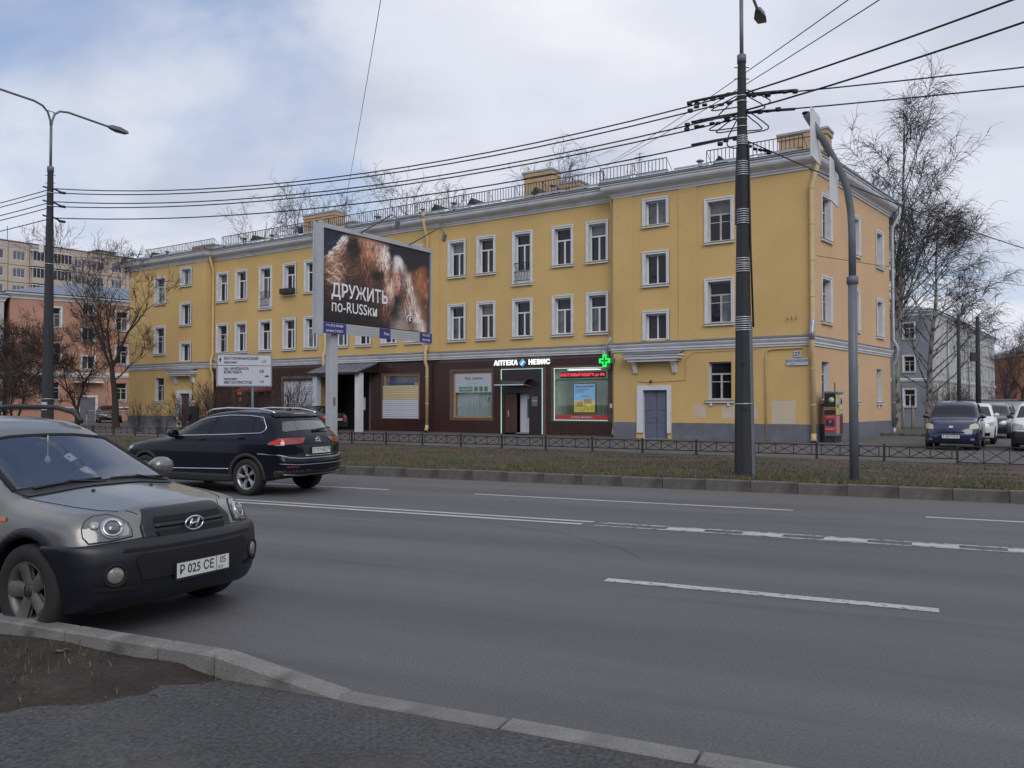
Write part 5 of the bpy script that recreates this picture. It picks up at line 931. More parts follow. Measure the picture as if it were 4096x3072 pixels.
for k in range(2600):                                        # hairs of the coat, lighter and darker
    x, y = rs.uniform(0, .62), rs.uniform(.02, .95)
    a = (2.3 + 1.2 * y + rs.normal(0, .35)) if x < .3 else (1.5 + (x - .3) * 1.2 + rs.normal(0, .3)); stroke(x, y, a, rs.uniform(.03, .09), rs.uniform(.7, 1.5), rs.choice([.55, .7, 1.35, 1.7]))
for k in range(420):                                         # the girl's long hair
    x, y = rs.uniform(.66, .80), rs.uniform(.36, .8); stroke(x + (y - .4) * .22, y, 1.25 + rs.normal(0, .12), rs.uniform(.08, .2), rs.uniform(.6, 1.1), rs.choice([.6, .75, 1.35, 1.7]))
img = np.clip(img * (.78 + .44 * fur)[..., None] * gain[..., None], 0, .66) / .70
V = np.stack(np.meshgrid(np.linspace(.02, BWD - .02, nx + 1), np.linspace(z1, z0, ny + 1)), -1).reshape(-1, 2); V = np.stack([V[:, 0], np.full(len(V), -.02), V[:, 1]], 1); q = (np.arange(ny)[:, None] * (nx + 1) + np.arange(nx)[None]).ravel(); F = np.stack([q + nx + 1, q + nx + 2, q + 1, q], 1)
mp = bpy.data.materials.new('poster_print'); mp.use_nodes = True; b = mp.node_tree.nodes['Principled BSDF']; b.inputs['Roughness'].default_value = .5; at = mp.node_tree.nodes.new('ShaderNodeAttribute'); at.attribute_name = 'print'; mp.node_tree.links.new(at.outputs['Color'], b.inputs['Base Color'])
me = np_mesh('poster', V, F, [mp]); ca = me.color_attributes.new('print', 'FLOAT_COLOR', 'CORNER'); c4 = np.concatenate([img.reshape(-1, 3), np.ones((nx * ny, 1))], 1); ca.data.foreach_set('color', np.repeat(c4, 4, axis=0).astype(np.float32).ravel()); poster = link('poster', me, bb)
text('ДРУЖИТЬ', .585, 'poster_white', poster, (.38, -.03, 5.08), 'LEFT', bold=.010, sx=.9); text('по-RUSSки', .48, 'poster_white', poster, (.38, -.03, 4.58), 'LEFT', bold=.003, sx=.92); text('Russ', .28, 'poster_white', poster, (4.40, -.03, 4.48), 'LEFT', bold=.004)
mb = MB().use('paint_white'); mb.lathe([(.16, 0), (.16, .004)], 24, axis='y', at=(4.18, -.03, 4.48)); mk = mb.build('logo_disc', poster); mb = MB().use('black'); mb.lathe([(.13, 0), (.13, .004)], 24, axis='y', at=(4.18, -.034, 4.48)); mb.build('logo_ring', mk); mb = MB().use('paint_white'); mb.prism([(x_ - .15, -.036, z_ + .06) for x_, z_ in ((4.28, 4.33), (4.33, 4.33), (4.33, 4.4), (4.4, 4.34), (4.42, 4.38), (4.36, 4.43), (4.41, 4.49), (4.37, 4.52), (4.28, 4.5))], (0, -.002, 0)); mb.build('logo_letter', mk)
for x in (1.65, 4.1):                                              # floodlights on arms
    ar = MB().use('steel_paint').tube([(x, -.02, z1 + .1), (x + .1, -.8, z1 + .42), (x + .14, -1.25, z1 + .6), (x + .15, -1.42, z1 + .52), (x + .15, -1.48, z1 + .38)], .022, 6).build('lamp_arm', bb); MB().use('steel_paint').prism([(x + .08, -1.56, z1 + .36), (x + .08, -1.45, z1 + .40), (x + .08, -1.40, z1 + .14), (x + .08, -1.47, z1 + .10)], (.15, 0, 0)).build('floodlight', ar, bevel=.015)
ar = MB().use('steel_paint').tube([(.6, .5, z1 + .1), (.4, 1.3, z1 + .3)], .022, 6).build('lamp_arm', bb); MB().use('dark_metal').box(.3, .46, 1.28, 1.4, z1 + .05, z1 + .26).build('floodlight', ar, bevel=.02)

# ---------------------------------------------------------------- poster-covered cabinet beside the house corner
kb = empty('street_cabinet', BO, BA, 'metal street cabinet plastered with concert posters at the house corner', 'cabinet'); cx0, cx1, cy0, cy1 = .42, .86, .35, 1.55
MB().use('steel_paint').box(cx0, cx1, cy0, cy1, .45, 2.2).build('body', kb, bevel=.01); MB().use('dark_metal').box(cx0 + .05, cx1 - .05, cy0 + .05, cy1 - .05, .1, .45).build('foot', kb); MB().use('galv').box(cx0 - .04, cx1 + .04, cy0 - .04, cy1 + .04, 2.2, 2.25).build('lid', kb); MB().use('black').tube([(cx1 - .1, cy0 + .3, 2.2), (cx1 - .1, cy0 + .3, 2.6)], .02, 6).build('stub', kb)
mat('pink_paper', (.55, .20, .22), .6, var=.15, scale=8); mat('yellow_paper', (.60, .46, .05), .6, var=.1); mat('black_paper', (.02, .018, .018), .5, var=.4, scale=14); mat('gold', (.55, .40, .15), .5); mat('paper', (.5, .5, .48), .7, var=.2, scale=6)
pa = MB().use('black_paper').box(cx0 + .01, cx1 - .01, cy0 - .008, cy0 - .004, 1.32, 2.15).build('poster', kb); text('ZOЛОТО', .15, 'gold', pa, ((cx0 + cx1) / 2, cy0 - .011, 1.55), bold=.003, sx=.66); MB().use('paper').lathe([(.11, 0), (.11, .002)], 16, axis='y', at=((cx0 + cx1) / 2 + .06, cy0 - .011, 1.9)).build('portrait', pa)
pa = MB().use('red_band').box(cx0 + .02, cx1 - .02, cy0 - .008, cy0 - .004, .62, 1.3).build('poster', kb); MB().use('ink').box(cx0 + .05, cx1 - .05, cy0 - .012, cy0 - .009, .86, 1.1).build('picture', pa); MB().use('wood_pale').lathe([(.05, 0), (.05, .002)], 14, axis='y', at=((cx0 + cx1) / 2, cy0 - .014, 1.02)).build('portrait', pa); text('24 АПРЕЛЯ', .09, 'paper', pa, ((cx0 + cx1) / 2, cy0 - .011, 1.22), sx=.7); text('КОНЦЕРТ', .1, 'paper', pa, ((cx0 + cx1) / 2, cy0 - .011, .74), sx=.75, bold=.002)
for m_, a_, b_, c_, d_ in (('yellow_paper', .40, .95, 1.3, 2.1), ('paper', 1.0, 1.5, 1.35, 2.12), ('pink_paper', .4, .95, .55, 1.25), ('door_brown', 1.0, 1.5, .55, 1.28)): MB().use(m_).box(cx1 + .004, cx1 + .008, a_, b_, c_, d_).build('poster', kb)
for y_, z_, r_, m_ in ((.68, 1.75, .17, 'plate_blue'), (1.25, 1.85, .14, 'black_paper'), (1.25, 1.55, .12, 'paper')): MB().use(m_).lathe([(r_, 0), (r_, .003)], 16, axis='x', at=(cx1 + .009, y_, z_)).build('picture', kb)
# ---------------------------------------------------------------- cars: bodies are grown as smooth implicit surfaces, fittings are laid on them
def surfnets(f, lo, hi, h, newton=2):
    n = [max(2, int(math.ceil((b - a) / h)) + 1) for a, b in zip(lo, hi)]; ax = [lo[i] + h * np.arange(n[i]) for i in range(3)]
    X, Y, Z = np.meshgrid(*ax, indexing='ij'); V = f(X, Y, Z); ins = V < 0
    c = [tuple((k >> i) & 1 for i in range(3)) for k in range(8)]
    sl_ = lambda o: tuple(slice(o[i], n[i] - 1 + o[i]) for i in range(3))
    cnt = sum(ins[sl_(o)].astype(np.int8) for o in c); cells = np.argwhere((cnt > 0) & (cnt < 8))
    idx = -np.ones([k - 1 for k in n], dtype=np.int64); idx[tuple(cells.T)] = np.arange(len(cells))
    acc = np.zeros((len(cells), 3)); m = np.zeros(len(cells))
    for a in range(8):
        for i in range(3):
            if c[a][i]: continue
            b = a | (1 << i); va = V[tuple((cells + c[a]).T)]; vb = V[tuple((cells + c[b]).T)]; s = (va < 0) != (vb < 0); t = np.where(s, va / np.where(va == vb, 1, va - vb), 0)
            p = cells + np.array(c[a]) + 0.0; p[:, i] += t; acc[s] += p[s]; m[s] += 1
    P = np.array(lo) + h * acc / m[:, None]
    for _ in range(newton):
        v = f(P[:, 0], P[:, 1], P[:, 2]); e = h * .25; g = np.stack([(f(*(P + e * np.eye(3)[i]).T) - f(*(P - e * np.eye(3)[i]).T)) / (2 * e) for i in range(3)], 1); q = (g * g).sum(1) + 1e-6; st = -(v / q)[:, None] * g; ln = np.linalg.norm(st, axis=1); st *= np.minimum(1, .6 * h / (ln + 1e-9))[:, None]; P = P + st
    F = []
    for i in range(3):
        j, k = (i + 1) % 3, (i + 2) % 3; sa = [slice(None)] * 3; sb = [slice(None)] * 3; sa[i] = slice(0, n[i] - 1); sb[i] = slice(1, n[i]); A = ins[tuple(sa)]; B = ins[tuple(sb)]; e = np.argwhere(A != B); e = e[(e[:, j] > 0) & (e[:, k] > 0) & (e[:, j] < n[j] - 1) & (e[:, k] < n[k] - 1)]
        flip = A[tuple(e.T)]; q = []
        for dj, dk in ((1, 1), (0, 1), (0, 0), (1, 0)): o = e.copy(); o[:, j] -= dj; o[:, k] -= dk; q.append(idx[tuple(o.T)])
        q = np.stack(q, 1); q[~flip] = q[~flip][:, ::-1]; F.append(q)
    F = np.concatenate(F); return P, F
def smax(a, b, k): h = np.clip(.5 + .5 * (a - b) / k, 0, 1); return b + (a - b) * h + k * h * (1 - h)
def curve(pts, s=.04):
    pts = sorted(pts); x = np.array([p[0] for p in pts]); y = np.array([p[1] for p in pts]); g = np.linspace(x[0] - .5, x[-1] + .5, 1200); v = np.interp(g, x, y)
    k = max(1, int(s / (g[1] - g[0]))); ker = np.hanning(2 * k + 3); ker /= ker.sum(); vp = np.pad(v, k + 1, mode='edge'); v = np.convolve(vp, ker, 'valid'); d = np.gradient(v, g); return (lambda q: np.interp(q, g, v)), (lambda q: np.interp(q, g, d))
mat('tyre', (.018, .018, .019), .85, var=.15, scale=12); mat('rim_alloy', (.36, .37, .39), .35, metal=.7, var=.1); mat('rim_dirty', (.15, .147, .14), .5, metal=.5, var=.3, scale=9); mat('chrome', (.62, .63, .66), .15, metal=.9, var=0); mat('car_plastic', (.022, .022, .024), .55, var=.1); mat('car_glass', (.008, .009, .012), .03, var=0, spec=.5); mat('screen_glass', (.030, .035, .042), .03, var=.1, scale=2, spec=1.0, coat=1)
mat('lamp_clear', (.30, .31, .325), .1, var=.1, spec=.9, coat=.8); mat('lamp_dark', (.10, .105, .115), .12, var=.1, spec=.8, coat=.8); mat('lamp_red', (.22, .006, .008), .12, spec=.8, coat=.8, var=.1); mat('lamp_red_glow', (.45, .01, .01), .15, var=0, coat=.6, emit=.12); mat('lamp_amber', (.55, .15, .02), .2); mat('plate_white', (.62, .62, .60), .5, var=.06); mat('arch_black', (.006, .006, .006), .9, var=0)
mat('fog_glass', (.20, .19, .17), .15, var=.2, scale=30, coat=.5); mat('seat_grey', (.12, .12, .13), .9, var=.15)
sheet_glass('screen_clear', (.60, .66, .68), (.85, .9, 1), .13)
mat('seam_black', (.008, .008, .009), .8, var=0); mat('cushion', (.03, .03, .035), .9)
class Car:
    def __init__(s, name, label, pos, deg, P, group=None, res=.03):
        s.P = P; s.t = empty(name, (*pos[:2], pos[2] if len(pos) > 2 else 0), R(deg), label, 'car', group); s.res = res
        s.zt, s.dzt = curve(P['top'], P.get('ts', .10)); s.xf, _ = curve([(z, x) for x, z in P['front']], .05); s.xr, _ = curve([(z, x) for x, z in P['rear']], .05); s.side, _ = curve(P['side'], .06); s.lowz, _ = curve(P['low'], .15)
        s.plan, _ = curve(P['plan'], .25); W = P['W']
        def field(x, y, z, arches=True):
            ay = np.abs(y); cr = P['crown']; zz = s.zt(x) - cr * (ay / W) ** 2 + P.get('bulge', 0) * np.exp(-(ay / .42) ** 4) * np.clip((x + .45) / .3, 0, 1)
            top = (z - zz) / np.sqrt(1 + np.minimum(s.dzt(x), 3) ** 2); sd = ay - s.side(z) * s.plan(x)
            fr = x - (s.xf(z) - P['bowf'] * (ay / W) ** P.get('bowp', 2.6)); re = (s.xr(z) + P['bowr'] * (ay / W) ** 2.6) - x; lo = s.lowz(x) - z
            v = smax(top, sd, P.get('ke', .12)); v = smax(v, smax(fr, re, .02), P.get('kf', .10)); v = smax(v, lo, .05)
            
            if arches:
                for fn in P.get('extra', []): v = fn(v, x, ay, z)
                for ax_ in (P.get('fx', 0), -P['wb']): v = np.maximum(v, -np.maximum(np.hypot(x - ax_, z - P['wr']) - P['ar'], P['yin'] - ay))
            return v
        s.field = field; s.lo = (s.xr(.6) - .15, -W - .1, .08); s.hi = (s.xf(.5) + .12, W + .1, P['H'] + .12)
    def grow(s, name, f, lo, hi, mats, midx=None, res=None, parent=None, newton=2):
        Pn, F = surfnets(f, lo, hi, res or s.res, newton)
        mi = midx(Pn[F].mean(1)) if midx else None; me = np_mesh(name, Pn, F, mats, mi, True); return link(name, me, parent or s.t)
    def body(s, paint, lower=None):
        P = s.P
        def mi(c):
            inside = np.zeros(len(c), int); ay = np.abs(c[:, 1])
            for ax_ in (P.get('fx', 0), -P['wb']): inside |= ((np.hypot(c[:, 0] - ax_, c[:, 2] - P['wr']) < P['ar'] + .012) & (ay < s.side(c[:, 2]) * s.plan(c[:, 0]) - .025)).astype(int)
            inside |= (c[:, 2] < s.lowz(c[:, 0]) + .02).astype(int)
            inside |= (s.field(c[:, 0], c[:, 1], c[:, 2], False) < -.02).astype(int) * 2 * (1 - inside)
            return inside
        s.b = s.grow('body', s.field, s.lo, s.hi, [paint, 'arch_black', 'cushion'], mi); Pn, F = surfnets(lambda x, y, z: s.field(x, y, z, False), s.lo, s.hi, s.res * 1.2, 2); s.bvh = BVHTree.FromPolygons([tuple(p) for p in Pn], [tuple(q) for q in F]); return s.b
    def shell(s, name, region, m, infl=.012, lo=None, hi=None, parent=None, k=.012, res=None, sides=False):
        if sides:
            lo, hi = lo or s.lo, hi or s.hi
            s.grow(name, lambda x, y, z: smax(s.field(x, y, z) - infl, region(x, y, z), k), (lo[0], .3, lo[2]), hi, [m], parent=parent, res=res)
            return s.grow(name, lambda x, y, z: smax(s.field(x, y, z) - infl, region(x, -y, z), k), lo, (hi[0], -.3, hi[2]), [m], parent=parent, res=res)
        return s.grow(name, lambda x, y, z: smax(s.field(x, y, z) - infl, region(x, np.abs(y), z), k), lo or s.lo, hi or s.hi, [m], parent=parent, res=res)
    def decal(s, name, pts, d, m, off=.004, res=.05, parent=None, mirror=False, thick=0):
        """polygon of rough 3-D points thrown along direction d onto the body"""
        outs = []
        for sg in ((1, -1) if mirror else (1,)):
            dd = Vector((d[0], d[1] * sg, d[2])).normalized(); a = Vector((0, 0, 1)).cross(dd).normalized(); b = dd.cross(a); bm = bmesh.new()
            q = [Vector((p[0], p[1] * sg, p[2])) for p in pts]; vs = [bm.verts.new((p.dot(a), p.dot(b), 0)) for p in q]; fc = bm.faces.new(vs); bmesh.ops.triangulate(bm, faces=[fc])
            xs = [v.co.x for v in vs]; ys = [v.co.y for v in vs]
            for axis, lo, hi in ((0, min(xs), max(xs)), (1, min(ys), max(ys))):
                k = lo + res
                while k < hi - 1e-4:
                    no = Vector((1, 0, 0)) if axis == 0 else Vector((0, 1, 0)); bmesh.ops.bisect_plane(bm, geom=bm.verts[:] + bm.edges[:] + bm.faces[:], plane_co=no * k, plane_no=no); k += res
            for v in bm.verts:
                o = a * v.co.x + b * v.co.y; h = s.bvh.ray_cast(o + dd * 4, -dd, 8)
                if h[0] is None: h = s.bvh.find_nearest(o + dd * 1.0)
                v.co = h[0] + dd * off * .5 + h[1] * off * .6
            for f in bm.faces: f.smooth = True
            bmesh.ops.recalc_face_normals(bm, faces=bm.faces); cen = sum((f.normal for f in bm.faces), Vector())
            if cen.dot(dd) < 0: bmesh.ops.reverse_faces(bm, faces=bm.faces)
            if thick:
                r_ = bmesh.ops.extrude_face_region(bm, geom=bm.faces[:]); vv = [g for g in r_['geom'] if isinstance(g, bmesh.types.BMVert)]; bmesh.ops.translate(bm, verts=vv, vec=dd * thick)
            me = bpy.data.meshes.new(name); bm.to_mesh(me); bm.free(); me.materials.append(MATS[m]); outs.append(link(name, me, parent or s.t))
        return outs
    def line(s, name, pts, d, w, m, off=.004, parent=None, mirror=False):
        """thin strip following points on the body"""
        for sg in ((1, -1) if mirror else (1,)):
            dd = Vector((d[0], d[1] * sg, d[2])).normalized(); P = []
            for (p, q) in zip(pts, pts[1:]):
                n = max(2, int((Vector(q) - Vector(p)).length / .06))
                for i in range(n): P.append(Vector(p).lerp(Vector(q), i / n))
            P.append(Vector(pts[-1])); H = []
            for p in P:
                p = Vector((p[0], p[1] * sg, p[2])); h = s.bvh.ray_cast(p + dd * 3, -dd, 6)
                if h[0] is None: h = s.bvh.find_nearest(p)
                H.append(h[0] + h[1] * off)
            MB().use(m).tube(H, w / 2, 5).build(name, parent or s.t)
    def point(s, p, d):
        dd = Vector(d).normalized(); h = s.bvh.ray_cast(Vector(p) + dd * 3, -dd, 6); return h[0], h[1]
    def wheels(s, spokes, rim_m, kind=5, rimr=.215, steer=0, tw=.225):
        P = s.P; r_ = P['wr']; hw = tw / 2
        ty = MB().use('tyre').lathe([(rimr, -hw * .8), (rimr + .03, -hw * .95), (r_ - .04, -hw), (r_ - .01, -hw * .86), (r_, -hw * .6), (r_, hw * .6), (r_ - .01, hw * .86), (r_ - .04, hw), (rimr + .03, hw * .95), (rimr, hw * .8)], 36, axis='y', caps=False).mesh('wheel')
        rm = MB().use(rim_m); rm.lathe([(rimr + .004, -hw * .86), (rimr - .012, -hw * .86), (rimr - .03, -hw * .5), (rimr - .03, hw * .6)], 36, axis='y', caps=False)
        rm.lathe([(.001, -hw * .72), (.045, -hw * .72), (.062, -hw * .6), (.062, -hw * .3)], 20, axis='y')
        for i in range(spokes):
            a0 = 2 * PI * i / spokes + .3
            if kind == 5: segs = [(0, .052)]
            else: segs = [(-.13, .02), (.13, .02)]
            for da, w in segs:
                a = a0; b_ = a0 + da; V = []
                for rr, aa, ww, yy in ((.05, a, w * (1.0 if kind == 5 else .9), -hw * .64), (rimr * .55, (a + b_) / 2, w * (1.0 if kind == 5 else .9), -hw * .70), (rimr - .012, b_, w * 1.25, -hw * .80)):
                    c, sn = math.cos(aa), math.sin(aa)
                    for sd, up in ((-1, 0), (-.55, -.012), (.55, -.012), (1, 0)): V.append((c * rr - sn * sd * ww, yy + up, sn * rr + c * sd * ww))
                F = [(k * 4 + j, k * 4 + j + 1, k * 4 + 5 + j, k * 4 + 4 + j) for k in range(2) for j in range(3)]; rm.add(V, F, True); rm.add([(p[0], p[1] + .03, p[2]) for p in V], F, True)
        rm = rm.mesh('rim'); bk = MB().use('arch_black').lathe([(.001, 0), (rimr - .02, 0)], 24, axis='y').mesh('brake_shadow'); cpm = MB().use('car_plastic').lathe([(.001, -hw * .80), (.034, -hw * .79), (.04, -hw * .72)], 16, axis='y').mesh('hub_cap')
        for x in (P.get('fx', 0), -P['wb']):
            for sg in (1, -1):
                w = link('wheel', ty, s.t, (x, sg * (P['track'] / 2), r_)); w.rotation_euler = (0, random.uniform(0, 6), (PI if sg > 0 else 0) + (steer if x == 0 else 0)); w.rotation_mode = 'XYZ'
                w.rotation_euler = (0, 0, (PI if sg > 0 else 0) + (steer if x == 0 else 0)); r1 = link('rim', rm, w); r1.rotation_euler = (0, random.uniform(0, 1.2), 0); link('brake_shadow', bk, w, (0, .0, 0)); link('hub_cap', cpm, w)
    def mirror_part(s, x, z, paint, out=.2, w=.2, h=.15):
        for sg in (1, -1):
            p, nrm = s.point((x, sg * .5, z), (0, sg, 0)); c = Vector((p.x, p.y + sg * out * .62, z)); k = MB().use(paint)
            V = []; F = []; n = 10
            for i, (q, sc) in enumerate(((-.5, .55), (-.42, .85), (-.1, 1), (.3, .9), (.5, .5))):
                for j in range(n): a = 2 * PI * j / n; V.append((c.x + q * .16, c.y + math.cos(a) * w * .5 * sc, c.z + math.sin(a) * h * .5 * sc))
            for i in range(4):
                for j in range(n): F.append((i * n + j, i * n + (j + 1) % n, i * n + n + (j + 1) % n, i * n + n + j))
            F += [tuple(range(n))[::-1], tuple(range(4 * n, 5 * n))]; k.add(V, F, True); o = k.build('door_mirror', s.t); MB().use('car_plastic').tube([(p.x, p.y - sg * .02, z - .05), (c.x, c.y, c.z - .04)], .03, 6).build('mirror_foot', o)
            MB().use('car_glass').lathe([(.001, 0), (min(w, h) * .42, 0)], 12, axis='x', at=(c.x - .083, c.y, c.z)).build('mirror_glass', o)
    def plate(s, x, z, yaw_front, txt, reg, wd=.52, ht=.112, frame='black'):
        """number plate standing on the bumper; yaw_front 1 front, -1 rear"""
        t = MB().use(frame).box(-wd / 2 - .01, wd / 2 + .01, 0, .012, -ht / 2 - .018, ht / 2 + .01).build('number_plate', s.t, (x, 0, z), R(90) if yaw_front > 0 else R(-90)); MB().use('plate_white').box(-wd / 2, wd / 2, -.004, 0, -ht / 2, ht / 2).build('plate_face', t)
        if txt: text(txt, .098, 'ink_black', t, (-wd * .5 + .02, -.006, 0), 'LEFT', bold=.001, sx=.88); MB().use('ink_black').box(wd * .245, wd * .25, -.0065, -.0045, -ht / 2, ht / 2).build('plate_line', t); text(reg, .072, 'ink_black', t, (wd * .375, -.006, .018), sx=.9); text('RUS', .03, 'ink_black', t, (wd * .33, -.006, -.036))
        return t
def pg(*a): return list(a)
# ---- the silver off-roader parked at the near kerb
mat('paint_silver', (.205, .20, .188), .32, metal=.55, var=.05, scale=3, spec=.5, coat=.55, stain=(2.5, (.165, .16, .15), .5, .8)); mat('bumper_navy', (.008, .009, .015), .42, var=.1, scale=4)
SF = dict(fx=.11, W=.92, H=1.72, wb=2.62, wr=.352, ar=.415, yin=.5, track=1.58, crown=.065, bulge=.018, bowf=.30, bowr=.16, ke=.15, kf=.12, ts=.12,
    top=[(1.1, .60), (.92, .80), (.82, .89), (.66, .945), (.3, 1.0), (-.12, 1.05), (-.24, 1.068), (-1.2, 1.53), (-1.42, 1.60), (-1.9, 1.64), (-2.7, 1.63), (-3.2, 1.58), (-3.4, 1.48), (-3.6, 1.05), (-3.75, .8)],
    front=[(.70, .1), (.80, .22), (.88, .32), (.905, .45), (.905, .60), (.885, .69), (.83, .745), (.80, .84), (.76, .92), (.68, 1.0), (.5, 1.2)], rear=[(-3.4, .1), (-3.58, .3), (-3.62, .6), (-3.56, .9), (-3.5, 1.1), (-3.3, 1.55), (-3.2, 1.7)],
    side=[(.1, .82), (.25, .865), (.45, .90), (.7, .915), (.9, .89), (1.02, .855), (1.1, .82), (1.55, .64), (1.8, .54)], plan=[(-3.7, .90), (-3.2, .97), (-2.4, 1), (-.6, 1), (.3, .985), (.7, .93), (1, .84)], low=[(-3.7, .42), (-3.2, .34), (-2, .24), (.3, .24), (.7, .25), (.95, .34)])
def sf_hollow(v, x, ay, z):
    v1 = np.maximum(v, -np.maximum(np.maximum(v + .05, .82 - z), np.maximum(x + .22, -3.0 - x)))
    return np.maximum(v1, -np.maximum(np.maximum(ay - (.715 - .30 * (z - 1.075)), 1.085 - z), np.maximum(z - 1.445, -1.35 - x + (z - 1.3) * .5)))
SF['extra'] = [sf_hollow]
sf = Car('suv', 'dusty silver off-road car with dark bumper parked at the near left', (-3.29, 7.18), -27.3, SF, res=.024)
sf.body('paint_silver')
bump = sf.shell('front_bumper', lambda x, y, z: np.maximum(np.maximum(z - (.745 - .03 * np.clip((y - .45) / .4, 0, 1)), (.30 + .0 * y) - x), -(z - .2)), 'bumper_navy', .036, lo=(.2, -1.05, .15), hi=(1.05, 1.05, .85), res=.02)
sf.shell('side_cladding', lambda x, y, z: np.maximum(np.maximum(z - .47, x - .30), np.maximum(-3.3 - x, .6 - y)), 'bumper_navy', .014, hi=(.35, 1.05, .6), lo=(-3.4, -1.05, .1), res=.03, sides=True)
for ax_, nm in ((.11, 'wheel_arch_trim'), (-2.62, 'wheel_arch_trim')): sf.shell(nm, lambda x, y, z, a=ax_: np.maximum(np.maximum(np.hypot(x - a, z - .352) - .475, .6 - y), .2 - z), 'bumper_navy', .013, lo=(ax_ - .55, -1.05, .12), hi=(ax_ + .55, 1.05, .92), res=.024, sides=True)
sf.shell('rear_bumper', lambda x, y, z: np.maximum(z - .68, x + 3.2), 'bumper_navy', .02, lo=(-3.85, -1.05, .2), hi=(-3.1, 1.05, .8), res=.04)
# grille hood piece with slots and oval badge
fwd = (1, 0, .0); gpts = lambda k, x=.8: [(x, y, z) for y, z in k]
grl = sf.shell('grille_surround', lambda x, y, z: np.maximum(np.maximum(y - (.435 - .10 * np.clip((z - .82) / .14, 0, 1)), z - (.945 - .35 * np.clip(y - .25, 0, 1) ** 2 * 2)), np.maximum(.73 - z, .5 - x)), 'bumper_navy', .022, lo=(.55, -.5, .62), hi=(1.05, .5, 1.02), res=.014, k=.02)
def slot(z0, z1, w0, w1, n_, m_='arch_black', off=.027): return sf.decal(n_, gpts([(-w0, z0), (w0, z0), (w1, z1), (-w1, z1)]), fwd, m_, off, .05, grl)
slot(.725, .775, .31, .335, 'grille_slot'); slot(.835, .872, .335, .315, 'grille_slot')
for k in range(1): sf.line('grille_bar', [(.85, -.33, .805), (.85, .33, .805)], fwd, .03, 'bumper_navy', .026, grl)
p, nn_ = sf.point((.9, 0, .805), fwd); bd_ = MB().use('chrome'); bd_.tube([(0, .088 * math.cos(a), .052 * math.sin(a)) for a in np.linspace(0, 2 * PI, 25)], .008, 6)
for y_ in (-.034, .034): bd_.tube([(0, y_ - .016, -.036), (0, y_ + .012, .036)], .011, 6)
bd_.tube([(0, -.036, -.008), (0, .036, .010)], .009, 6); bd_.build('badge', grl, (p.x + .05, 0, .806))
# headlamps with reflector bowls
hl = [(.68, y_, z_) for y_, z_ in ((.86, .85), (.835, .90), (.77, .93), (.66, .93), (.56, .90), (.48, .85), (.45, .80), (.44, .748), (.62, .735), (.80, .74), (.85, .79))]
hd = (5.55, 4.23, .9)
for o in sf.decal('headlamp', hl, hd, 'lamp_dark', .008, .05, mirror=True): pass
sf.decal('headlamp_rim', [(q[0], .65 + (q[1] - .65) * 1.05, .835 + (q[2] - .835) * 1.09) for q in hl], hd, 'seam_black', .003, .05, mirror=True)
for sg in (1, -1):
    dd_ = Vector((hd[0], hd[1] * sg, hd[2])).normalized(); p, nn_ = sf.point((.68, sg * .61, .825), dd_); qe = nn_.to_track_quat('Z', 'Y').to_euler()
    bw = MB().use('chrome').tube([(.062 * math.cos(a), .062 * math.sin(a), .014) for a in np.linspace(0, 2 * PI, 25)], .010, 6).build('lamp_ring', sf.t, p); bw.rotation_euler = qe; MB().use('lamp_clear').lathe([(.085, .006), (.082, .013), (.052, .012)], 24).build('reflector', bw); MB().use('lamp_dark').lathe([(.052, .012), (.04, .026), (.02, .034), (.001, .036)], 20, caps=False).build('lamp_lens', bw)
    p2, n2 = sf.point((.68, sg * .76, .86), dd_); tb = MB().use('lamp_clear').lathe([(.036, .008), (.03, .016), (.001, .02)], 16).build('turn_lamp', sf.t, p2); tb.rotation_euler = n2.to_track_quat('Z', 'Y').to_euler()
sf.decal('lamp_bowl', [(.68, .60, .752), (.68, .47, .758), (.68, .465, .80), (.68, .50, .845), (.68, .53, .80)], hd, 'lamp_clear', .013, .06, mirror=True)
# bumper intake, fog lamps, plate
sf.decal('air_intake', gpts([(-.50, .45), (.50, .45), (.54, .60), (.50, .635), (-.50, .635), (-.54, .60)], .9), fwd, 'arch_black', .043, .06, bump)
sf.decal('bumper_step', gpts([(-.62, .655), (.62, .655), (.6, .675), (-.6, .675)], .9), fwd, 'arch_black', .041, .06, bump)
for sg in (1, -1):
    p, nn_ = sf.point((.8, sg * .67, .50), (.92, sg * .38, 0)); q = (Vector((.92, sg * .38, 0))).to_track_quat('X', 'Z').to_euler()
    o = MB().use('seam_black').lathe([(.085, -.03), (.085, .012), (.07, .014), (.066, .0)], 20, axis='x').build('fog_lamp', bump, p + Vector((.03, sg * .014, 0))); o.rotation_euler = q; MB().use('fog_glass').lathe([(.066, .0), (.05, .014), (.001, .018)], 20, axis='x').build('fog_lens', o)
    sf.decal('bumper_scoop', [(.85, sg * .52, .415), (.75, sg * .80, .43), (.75, sg * .79, .40), (.85, sg * .54, .385)], (.9, sg * .44, 0), 'arch_black', .042, .06, bump)
sf.plate(.964, .475, 1, 'Р 025 СЕ', '05')
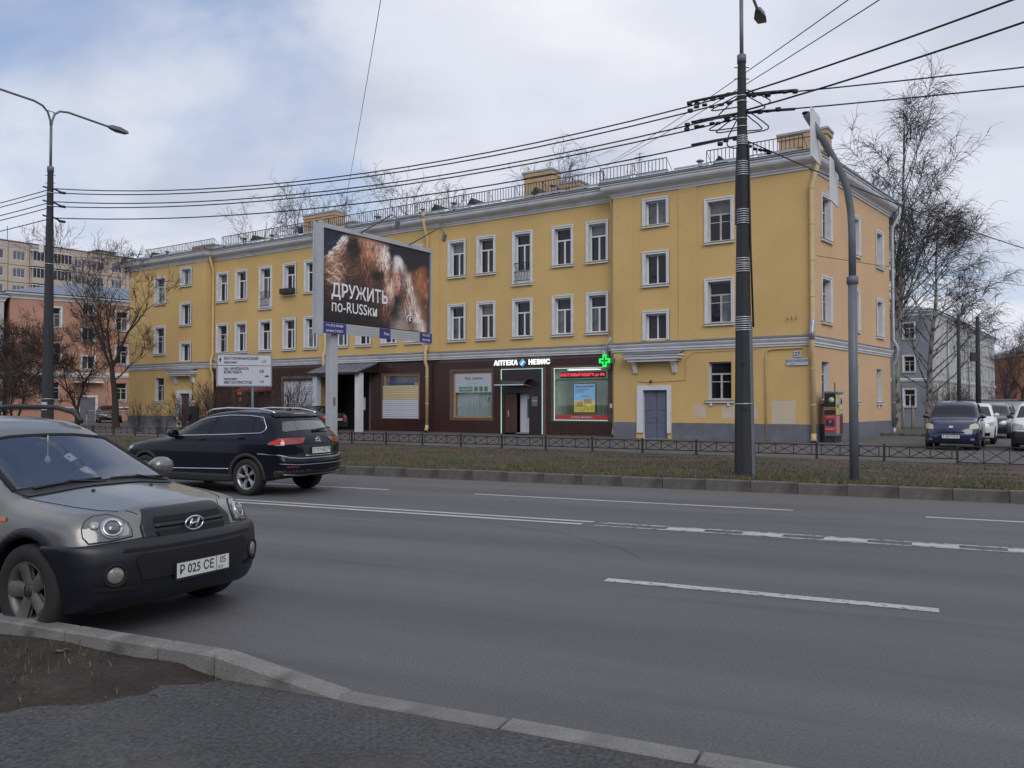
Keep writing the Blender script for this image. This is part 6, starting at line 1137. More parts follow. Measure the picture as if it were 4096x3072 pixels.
# screen, windows, wipers, lines
ws = [(-.30, -.72, 1.075), (-.24, 0, 1.09), (-.30, .72, 1.075), (-1.02, .61, 1.425), (-1.06, .3, 1.46), (-1.06, 0, 1.468), (-1.06, -.3, 1.46), (-1.02, -.61, 1.425)]
updir = (.62, 0, .78); sf.line('windscreen_seal', ws + ws[:1], updir, .05, 'seam_black', -.004); scr = sf.decal('windscreen', ws, updir, 'screen_clear', .005, .06)[0]
sf.decal('cowl', [(-.16, -.70, 1.05), (-.10, 0, 1.06), (-.16, .70, 1.05), (-.31, .73, 1.09), (-.26, 0, 1.10), (-.31, -.73, 1.09)], (.3, 0, 1), 'car_plastic', .009, .06)
def sidew(n_, pts, m_='car_glass', off=.005, c=sf, y=.8): return c.decal(n_, [(x, y, z) for x, z in pts], (0, 1, .12), m_, off, .06, mirror=True)
sidew('window_seal', [(-.52, 1.07), (-1.22, 1.50), (-1.5, 1.57), (-2.5, 1.585), (-3.08, 1.50), (-3.2, 1.16), (-2.6, 1.09)], 'seam_black', .003)
sidew('side_window', [(-.62, 1.10), (-1.26, 1.485), (-1.52, 1.545), (-1.60, 1.55), (-1.60, 1.10)]); sidew('side_window', [(-1.68, 1.10), (-1.68, 1.55), (-2.42, 1.56), (-2.46, 1.12)]); sidew('side_window', [(-2.54, 1.13), (-2.5, 1.555), (-3.03, 1.48), (-3.13, 1.19)])
for x0, y0, x1, y1 in ((-.24, -.60, -.32, .0), (-.24, .08, -.32, .66)):
    P_w = []
    for i in range(9): f_ = i / 8; q, nn_ = sf.point((x0 + (x1 - x0) * f_ * .3, y0 + (y1 - y0) * f_, 1.1), updir); P_w.append(q + nn_ * .022)
    wp_ = MB().use('black').tube(P_w, .011, 5).build('wiper', sf.t); a_, _n = sf.point((-.19, (y0 + y1) / 2 + .30, 1.08), updir); MB().use('black').tube([a_ + Vector((0, 0, .01)), P_w[4] + Vector((0, 0, .012)), P_w[3]], .009, 5).build('wiper_arm', wp_)
for y_ in (-.28, .28): q, nn_ = sf.point((.02, y_, 1.05), (0, 0, 1)); MB().use('black').lathe([(.016, -.005), (.014, .012), (.006, .016)], 8).build('washer_jet', sf.t, q)
sf.line('bonnet_gap', [(-.2, .735, 1.06), (0, .71, 1.03), (.3, .66, .99), (.5, .59, .955), (.60, .50, .935)], (0, .2, 1), .007, 'seam_black', .001, mirror=True); sf.line('bonnet_gap', [(.62, .45, .945), (.70, .40, .93)], (.4, 0, 1), .007, 'seam_black', .001, mirror=True)
sf.line('door_gap', [(-.42, .9, 1.06), (-.46, .9, .62), (-.5, .9, .4)], (0, 1, 0), .007, 'seam_black', .001, mirror=True); sf.line('door_gap', [(-1.63, .9, 1.08), (-1.63, .9, .4)], (0, 1, 0), .007, 'seam_black', .001, mirror=True); sf.line('door_gap', [(-2.5, .9, 1.1), (-2.42, .9, .82), (-2.15, .9, .5)], (0, 1, 0), .007, 'seam_black', .001, mirror=True)
for x_ in (-1.42, -2.3): sf.line('door_handle', [(x_, .9, .94), (x_ - .18, .9, .945)], (0, 1, 0), .03, 'paint_silver', .02, mirror=True)
sf.decal('side_repeater', [(.24, .9, .80), (.30, .9, .80), (.30, .9, .835), (.24, .9, .83)], (0, 1, 0), 'lamp_amber', .012, .05, mirror=True) if False else sf.decal('side_repeater', [(-.22, .9, .86), (-.15, .9, .86), (-.15, .9, .89), (-.22, .9, .89)], (0, 1, 0), 'lamp_amber', .008, .05, mirror=True)
for sg in (1, -1): MB().use('car_plastic').tube([(-1.3, sg * .56, 1.575), (-1.42, sg * .565, 1.665), (-1.7, sg * .57, 1.715), (-2.4, sg * .57, 1.725), (-2.9, sg * .555, 1.69), (-3.05, sg * .545, 1.60)], .024, 8).build('roof_rail', sf.t)
sf.mirror_part(-.60, 1.15, 'paint_silver', .24, .24, .18); sf.wheels(5, 'rim_dirty', 5, .222, 0, .235)
# cabin behind the windscreen
MB().use('cushion').prism([(-.42, -.7, .84), (-.42, -.7, 1.02), (-.62, -.7, 1.05), (-.80, -.7, 1.02), (-.86, -.7, .84)], (0, 1.4, 0)).build('dashboard', sf.t, bevel=.02)
for y_ in (-.36, .36):
    st_ = MB().use('seat_grey').prism([(-1.35, y_ - .25, .84), (-1.52, y_ - .25, .84), (-1.66, y_ - .23, 1.26), (-1.56, y_ - .23, 1.28)], (0, .5, 0)).build('seat', sf.t, bevel=.04); MB().use('seat_grey').box(-1.68, -1.58, y_ - .13, y_ + .13, 1.28, 1.44).build('headrest', st_, bevel=.03)
MB().use('black').tube([(-.92 + .06 * math.sin(a), .36 + .18 * math.cos(a), 1.03 + .17 * math.sin(a)) for a in np.linspace(0, 2 * PI, 25)], .016, 6).build('steering_wheel', sf.t)
MB().use('paper').box(-.52, -.40, -.42, -.12, 1.035, 1.045).box(-.60, -.5, .1, .22, 1.055, 1.07).build('papers', sf.t); MB().use('paper').tube([(-.95, -.02, 1.47), (-.95, -.02, 1.28)], .006, 4).lathe([(.001, -.05), (.03, 0), (.001, .05)], 6, at=(-.95, -.02, 1.25)).build('pendant', sf.t); MB().use('car_plastic').box(-.98, -.95, -.11, .11, 1.36, 1.41).build('inner_mirror', sf.t, bevel=.008)
# ---- the dark estate off-roader driving away on the far lane
mat('paint_navy', (.005, .006, .012), .22, var=.04, scale=3, spec=.25, coat=.15)
TG = dict(W=.92, H=1.68, wb=2.79, wr=.352, ar=.40, yin=.52, track=1.61, crown=.06, bulge=.01, bowf=.30, bowr=.26, ke=.13, kf=.09, ts=.10,
    top=[(1.1, .6), (.9, .80), (.78, .90), (.5, .98), (0, 1.06), (-.5, 1.11), (-.62, 1.125), (-1.45, 1.53), (-1.7, 1.595), (-2.2, 1.635), (-2.9, 1.615), (-3.2, 1.58), (-3.34, 1.54), (-3.64, 1.22), (-3.85, .95), (-3.95, .7)],
    front=[(.7, .1), (.84, .3), (.90, .5), (.88, .75), (.8, .95), (.6, 1.2)], rear=[(-3.55, .1), (-3.72, .3), (-3.86, .5), (-3.87, .66), (-3.82, .78), (-3.82, 1.0), (-3.76, 1.12), (-3.62, 1.23), (-3.32, 1.53), (-3.2, 1.7)],
    side=[(.1, .84), (.25, .88), (.5, .915), (.8, .92), (1.0, .905), (1.08, .875), (1.16, .83), (1.56, .66), (1.8, .56)], plan=[(-3.95, .90), (-3.4, .965), (-2.6, 1), (-.5, 1), (.3, .97), (.7, .91), (1, .82)], low=[(-3.9, .46), (-3.3, .3), (-2, .24), (.3, .23), (.7, .25), (.95, .36)])
tg = Car('suv', 'dark navy off-road car with chrome window trim driving away on the road', (-7.12, 18.3), 152.5, TG, res=.026); tg.body('paint_navy')
sd = lambda n_, pts, m_, off=.005: tg.decal(n_, [(x, .8, z) for x, z in pts], (0, 1, .1), m_, off, .06, mirror=True)
dlo = [(-.69, 1.10), (-.95, 1.24), (-1.32, 1.41), (-1.65, 1.49), (-2.15, 1.535), (-2.68, 1.53), (-3.02, 1.495), (-3.16, 1.31), (-3.16, 1.25), (-3.07, 1.19), (-2.15, 1.145), (-1.4, 1.12)]
sd('window_band', dlo, 'seam_black', .003)
for pts in ([(-.82, 1.135), (-.98, 1.225), (-1.34, 1.39), (-1.66, 1.465), (-1.82, 1.48), (-1.70, 1.145)], [(-1.78, 1.15), (-1.92, 1.49), (-2.15, 1.51), (-2.66, 1.505), (-2.80, 1.50), (-2.82, 1.185)], [(-2.89, 1.19), (-2.87, 1.49), (-2.99, 1.475), (-3.13, 1.305), (-3.12, 1.25), (-3.05, 1.205)]): sd('side_window', pts, 'car_glass', .006)
lp_ = [(x, .8, z) for x, z in dlo] + [(dlo[0][0], .8, dlo[0][1])]; tg.line('window_chrome', lp_, (0, 1, .1), .024, 'chrome', .005, mirror=True); tg.line('window_chrome', [(-.35, .86, 1.085), (-.72, .85, 1.115)], (0, 1, .1), .018, 'chrome', .004, mirror=True)
tg.line('sill_trim', [(-.6, .9, .46), (-2.34, .9, .50)], (0, 1, 0), .026, 'chrome', .006, mirror=True)
tg.shell('lower_cladding', lambda x, y, z: np.maximum(np.maximum(z - .40, .5 - y), np.maximum(x - .3, -3.2 - x)), 'car_plastic', .012, hi=(.4, 1.05, .5), lo=(-3.3, -1.05, .12), res=.035, sides=True)
for ax_ in (0, -2.79): tg.shell('wheel_arch_trim', lambda x, y, z, a=ax_: np.maximum(np.maximum(np.hypot(x - a, z - .352) - .455, .6 - y), .22 - z), 'car_plastic', .012, lo=(ax_ - .52, -1.05, .14), hi=(ax_ + .52, 1.05, .88), res=.026, sides=True)
for sg in (1, -1): MB().use('chrome').tube([(-1.42, sg * .60, 1.565), (-1.6, sg * .605, 1.635), (-2.0, sg * .61, 1.665), (-2.8, sg * .60, 1.65), (-3.12, sg * .59, 1.60), (-3.22, sg * .585, 1.57)], .02, 8).build('roof_rail', tg.t)
back = (-1, 0, 0); bz = lambda pts, x=-3.8: [(x, y, z) for y, z in pts]
tg.shell('rear_bumper', lambda x, y, z: np.maximum(np.maximum(z - (.50 + .0 * y), x + 3.45), .2 - z), 'car_plastic', .012, lo=(-4.0, -1.05, .2), hi=(-3.4, 1.05, .6), res=.03)
tg.decal('rear_window', [(-3.5, y, z) for y, z in ((.57, 1.46), (-.57, 1.46), (-.69, 1.24), (-.65, 1.20), (.65, 1.20), (.69, 1.24))], (-1, 0, .5), 'screen_glass', .006, .07)
sp2 = tg.shell('spoiler', lambda x, y, z: np.maximum(np.maximum(y - .64, x + 3.12), 1.495 - z), 'paint_navy', .03, lo=(-3.6, -.75, 1.45), hi=(-3.05, .75, 1.68), res=.025); tg.decal('brake_lamp', bz(((-.16, 1.535), (.16, 1.535), (.16, 1.552), (-.16, 1.552)), -3.4), back, 'lamp_red', .036, .06, sp2)
tl = [(-3.8, .38, 1.10), (-3.7, .62, 1.105), (-3.55, .84, 1.10), (-3.42, .93, 1.03), (-3.36, .93, .975), (-3.55, .86, .97), (-3.68, .70, .985), (-3.80, .46, 1.0)]
for sg in (1, -1):
    dd_ = (-.78, .62 * sg, 0); tl_ = tg.decal('tail_lamp', [(x, y * sg, z) for x, y, z in tl], dd_, 'lamp_red', .010, .05)[0]; tg.decal('tail_lamp_light', [(-3.68, sg * .66, 1.085), (-3.55, sg * .84, 1.085), (-3.45, sg * .91, 1.02), (-3.40, sg * .92, .985), (-3.52, sg * .87, .985), (-3.6, sg * .78, 1.06)], dd_, 'lamp_red_glow', .013, .05, tl_); tg.decal('reverse_lamp', [(-3.62, sg * .78, .965), (-3.5, sg * .88, .962), (-3.5, sg * .88, .978), (-3.62, sg * .78, .982)], dd_, 'lamp_clear', .011, .05, tl_)
tg.decal('plate_recess', bz(((-.40, .745), (.40, .745), (.46, .97), (-.46, .97))), back, 'car_plastic', .004, .07); tg.line('tailgate_chrome', [(-3.8, -.38, .765), (-3.8, .38, .765)], back, .02, 'chrome', .008); tg.plate(-3.858, .86, -1, 'С 717 НС', '178')
tg.line('tailgate_gap', [(-3.8, .80, .70), (-3.8, .55, .655), (-3.8, 0, .65), (-3.8, -.55, .655), (-3.8, -.80, .70)], back, .008, 'seam_black', .001); tg.line('bumper_chrome', [(-3.55, .86, .625), (-3.8, .6, .60), (-3.86, 0, .60), (-3.8, -.6, .60), (-3.55, -.86, .625)], back, .014, 'galv', .004); tg.line('bumper_chrome', [(-3.6, .80, .43), (-3.86, .5, .41), (-3.86, -.5, .41), (-3.6, -.8, .43)], back, .02, 'galv', .016)
tg.line('bumper_shoulder', [(-3.5, .9, .80), (-3.72, .72, .735), (-3.83, .5, .715), (-3.83, -.5, .715), (-3.72, -.72, .735), (-3.5, -.9, .80)], back, .03, 'galv', .001)
for sg in (1, -1): tg.decal('reflector', [(-3.8, sg * .56, .545), (-3.75, sg * .8, .555), (-3.75, sg * .8, .58), (-3.8, sg * .56, .57)], (-.9, sg * .4, 0), 'lamp_red', .006, .05)
p, nn_ = tg.point((-3.8, 0, 1.045), back); bd_ = MB().use('chrome'); bd_.tube([(0, .062 * math.cos(a), .062 * math.sin(a)) for a in np.linspace(0, 2 * PI, 25)], .009, 6)
for a_, b_ in (((-.048, .03), (-.02, -.045)), ((-.02, -.045), (0, .0)), ((0, 0), (.02, -.045)), ((.02, -.045), (.048, .03)), ((-.022, .045), (0, .01)), ((0, .01), (.022, .045))): bd_.tube([(0, *a_), (0, *b_)], .007, 5)
bd_.build('badge', tg.t, (p.x - .012, 0, 1.045))
w_ = tg.point((-3.6, -.02, 1.225), (-1, 0, .5))[0]; MB().use('black').tube([w_ + Vector((-.02, 0, .0)), w_ + Vector((-.012, -.28, .035)), w_ + Vector((.01, -.55, .05))], [.03, .018, .012], 6).build('rear_wiper', tg.t)
sh_ = tg.point((-3.0, 0, 1.6), (0, 0, 1))[0]; MB().use('car_plastic').prism([(sh_.x + .1, -.02, sh_.z - .01), (sh_.x - .07, -.02, sh_.z - .01), (sh_.x - .08, -.02, sh_.z + .065)], (0, .04, 0)).build('aerial_fin', tg.t)
tg.line('shoulder_crease', [(.2, .9, .98), (-1.0, .9, 1.0), (-3.4, .9, 1.06)], (0, 1, 0), .008, 'seam_black', -.001, mirror=True)
for x0, x1, z in ((-1.5, -1.68, 1.045), (-2.52, -2.7, 1.085)): tg.line('door_handle', [(x0, .9, z), (x1, .9, z + .005)], (0, 1, 0), .03, 'paint_navy', .016, mirror=True)
for pts in ([(-.6, .9, 1.09), (-.62, .9, .8), (-.58, .9, .42)], [(-1.7, .9, 1.14), (-1.72, .9, .42)], [(-2.78, .9, 1.18), (-2.72, .9, .9), (-2.42, .9, .62), (-2.36, .9, .42)]): tg.line('door_gap', pts, (0, 1, 0), .007, 'seam_black', -.001, mirror=True)
tg.decal('windscreen', [(-.66, -.72, 1.13), (-.66, .72, 1.13), (-1.4, .60, 1.47), (-1.45, 0, 1.5), (-1.4, -.60, 1.47)], (.5, 0, .85), 'car_glass', .006, .08); tg.decal('headlamp', [(.75, .5, .78), (.45, .86, .82), (.4, .88, .88), (.7, .5, .88)], (.8, .6, 0), 'lamp_clear', .006, .06, mirror=True); tg.decal('grille', [(.9, -.5, .76), (.9, .5, .76), (.9, .5, .86), (.9, -.5, .86)], (1, 0, 0), 'car_plastic', .006, .06)
tg.mirror_part(-.82, 1.16, 'paint_navy', .24, .22, .17); tg.wheels(5, 'rim_alloy', 10, .232, 0, .235)

# ---- smaller cars in the yard and under the canopy
def small_car(name, label, pos, deg, P, paint, spec):
    c = Car(name, label, pos, deg, P, spec.get('group'), .045); c.body(paint); T = c.P
    if spec.get('bumper'): c.shell('front_bumper', lambda x, y, z: np.maximum(z - spec['bumper'], .2 - x), 'car_plastic', .012, lo=(.15, -1, .1), hi=(1.1, 1, .9), res=.035)
    c.decal('windscreen', spec['ws'], (.6, 0, .8), spec.get('wsm', 'car_glass'), .006, .09)
    for pts in spec['side']: c.decal('side_window', [(x, .8, z) for x, z in pts], (0, 1, .1), 'car_glass', .006, .09, mirror=True)
    c.decal('rear_window', spec['rw'], (-.8, 0, .6), 'car_glass', .006, .1)
    for n_, pts, d, m_ in spec['lamps']: c.decal(n_, pts, d, m_, .008, .06, mirror=True)
    for n_, pts, d, m_ in spec.get('more', []): c.decal(n_, pts, d, m_, .007, .07)
    c.mirror_part(spec['mir'][0], spec['mir'][1], spec.get('mirm', paint), .22, .2, .14); c.wheels(5, 'rim_alloy', 5, .19, 0, .19)
    for yf, x, z in spec['plates']: c.plate(x, z, yf, spec.get('ptxt', 'Х 392 ТМ'), '98')
    return c
mat('paint_blue', (.010, .014, .060), .25, metal=.1, var=.05, coat=.8); mat('paint_white', (.62, .63, .64), .3, var=.03, coat=.6); mat('paint_dark', (.016, .020, .030), .25, var=.05, coat=.8); mat('paint_black', (.012, .013, .016), .22, coat=.9, var=0); mat('lamp_yellowed', (.46, .43, .33), .2, coat=.6, var=.1)
yv = dict(W=.85, H=1.70, wb=2.5, wr=.30, ar=.35, yin=.5, track=1.46, crown=.055, bowf=.30, bowr=.12, ke=.14, kf=.13, ts=.14, top=[(1, .55), (.85, .76), (.72, .86), (.4, .97), (-.1, 1.07), (-.25, 1.1), (-.75, 1.50), (-.95, 1.60), (-1.6, 1.66), (-2.6, 1.63), (-3.1, 1.52), (-3.3, 1.0)], front=[(.62, .1), (.74, .25), (.79, .4), (.78, .55), (.72, .7), (.62, .85), (.4, 1.1)], rear=[(-3.1, .1), (-3.22, .4), (-3.22, .9), (-3.05, 1.6)], side=[(.1, .76), (.3, .82), (.6, .845), (.9, .83), (1.05, .79), (1.55, .66), (1.8, .56)], plan=[(-3.3, .93), (-2.6, 1), (-.3, 1), (.4, .95), (.9, .82)], low=[(-3.3, .34), (-2, .22), (.3, .2), (.9, .24)])
small_car('hatchback', 'small dark blue tall hatchback parked facing the road on the right', (15.0, 28.95, .2), -122, yv, 'paint_blue', dict(ws=[(-.24, -.68, 1.1), (-.24, .68, 1.1), (-.74, .6, 1.46), (-.78, 0, 1.5), (-.74, -.6, 1.46)], side=[[(-.5, 1.1), (-.9, 1.48), (-1.4, 1.52), (-1.4, 1.08)], [(-1.48, 1.08), (-1.48, 1.52), (-2.4, 1.5), (-2.4, 1.08)], [(-2.48, 1.08), (-2.48, 1.49), (-2.9, 1.4), (-2.95, 1.1)]], rw=[(-3.1, -.55, 1.48), (-3.1, .55, 1.48), (-3.2, .62, 1.1), (-3.2, -.62, 1.1)], lamps=[('headlamp', [(.6, .50, .70), (.4, .80, .72), (.3, .82, .84), (.42, .72, .90), (.55, .56, .84)], (.85, .5, 0), 'lamp_yellowed'), ('fog_lamp', [(.7, .58, .34), (.65, .7, .34), (.65, .7, .40), (.7, .58, .40)], (.9, .4, 0), 'lamp_clear')], more=[('air_slot', [(.75, -.42, .585), (.75, .42, .585), (.75, .38, .625), (.75, -.38, .625)], fwd, 'arch_black'), ('bonnet_lip', [(.7, -.48, .70), (.7, 0, .675), (.7, .48, .70), (.7, 0, .69)], fwd, 'arch_black'), ('badge', [(.66, -.06, .75), (.66, .06, .75), (.66, .06, .81), (.66, -.06, .81)], fwd, 'chrome')], mir=(-.42, 1.12), plates=[(1, .80, .46)]))
sx = dict(W=.87, H=1.62, wb=2.5, wr=.31, ar=.36, yin=.5, track=1.5, crown=.055, bowf=.26, bowr=.14, ke=.13, kf=.11, ts=.13, top=[(1, .6), (.85, .8), (.7, .9), (.3, 1.0), (-.3, 1.06), (-.45, 1.08), (-1.1, 1.46), (-1.35, 1.54), (-1.9, 1.58), (-2.8, 1.5), (-3.2, 1.3), (-3.4, .95)], front=[(.62, .1), (.78, .25), (.84, .45), (.82, .65), (.74, .82), (.5, 1.1)], rear=[(-3.15, .1), (-3.3, .4), (-3.32, .9), (-3.1, 1.5)], side=[(.1, .78), (.3, .84), (.6, .865), (.9, .85), (1.05, .81), (1.5, .66), (1.8, .55)], plan=[(-3.4, .92), (-2.6, 1), (-.3, 1), (.4, .95), (.9, .84)], low=[(-3.3, .34), (-2, .22), (.3, .2), (.9, .26)])
sxs = dict(ws=[(-.44, -.7, 1.08), (-.44, .7, 1.08), (-1.08, .58, 1.42), (-1.12, 0, 1.46), (-1.08, -.58, 1.42)], side=[[(-.65, 1.08), (-1.2, 1.40), (-1.6, 1.45), (-1.6, 1.06)], [(-1.68, 1.06), (-1.68, 1.45), (-2.4, 1.43), (-2.4, 1.06)], [(-2.48, 1.07), (-2.48, 1.42), (-2.8, 1.38), (-2.95, 1.12)]], rw=[(-3.1, -.55, 1.4), (-3.1, .55, 1.4), (-3.25, .62, 1.08), (-3.25, -.62, 1.08)], lamps=[('headlamp', [(.72, .45, .68), (.45, .80, .72), (.25, .84, .86), (.45, .74, .86), (.68, .50, .78)], (.85, .5, 0), 'lamp_clear'), ('bumper_vent', [(.78, .42, .32), (.72, .68, .33), (.72, .7, .45), (.78, .46, .44)], (.9, .4, 0), 'arch_black')], more=[('grille', [(.8, -.36, .66), (.8, .36, .66), (.78, .38, .76), (.78, -.38, .76)], fwd, 'arch_black'), ('lower_grille', [(.8, -.38, .30), (.8, .38, .30), (.8, .38, .42), (.8, -.38, .42)], fwd, 'arch_black')], mir=(-.62, 1.12), plates=[(1, .855, .52)])
small_car('hatchback', 'white hatchback parked behind the small dark blue car', (17.9, 33.2, .2), -121, sx, 'paint_white', sxs)
lo_ = dict(sx); lo_['H'] = 1.66; lo_['W'] = .88; lo_['top'] = [(1, .6), (.88, .82), (.74, .93), (.3, 1.02), (-.3, 1.08), (-.45, 1.1), (-1.05, 1.49), (-1.3, 1.57), (-1.9, 1.61), (-3.0, 1.6), (-3.4, 1.45), (-3.5, .95)]; lo_['rear'] = [(-3.35, .1), (-3.45, .4), (-3.45, .9), (-3.35, 1.6)]
ls = dict(sxs); ls['bumper'] = .66; ls['lamps'] = [('headlamp', [(.74, .44, .70), (.5, .78, .68), (.3, .85, .82), (.45, .76, .92), (.68, .52, .86)], (.85, .5, 0), 'lamp_clear')]; ls['mirm'] = 'car_plastic'
wv = small_car('estate_car', 'white estate car with black bumper and roof bars cut by the right edge', (17.35, 27.9, .2), -122, lo_, 'paint_white', ls)
for x_ in (-1.5, -2.4): MB().use('black').tube([(x_, -.66, 1.68), (x_, .66, 1.68)], .022, 6).build('roof_bar', wv.t)
small_car('hatchback', 'dark blue car parked behind the two white cars', (21.7, 38.6, .2), -123, sx, 'paint_dark', dict(sxs)); small_car('hatchback', 'dark car with roof rails farthest back in the yard', (26.4, 46.5, gz(26.4, 46.5)), -125, lo_, 'paint_dark', dict(sxs)); small_car('hatchback', 'white car half hidden at the back of the yard', (28.0, 44.9, gz(28, 45)), -125, sx, 'paint_white', dict(sxs))
# black saloon seen from behind under the canopy
sa = dict(W=.90, H=1.5, wb=2.68, wr=.32, ar=.365, yin=.5, track=1.55, crown=.06, bowf=.28, bowr=.2, ke=.13, kf=.11, ts=.13, top=[(1.1, .55), (.92, .74), (.7, .84), (.2, .93), (-.4, 1.0), (-.55, 1.03), (-1.35, 1.40), (-1.7, 1.46), (-2.2, 1.45), (-2.6, 1.36), (-3.15, 1.10), (-3.6, 1.07), (-3.75, .98), (-3.85, .7)], front=[(.75, .1), (.9, .3), (.93, .5), (.86, .75), (.6, 1.0)], rear=[(-3.55, .1), (-3.72, .3), (-3.78, .55), (-3.74, .85), (-3.65, 1.05), (-3.5, 1.2)], side=[(.1, .80), (.3, .87), (.6, .895), (.85, .87), (.98, .83), (1.4, .62), (1.7, .5)], plan=[(-3.8, .90), (-3, .98), (-2.4, 1), (-.3, 1), (.4, .96), (1, .84)], low=[(-3.7, .34), (-2.7, .22), (.3, .2), (.95, .24)])
small_car('saloon', 'black saloon parked by the canopy posts of the yellow house', (-12.1, 46.1, .2), 146, sa, 'paint_black', dict(ws=[(-.58, -.7, 1.04), (-.58, .7, 1.04), (-1.3, .56, 1.36), (-1.3, -.56, 1.36)], side=[[(-.8, 1.02), (-1.35, 1.34), (-1.75, 1.38), (-1.75, 1.0)], [(-1.82, 1.0), (-1.82, 1.38), (-2.3, 1.36), (-2.75, 1.08), (-2.75, 1.02)]], rw=[(-2.62, -.52, 1.34), (-2.62, .52, 1.34), (-3.12, .62, 1.12), (-3.12, -.62, 1.12)], lamps=[('tail_lamp', [(-3.7, .42, .82), (-3.45, .84, .80), (-3.4, .86, .92), (-3.66, .45, .96)], (-.85, .5, 0), 'lamp_red_glow')], mir=(-.8, 1.02), plates=[(-1, -3.785, .74)]))
small_car('saloon', 'dark car parked in the gap between the pink house and the yellow house', (-32.6, 69.0, .2), -60, sa, 'paint_black', dict(ws=[(-.58, -.7, 1.04), (-.58, .7, 1.04), (-1.3, .56, 1.36), (-1.3, -.56, 1.36)], side=[[(-.8, 1.02), (-1.35, 1.34), (-1.75, 1.38), (-1.75, 1.0)], [(-1.82, 1.0), (-1.82, 1.38), (-2.3, 1.36), (-2.75, 1.08), (-2.75, 1.02)]], rw=[(-2.62, -.52, 1.34), (-2.62, .52, 1.34), (-3.12, .62, 1.12), (-3.12, -.62, 1.12)], lamps=[('headlamp', [(.72, .45, .62), (.45, .82, .64), (.35, .86, .76), (.68, .50, .72)], (.85, .5, 0), 'lamp_clear')], mir=(-.8, 1.02), plates=[(1, .95, .5)]))
# ---------------------------------------------------------------- bare trees and shrubs
def xprod(a, b): return np.stack([a[:, 1] * b[:, 2] - a[:, 2] * b[:, 1], a[:, 2] * b[:, 0] - a[:, 0] * b[:, 2], a[:, 0] * b[:, 1] - a[:, 1] * b[:, 0]], 1)
class Twigs:
    def __init__(s): s.V = []; s.F = []; s.n = 0
    def tube(s, pts, r0, r1, k):
        pts = np.asarray(pts, float); m = len(pts); t = np.empty_like(pts); t[1:-1] = pts[2:] - pts[:-2]; t[0] = pts[1] - pts[0]; t[-1] = pts[-1] - pts[-2]; t /= np.sqrt((t * t).sum(1))[:, None] + 1e-9
        ref = np.array([.31, .17, .93]) if abs(t[0] @ np.array([.31, .17, .93])) < .9 else np.array([1., 0, 0]); a = xprod(t, np.broadcast_to(ref, t.shape)); a /= np.sqrt((a * a).sum(1))[:, None] + 1e-9; b = xprod(t, a); r_ = np.linspace(r0, r1, m)[:, None, None]; an = 2 * PI * np.arange(k) / k
        ring = pts[:, None, :] + r_ * (np.cos(an)[None, :, None] * a[:, None, :] + np.sin(an)[None, :, None] * b[:, None, :]); s.V.append(ring.reshape(-1, 3)); i = np.arange(m - 1)[:, None] * k; j = np.arange(k)[None]; j2 = (j + 1) % k
        s.F.append(np.stack([i + j, i + j2, i + k + j2, i + k + j], -1).reshape(-1, 4) + s.n); s.n += m * k
    def mesh(s, name, m, smooth=True): return np_mesh(name, np.concatenate(s.V), np.concatenate(s.F), [m], smooth=smooth)
def unit(v): return v / (math.sqrt(v[0] * v[0] + v[1] * v[1] + v[2] * v[2]) + 1e-9)
def wander(r, p, d, length, seg, jit, grav, up=None):
    pts = [p]; d = unit(d)
    J = r.normal(0, jit, (seg, 3)); J[:, 2] += grav
    for i in range(seg): d = unit(d + J[i]); pts.append(pts[-1] + d * length / seg)
    return np.array(pts), d
def at_frac(pts, f): x = f * (len(pts) - 1); i = min(int(x), len(pts) - 2); return pts[i] + (pts[i + 1] - pts[i]) * (x - i), unit(pts[i + 1] - pts[i])
def side_dir(r, d, ang):
    e = r.normal(0, 1, 3); q = unit(np.array([d[1] * e[2] - d[2] * e[1], d[2] * e[0] - d[0] * e[2], d[0] * e[1] - d[1] * e[0]])); return unit(d * math.cos(ang) + q * math.sin(ang))
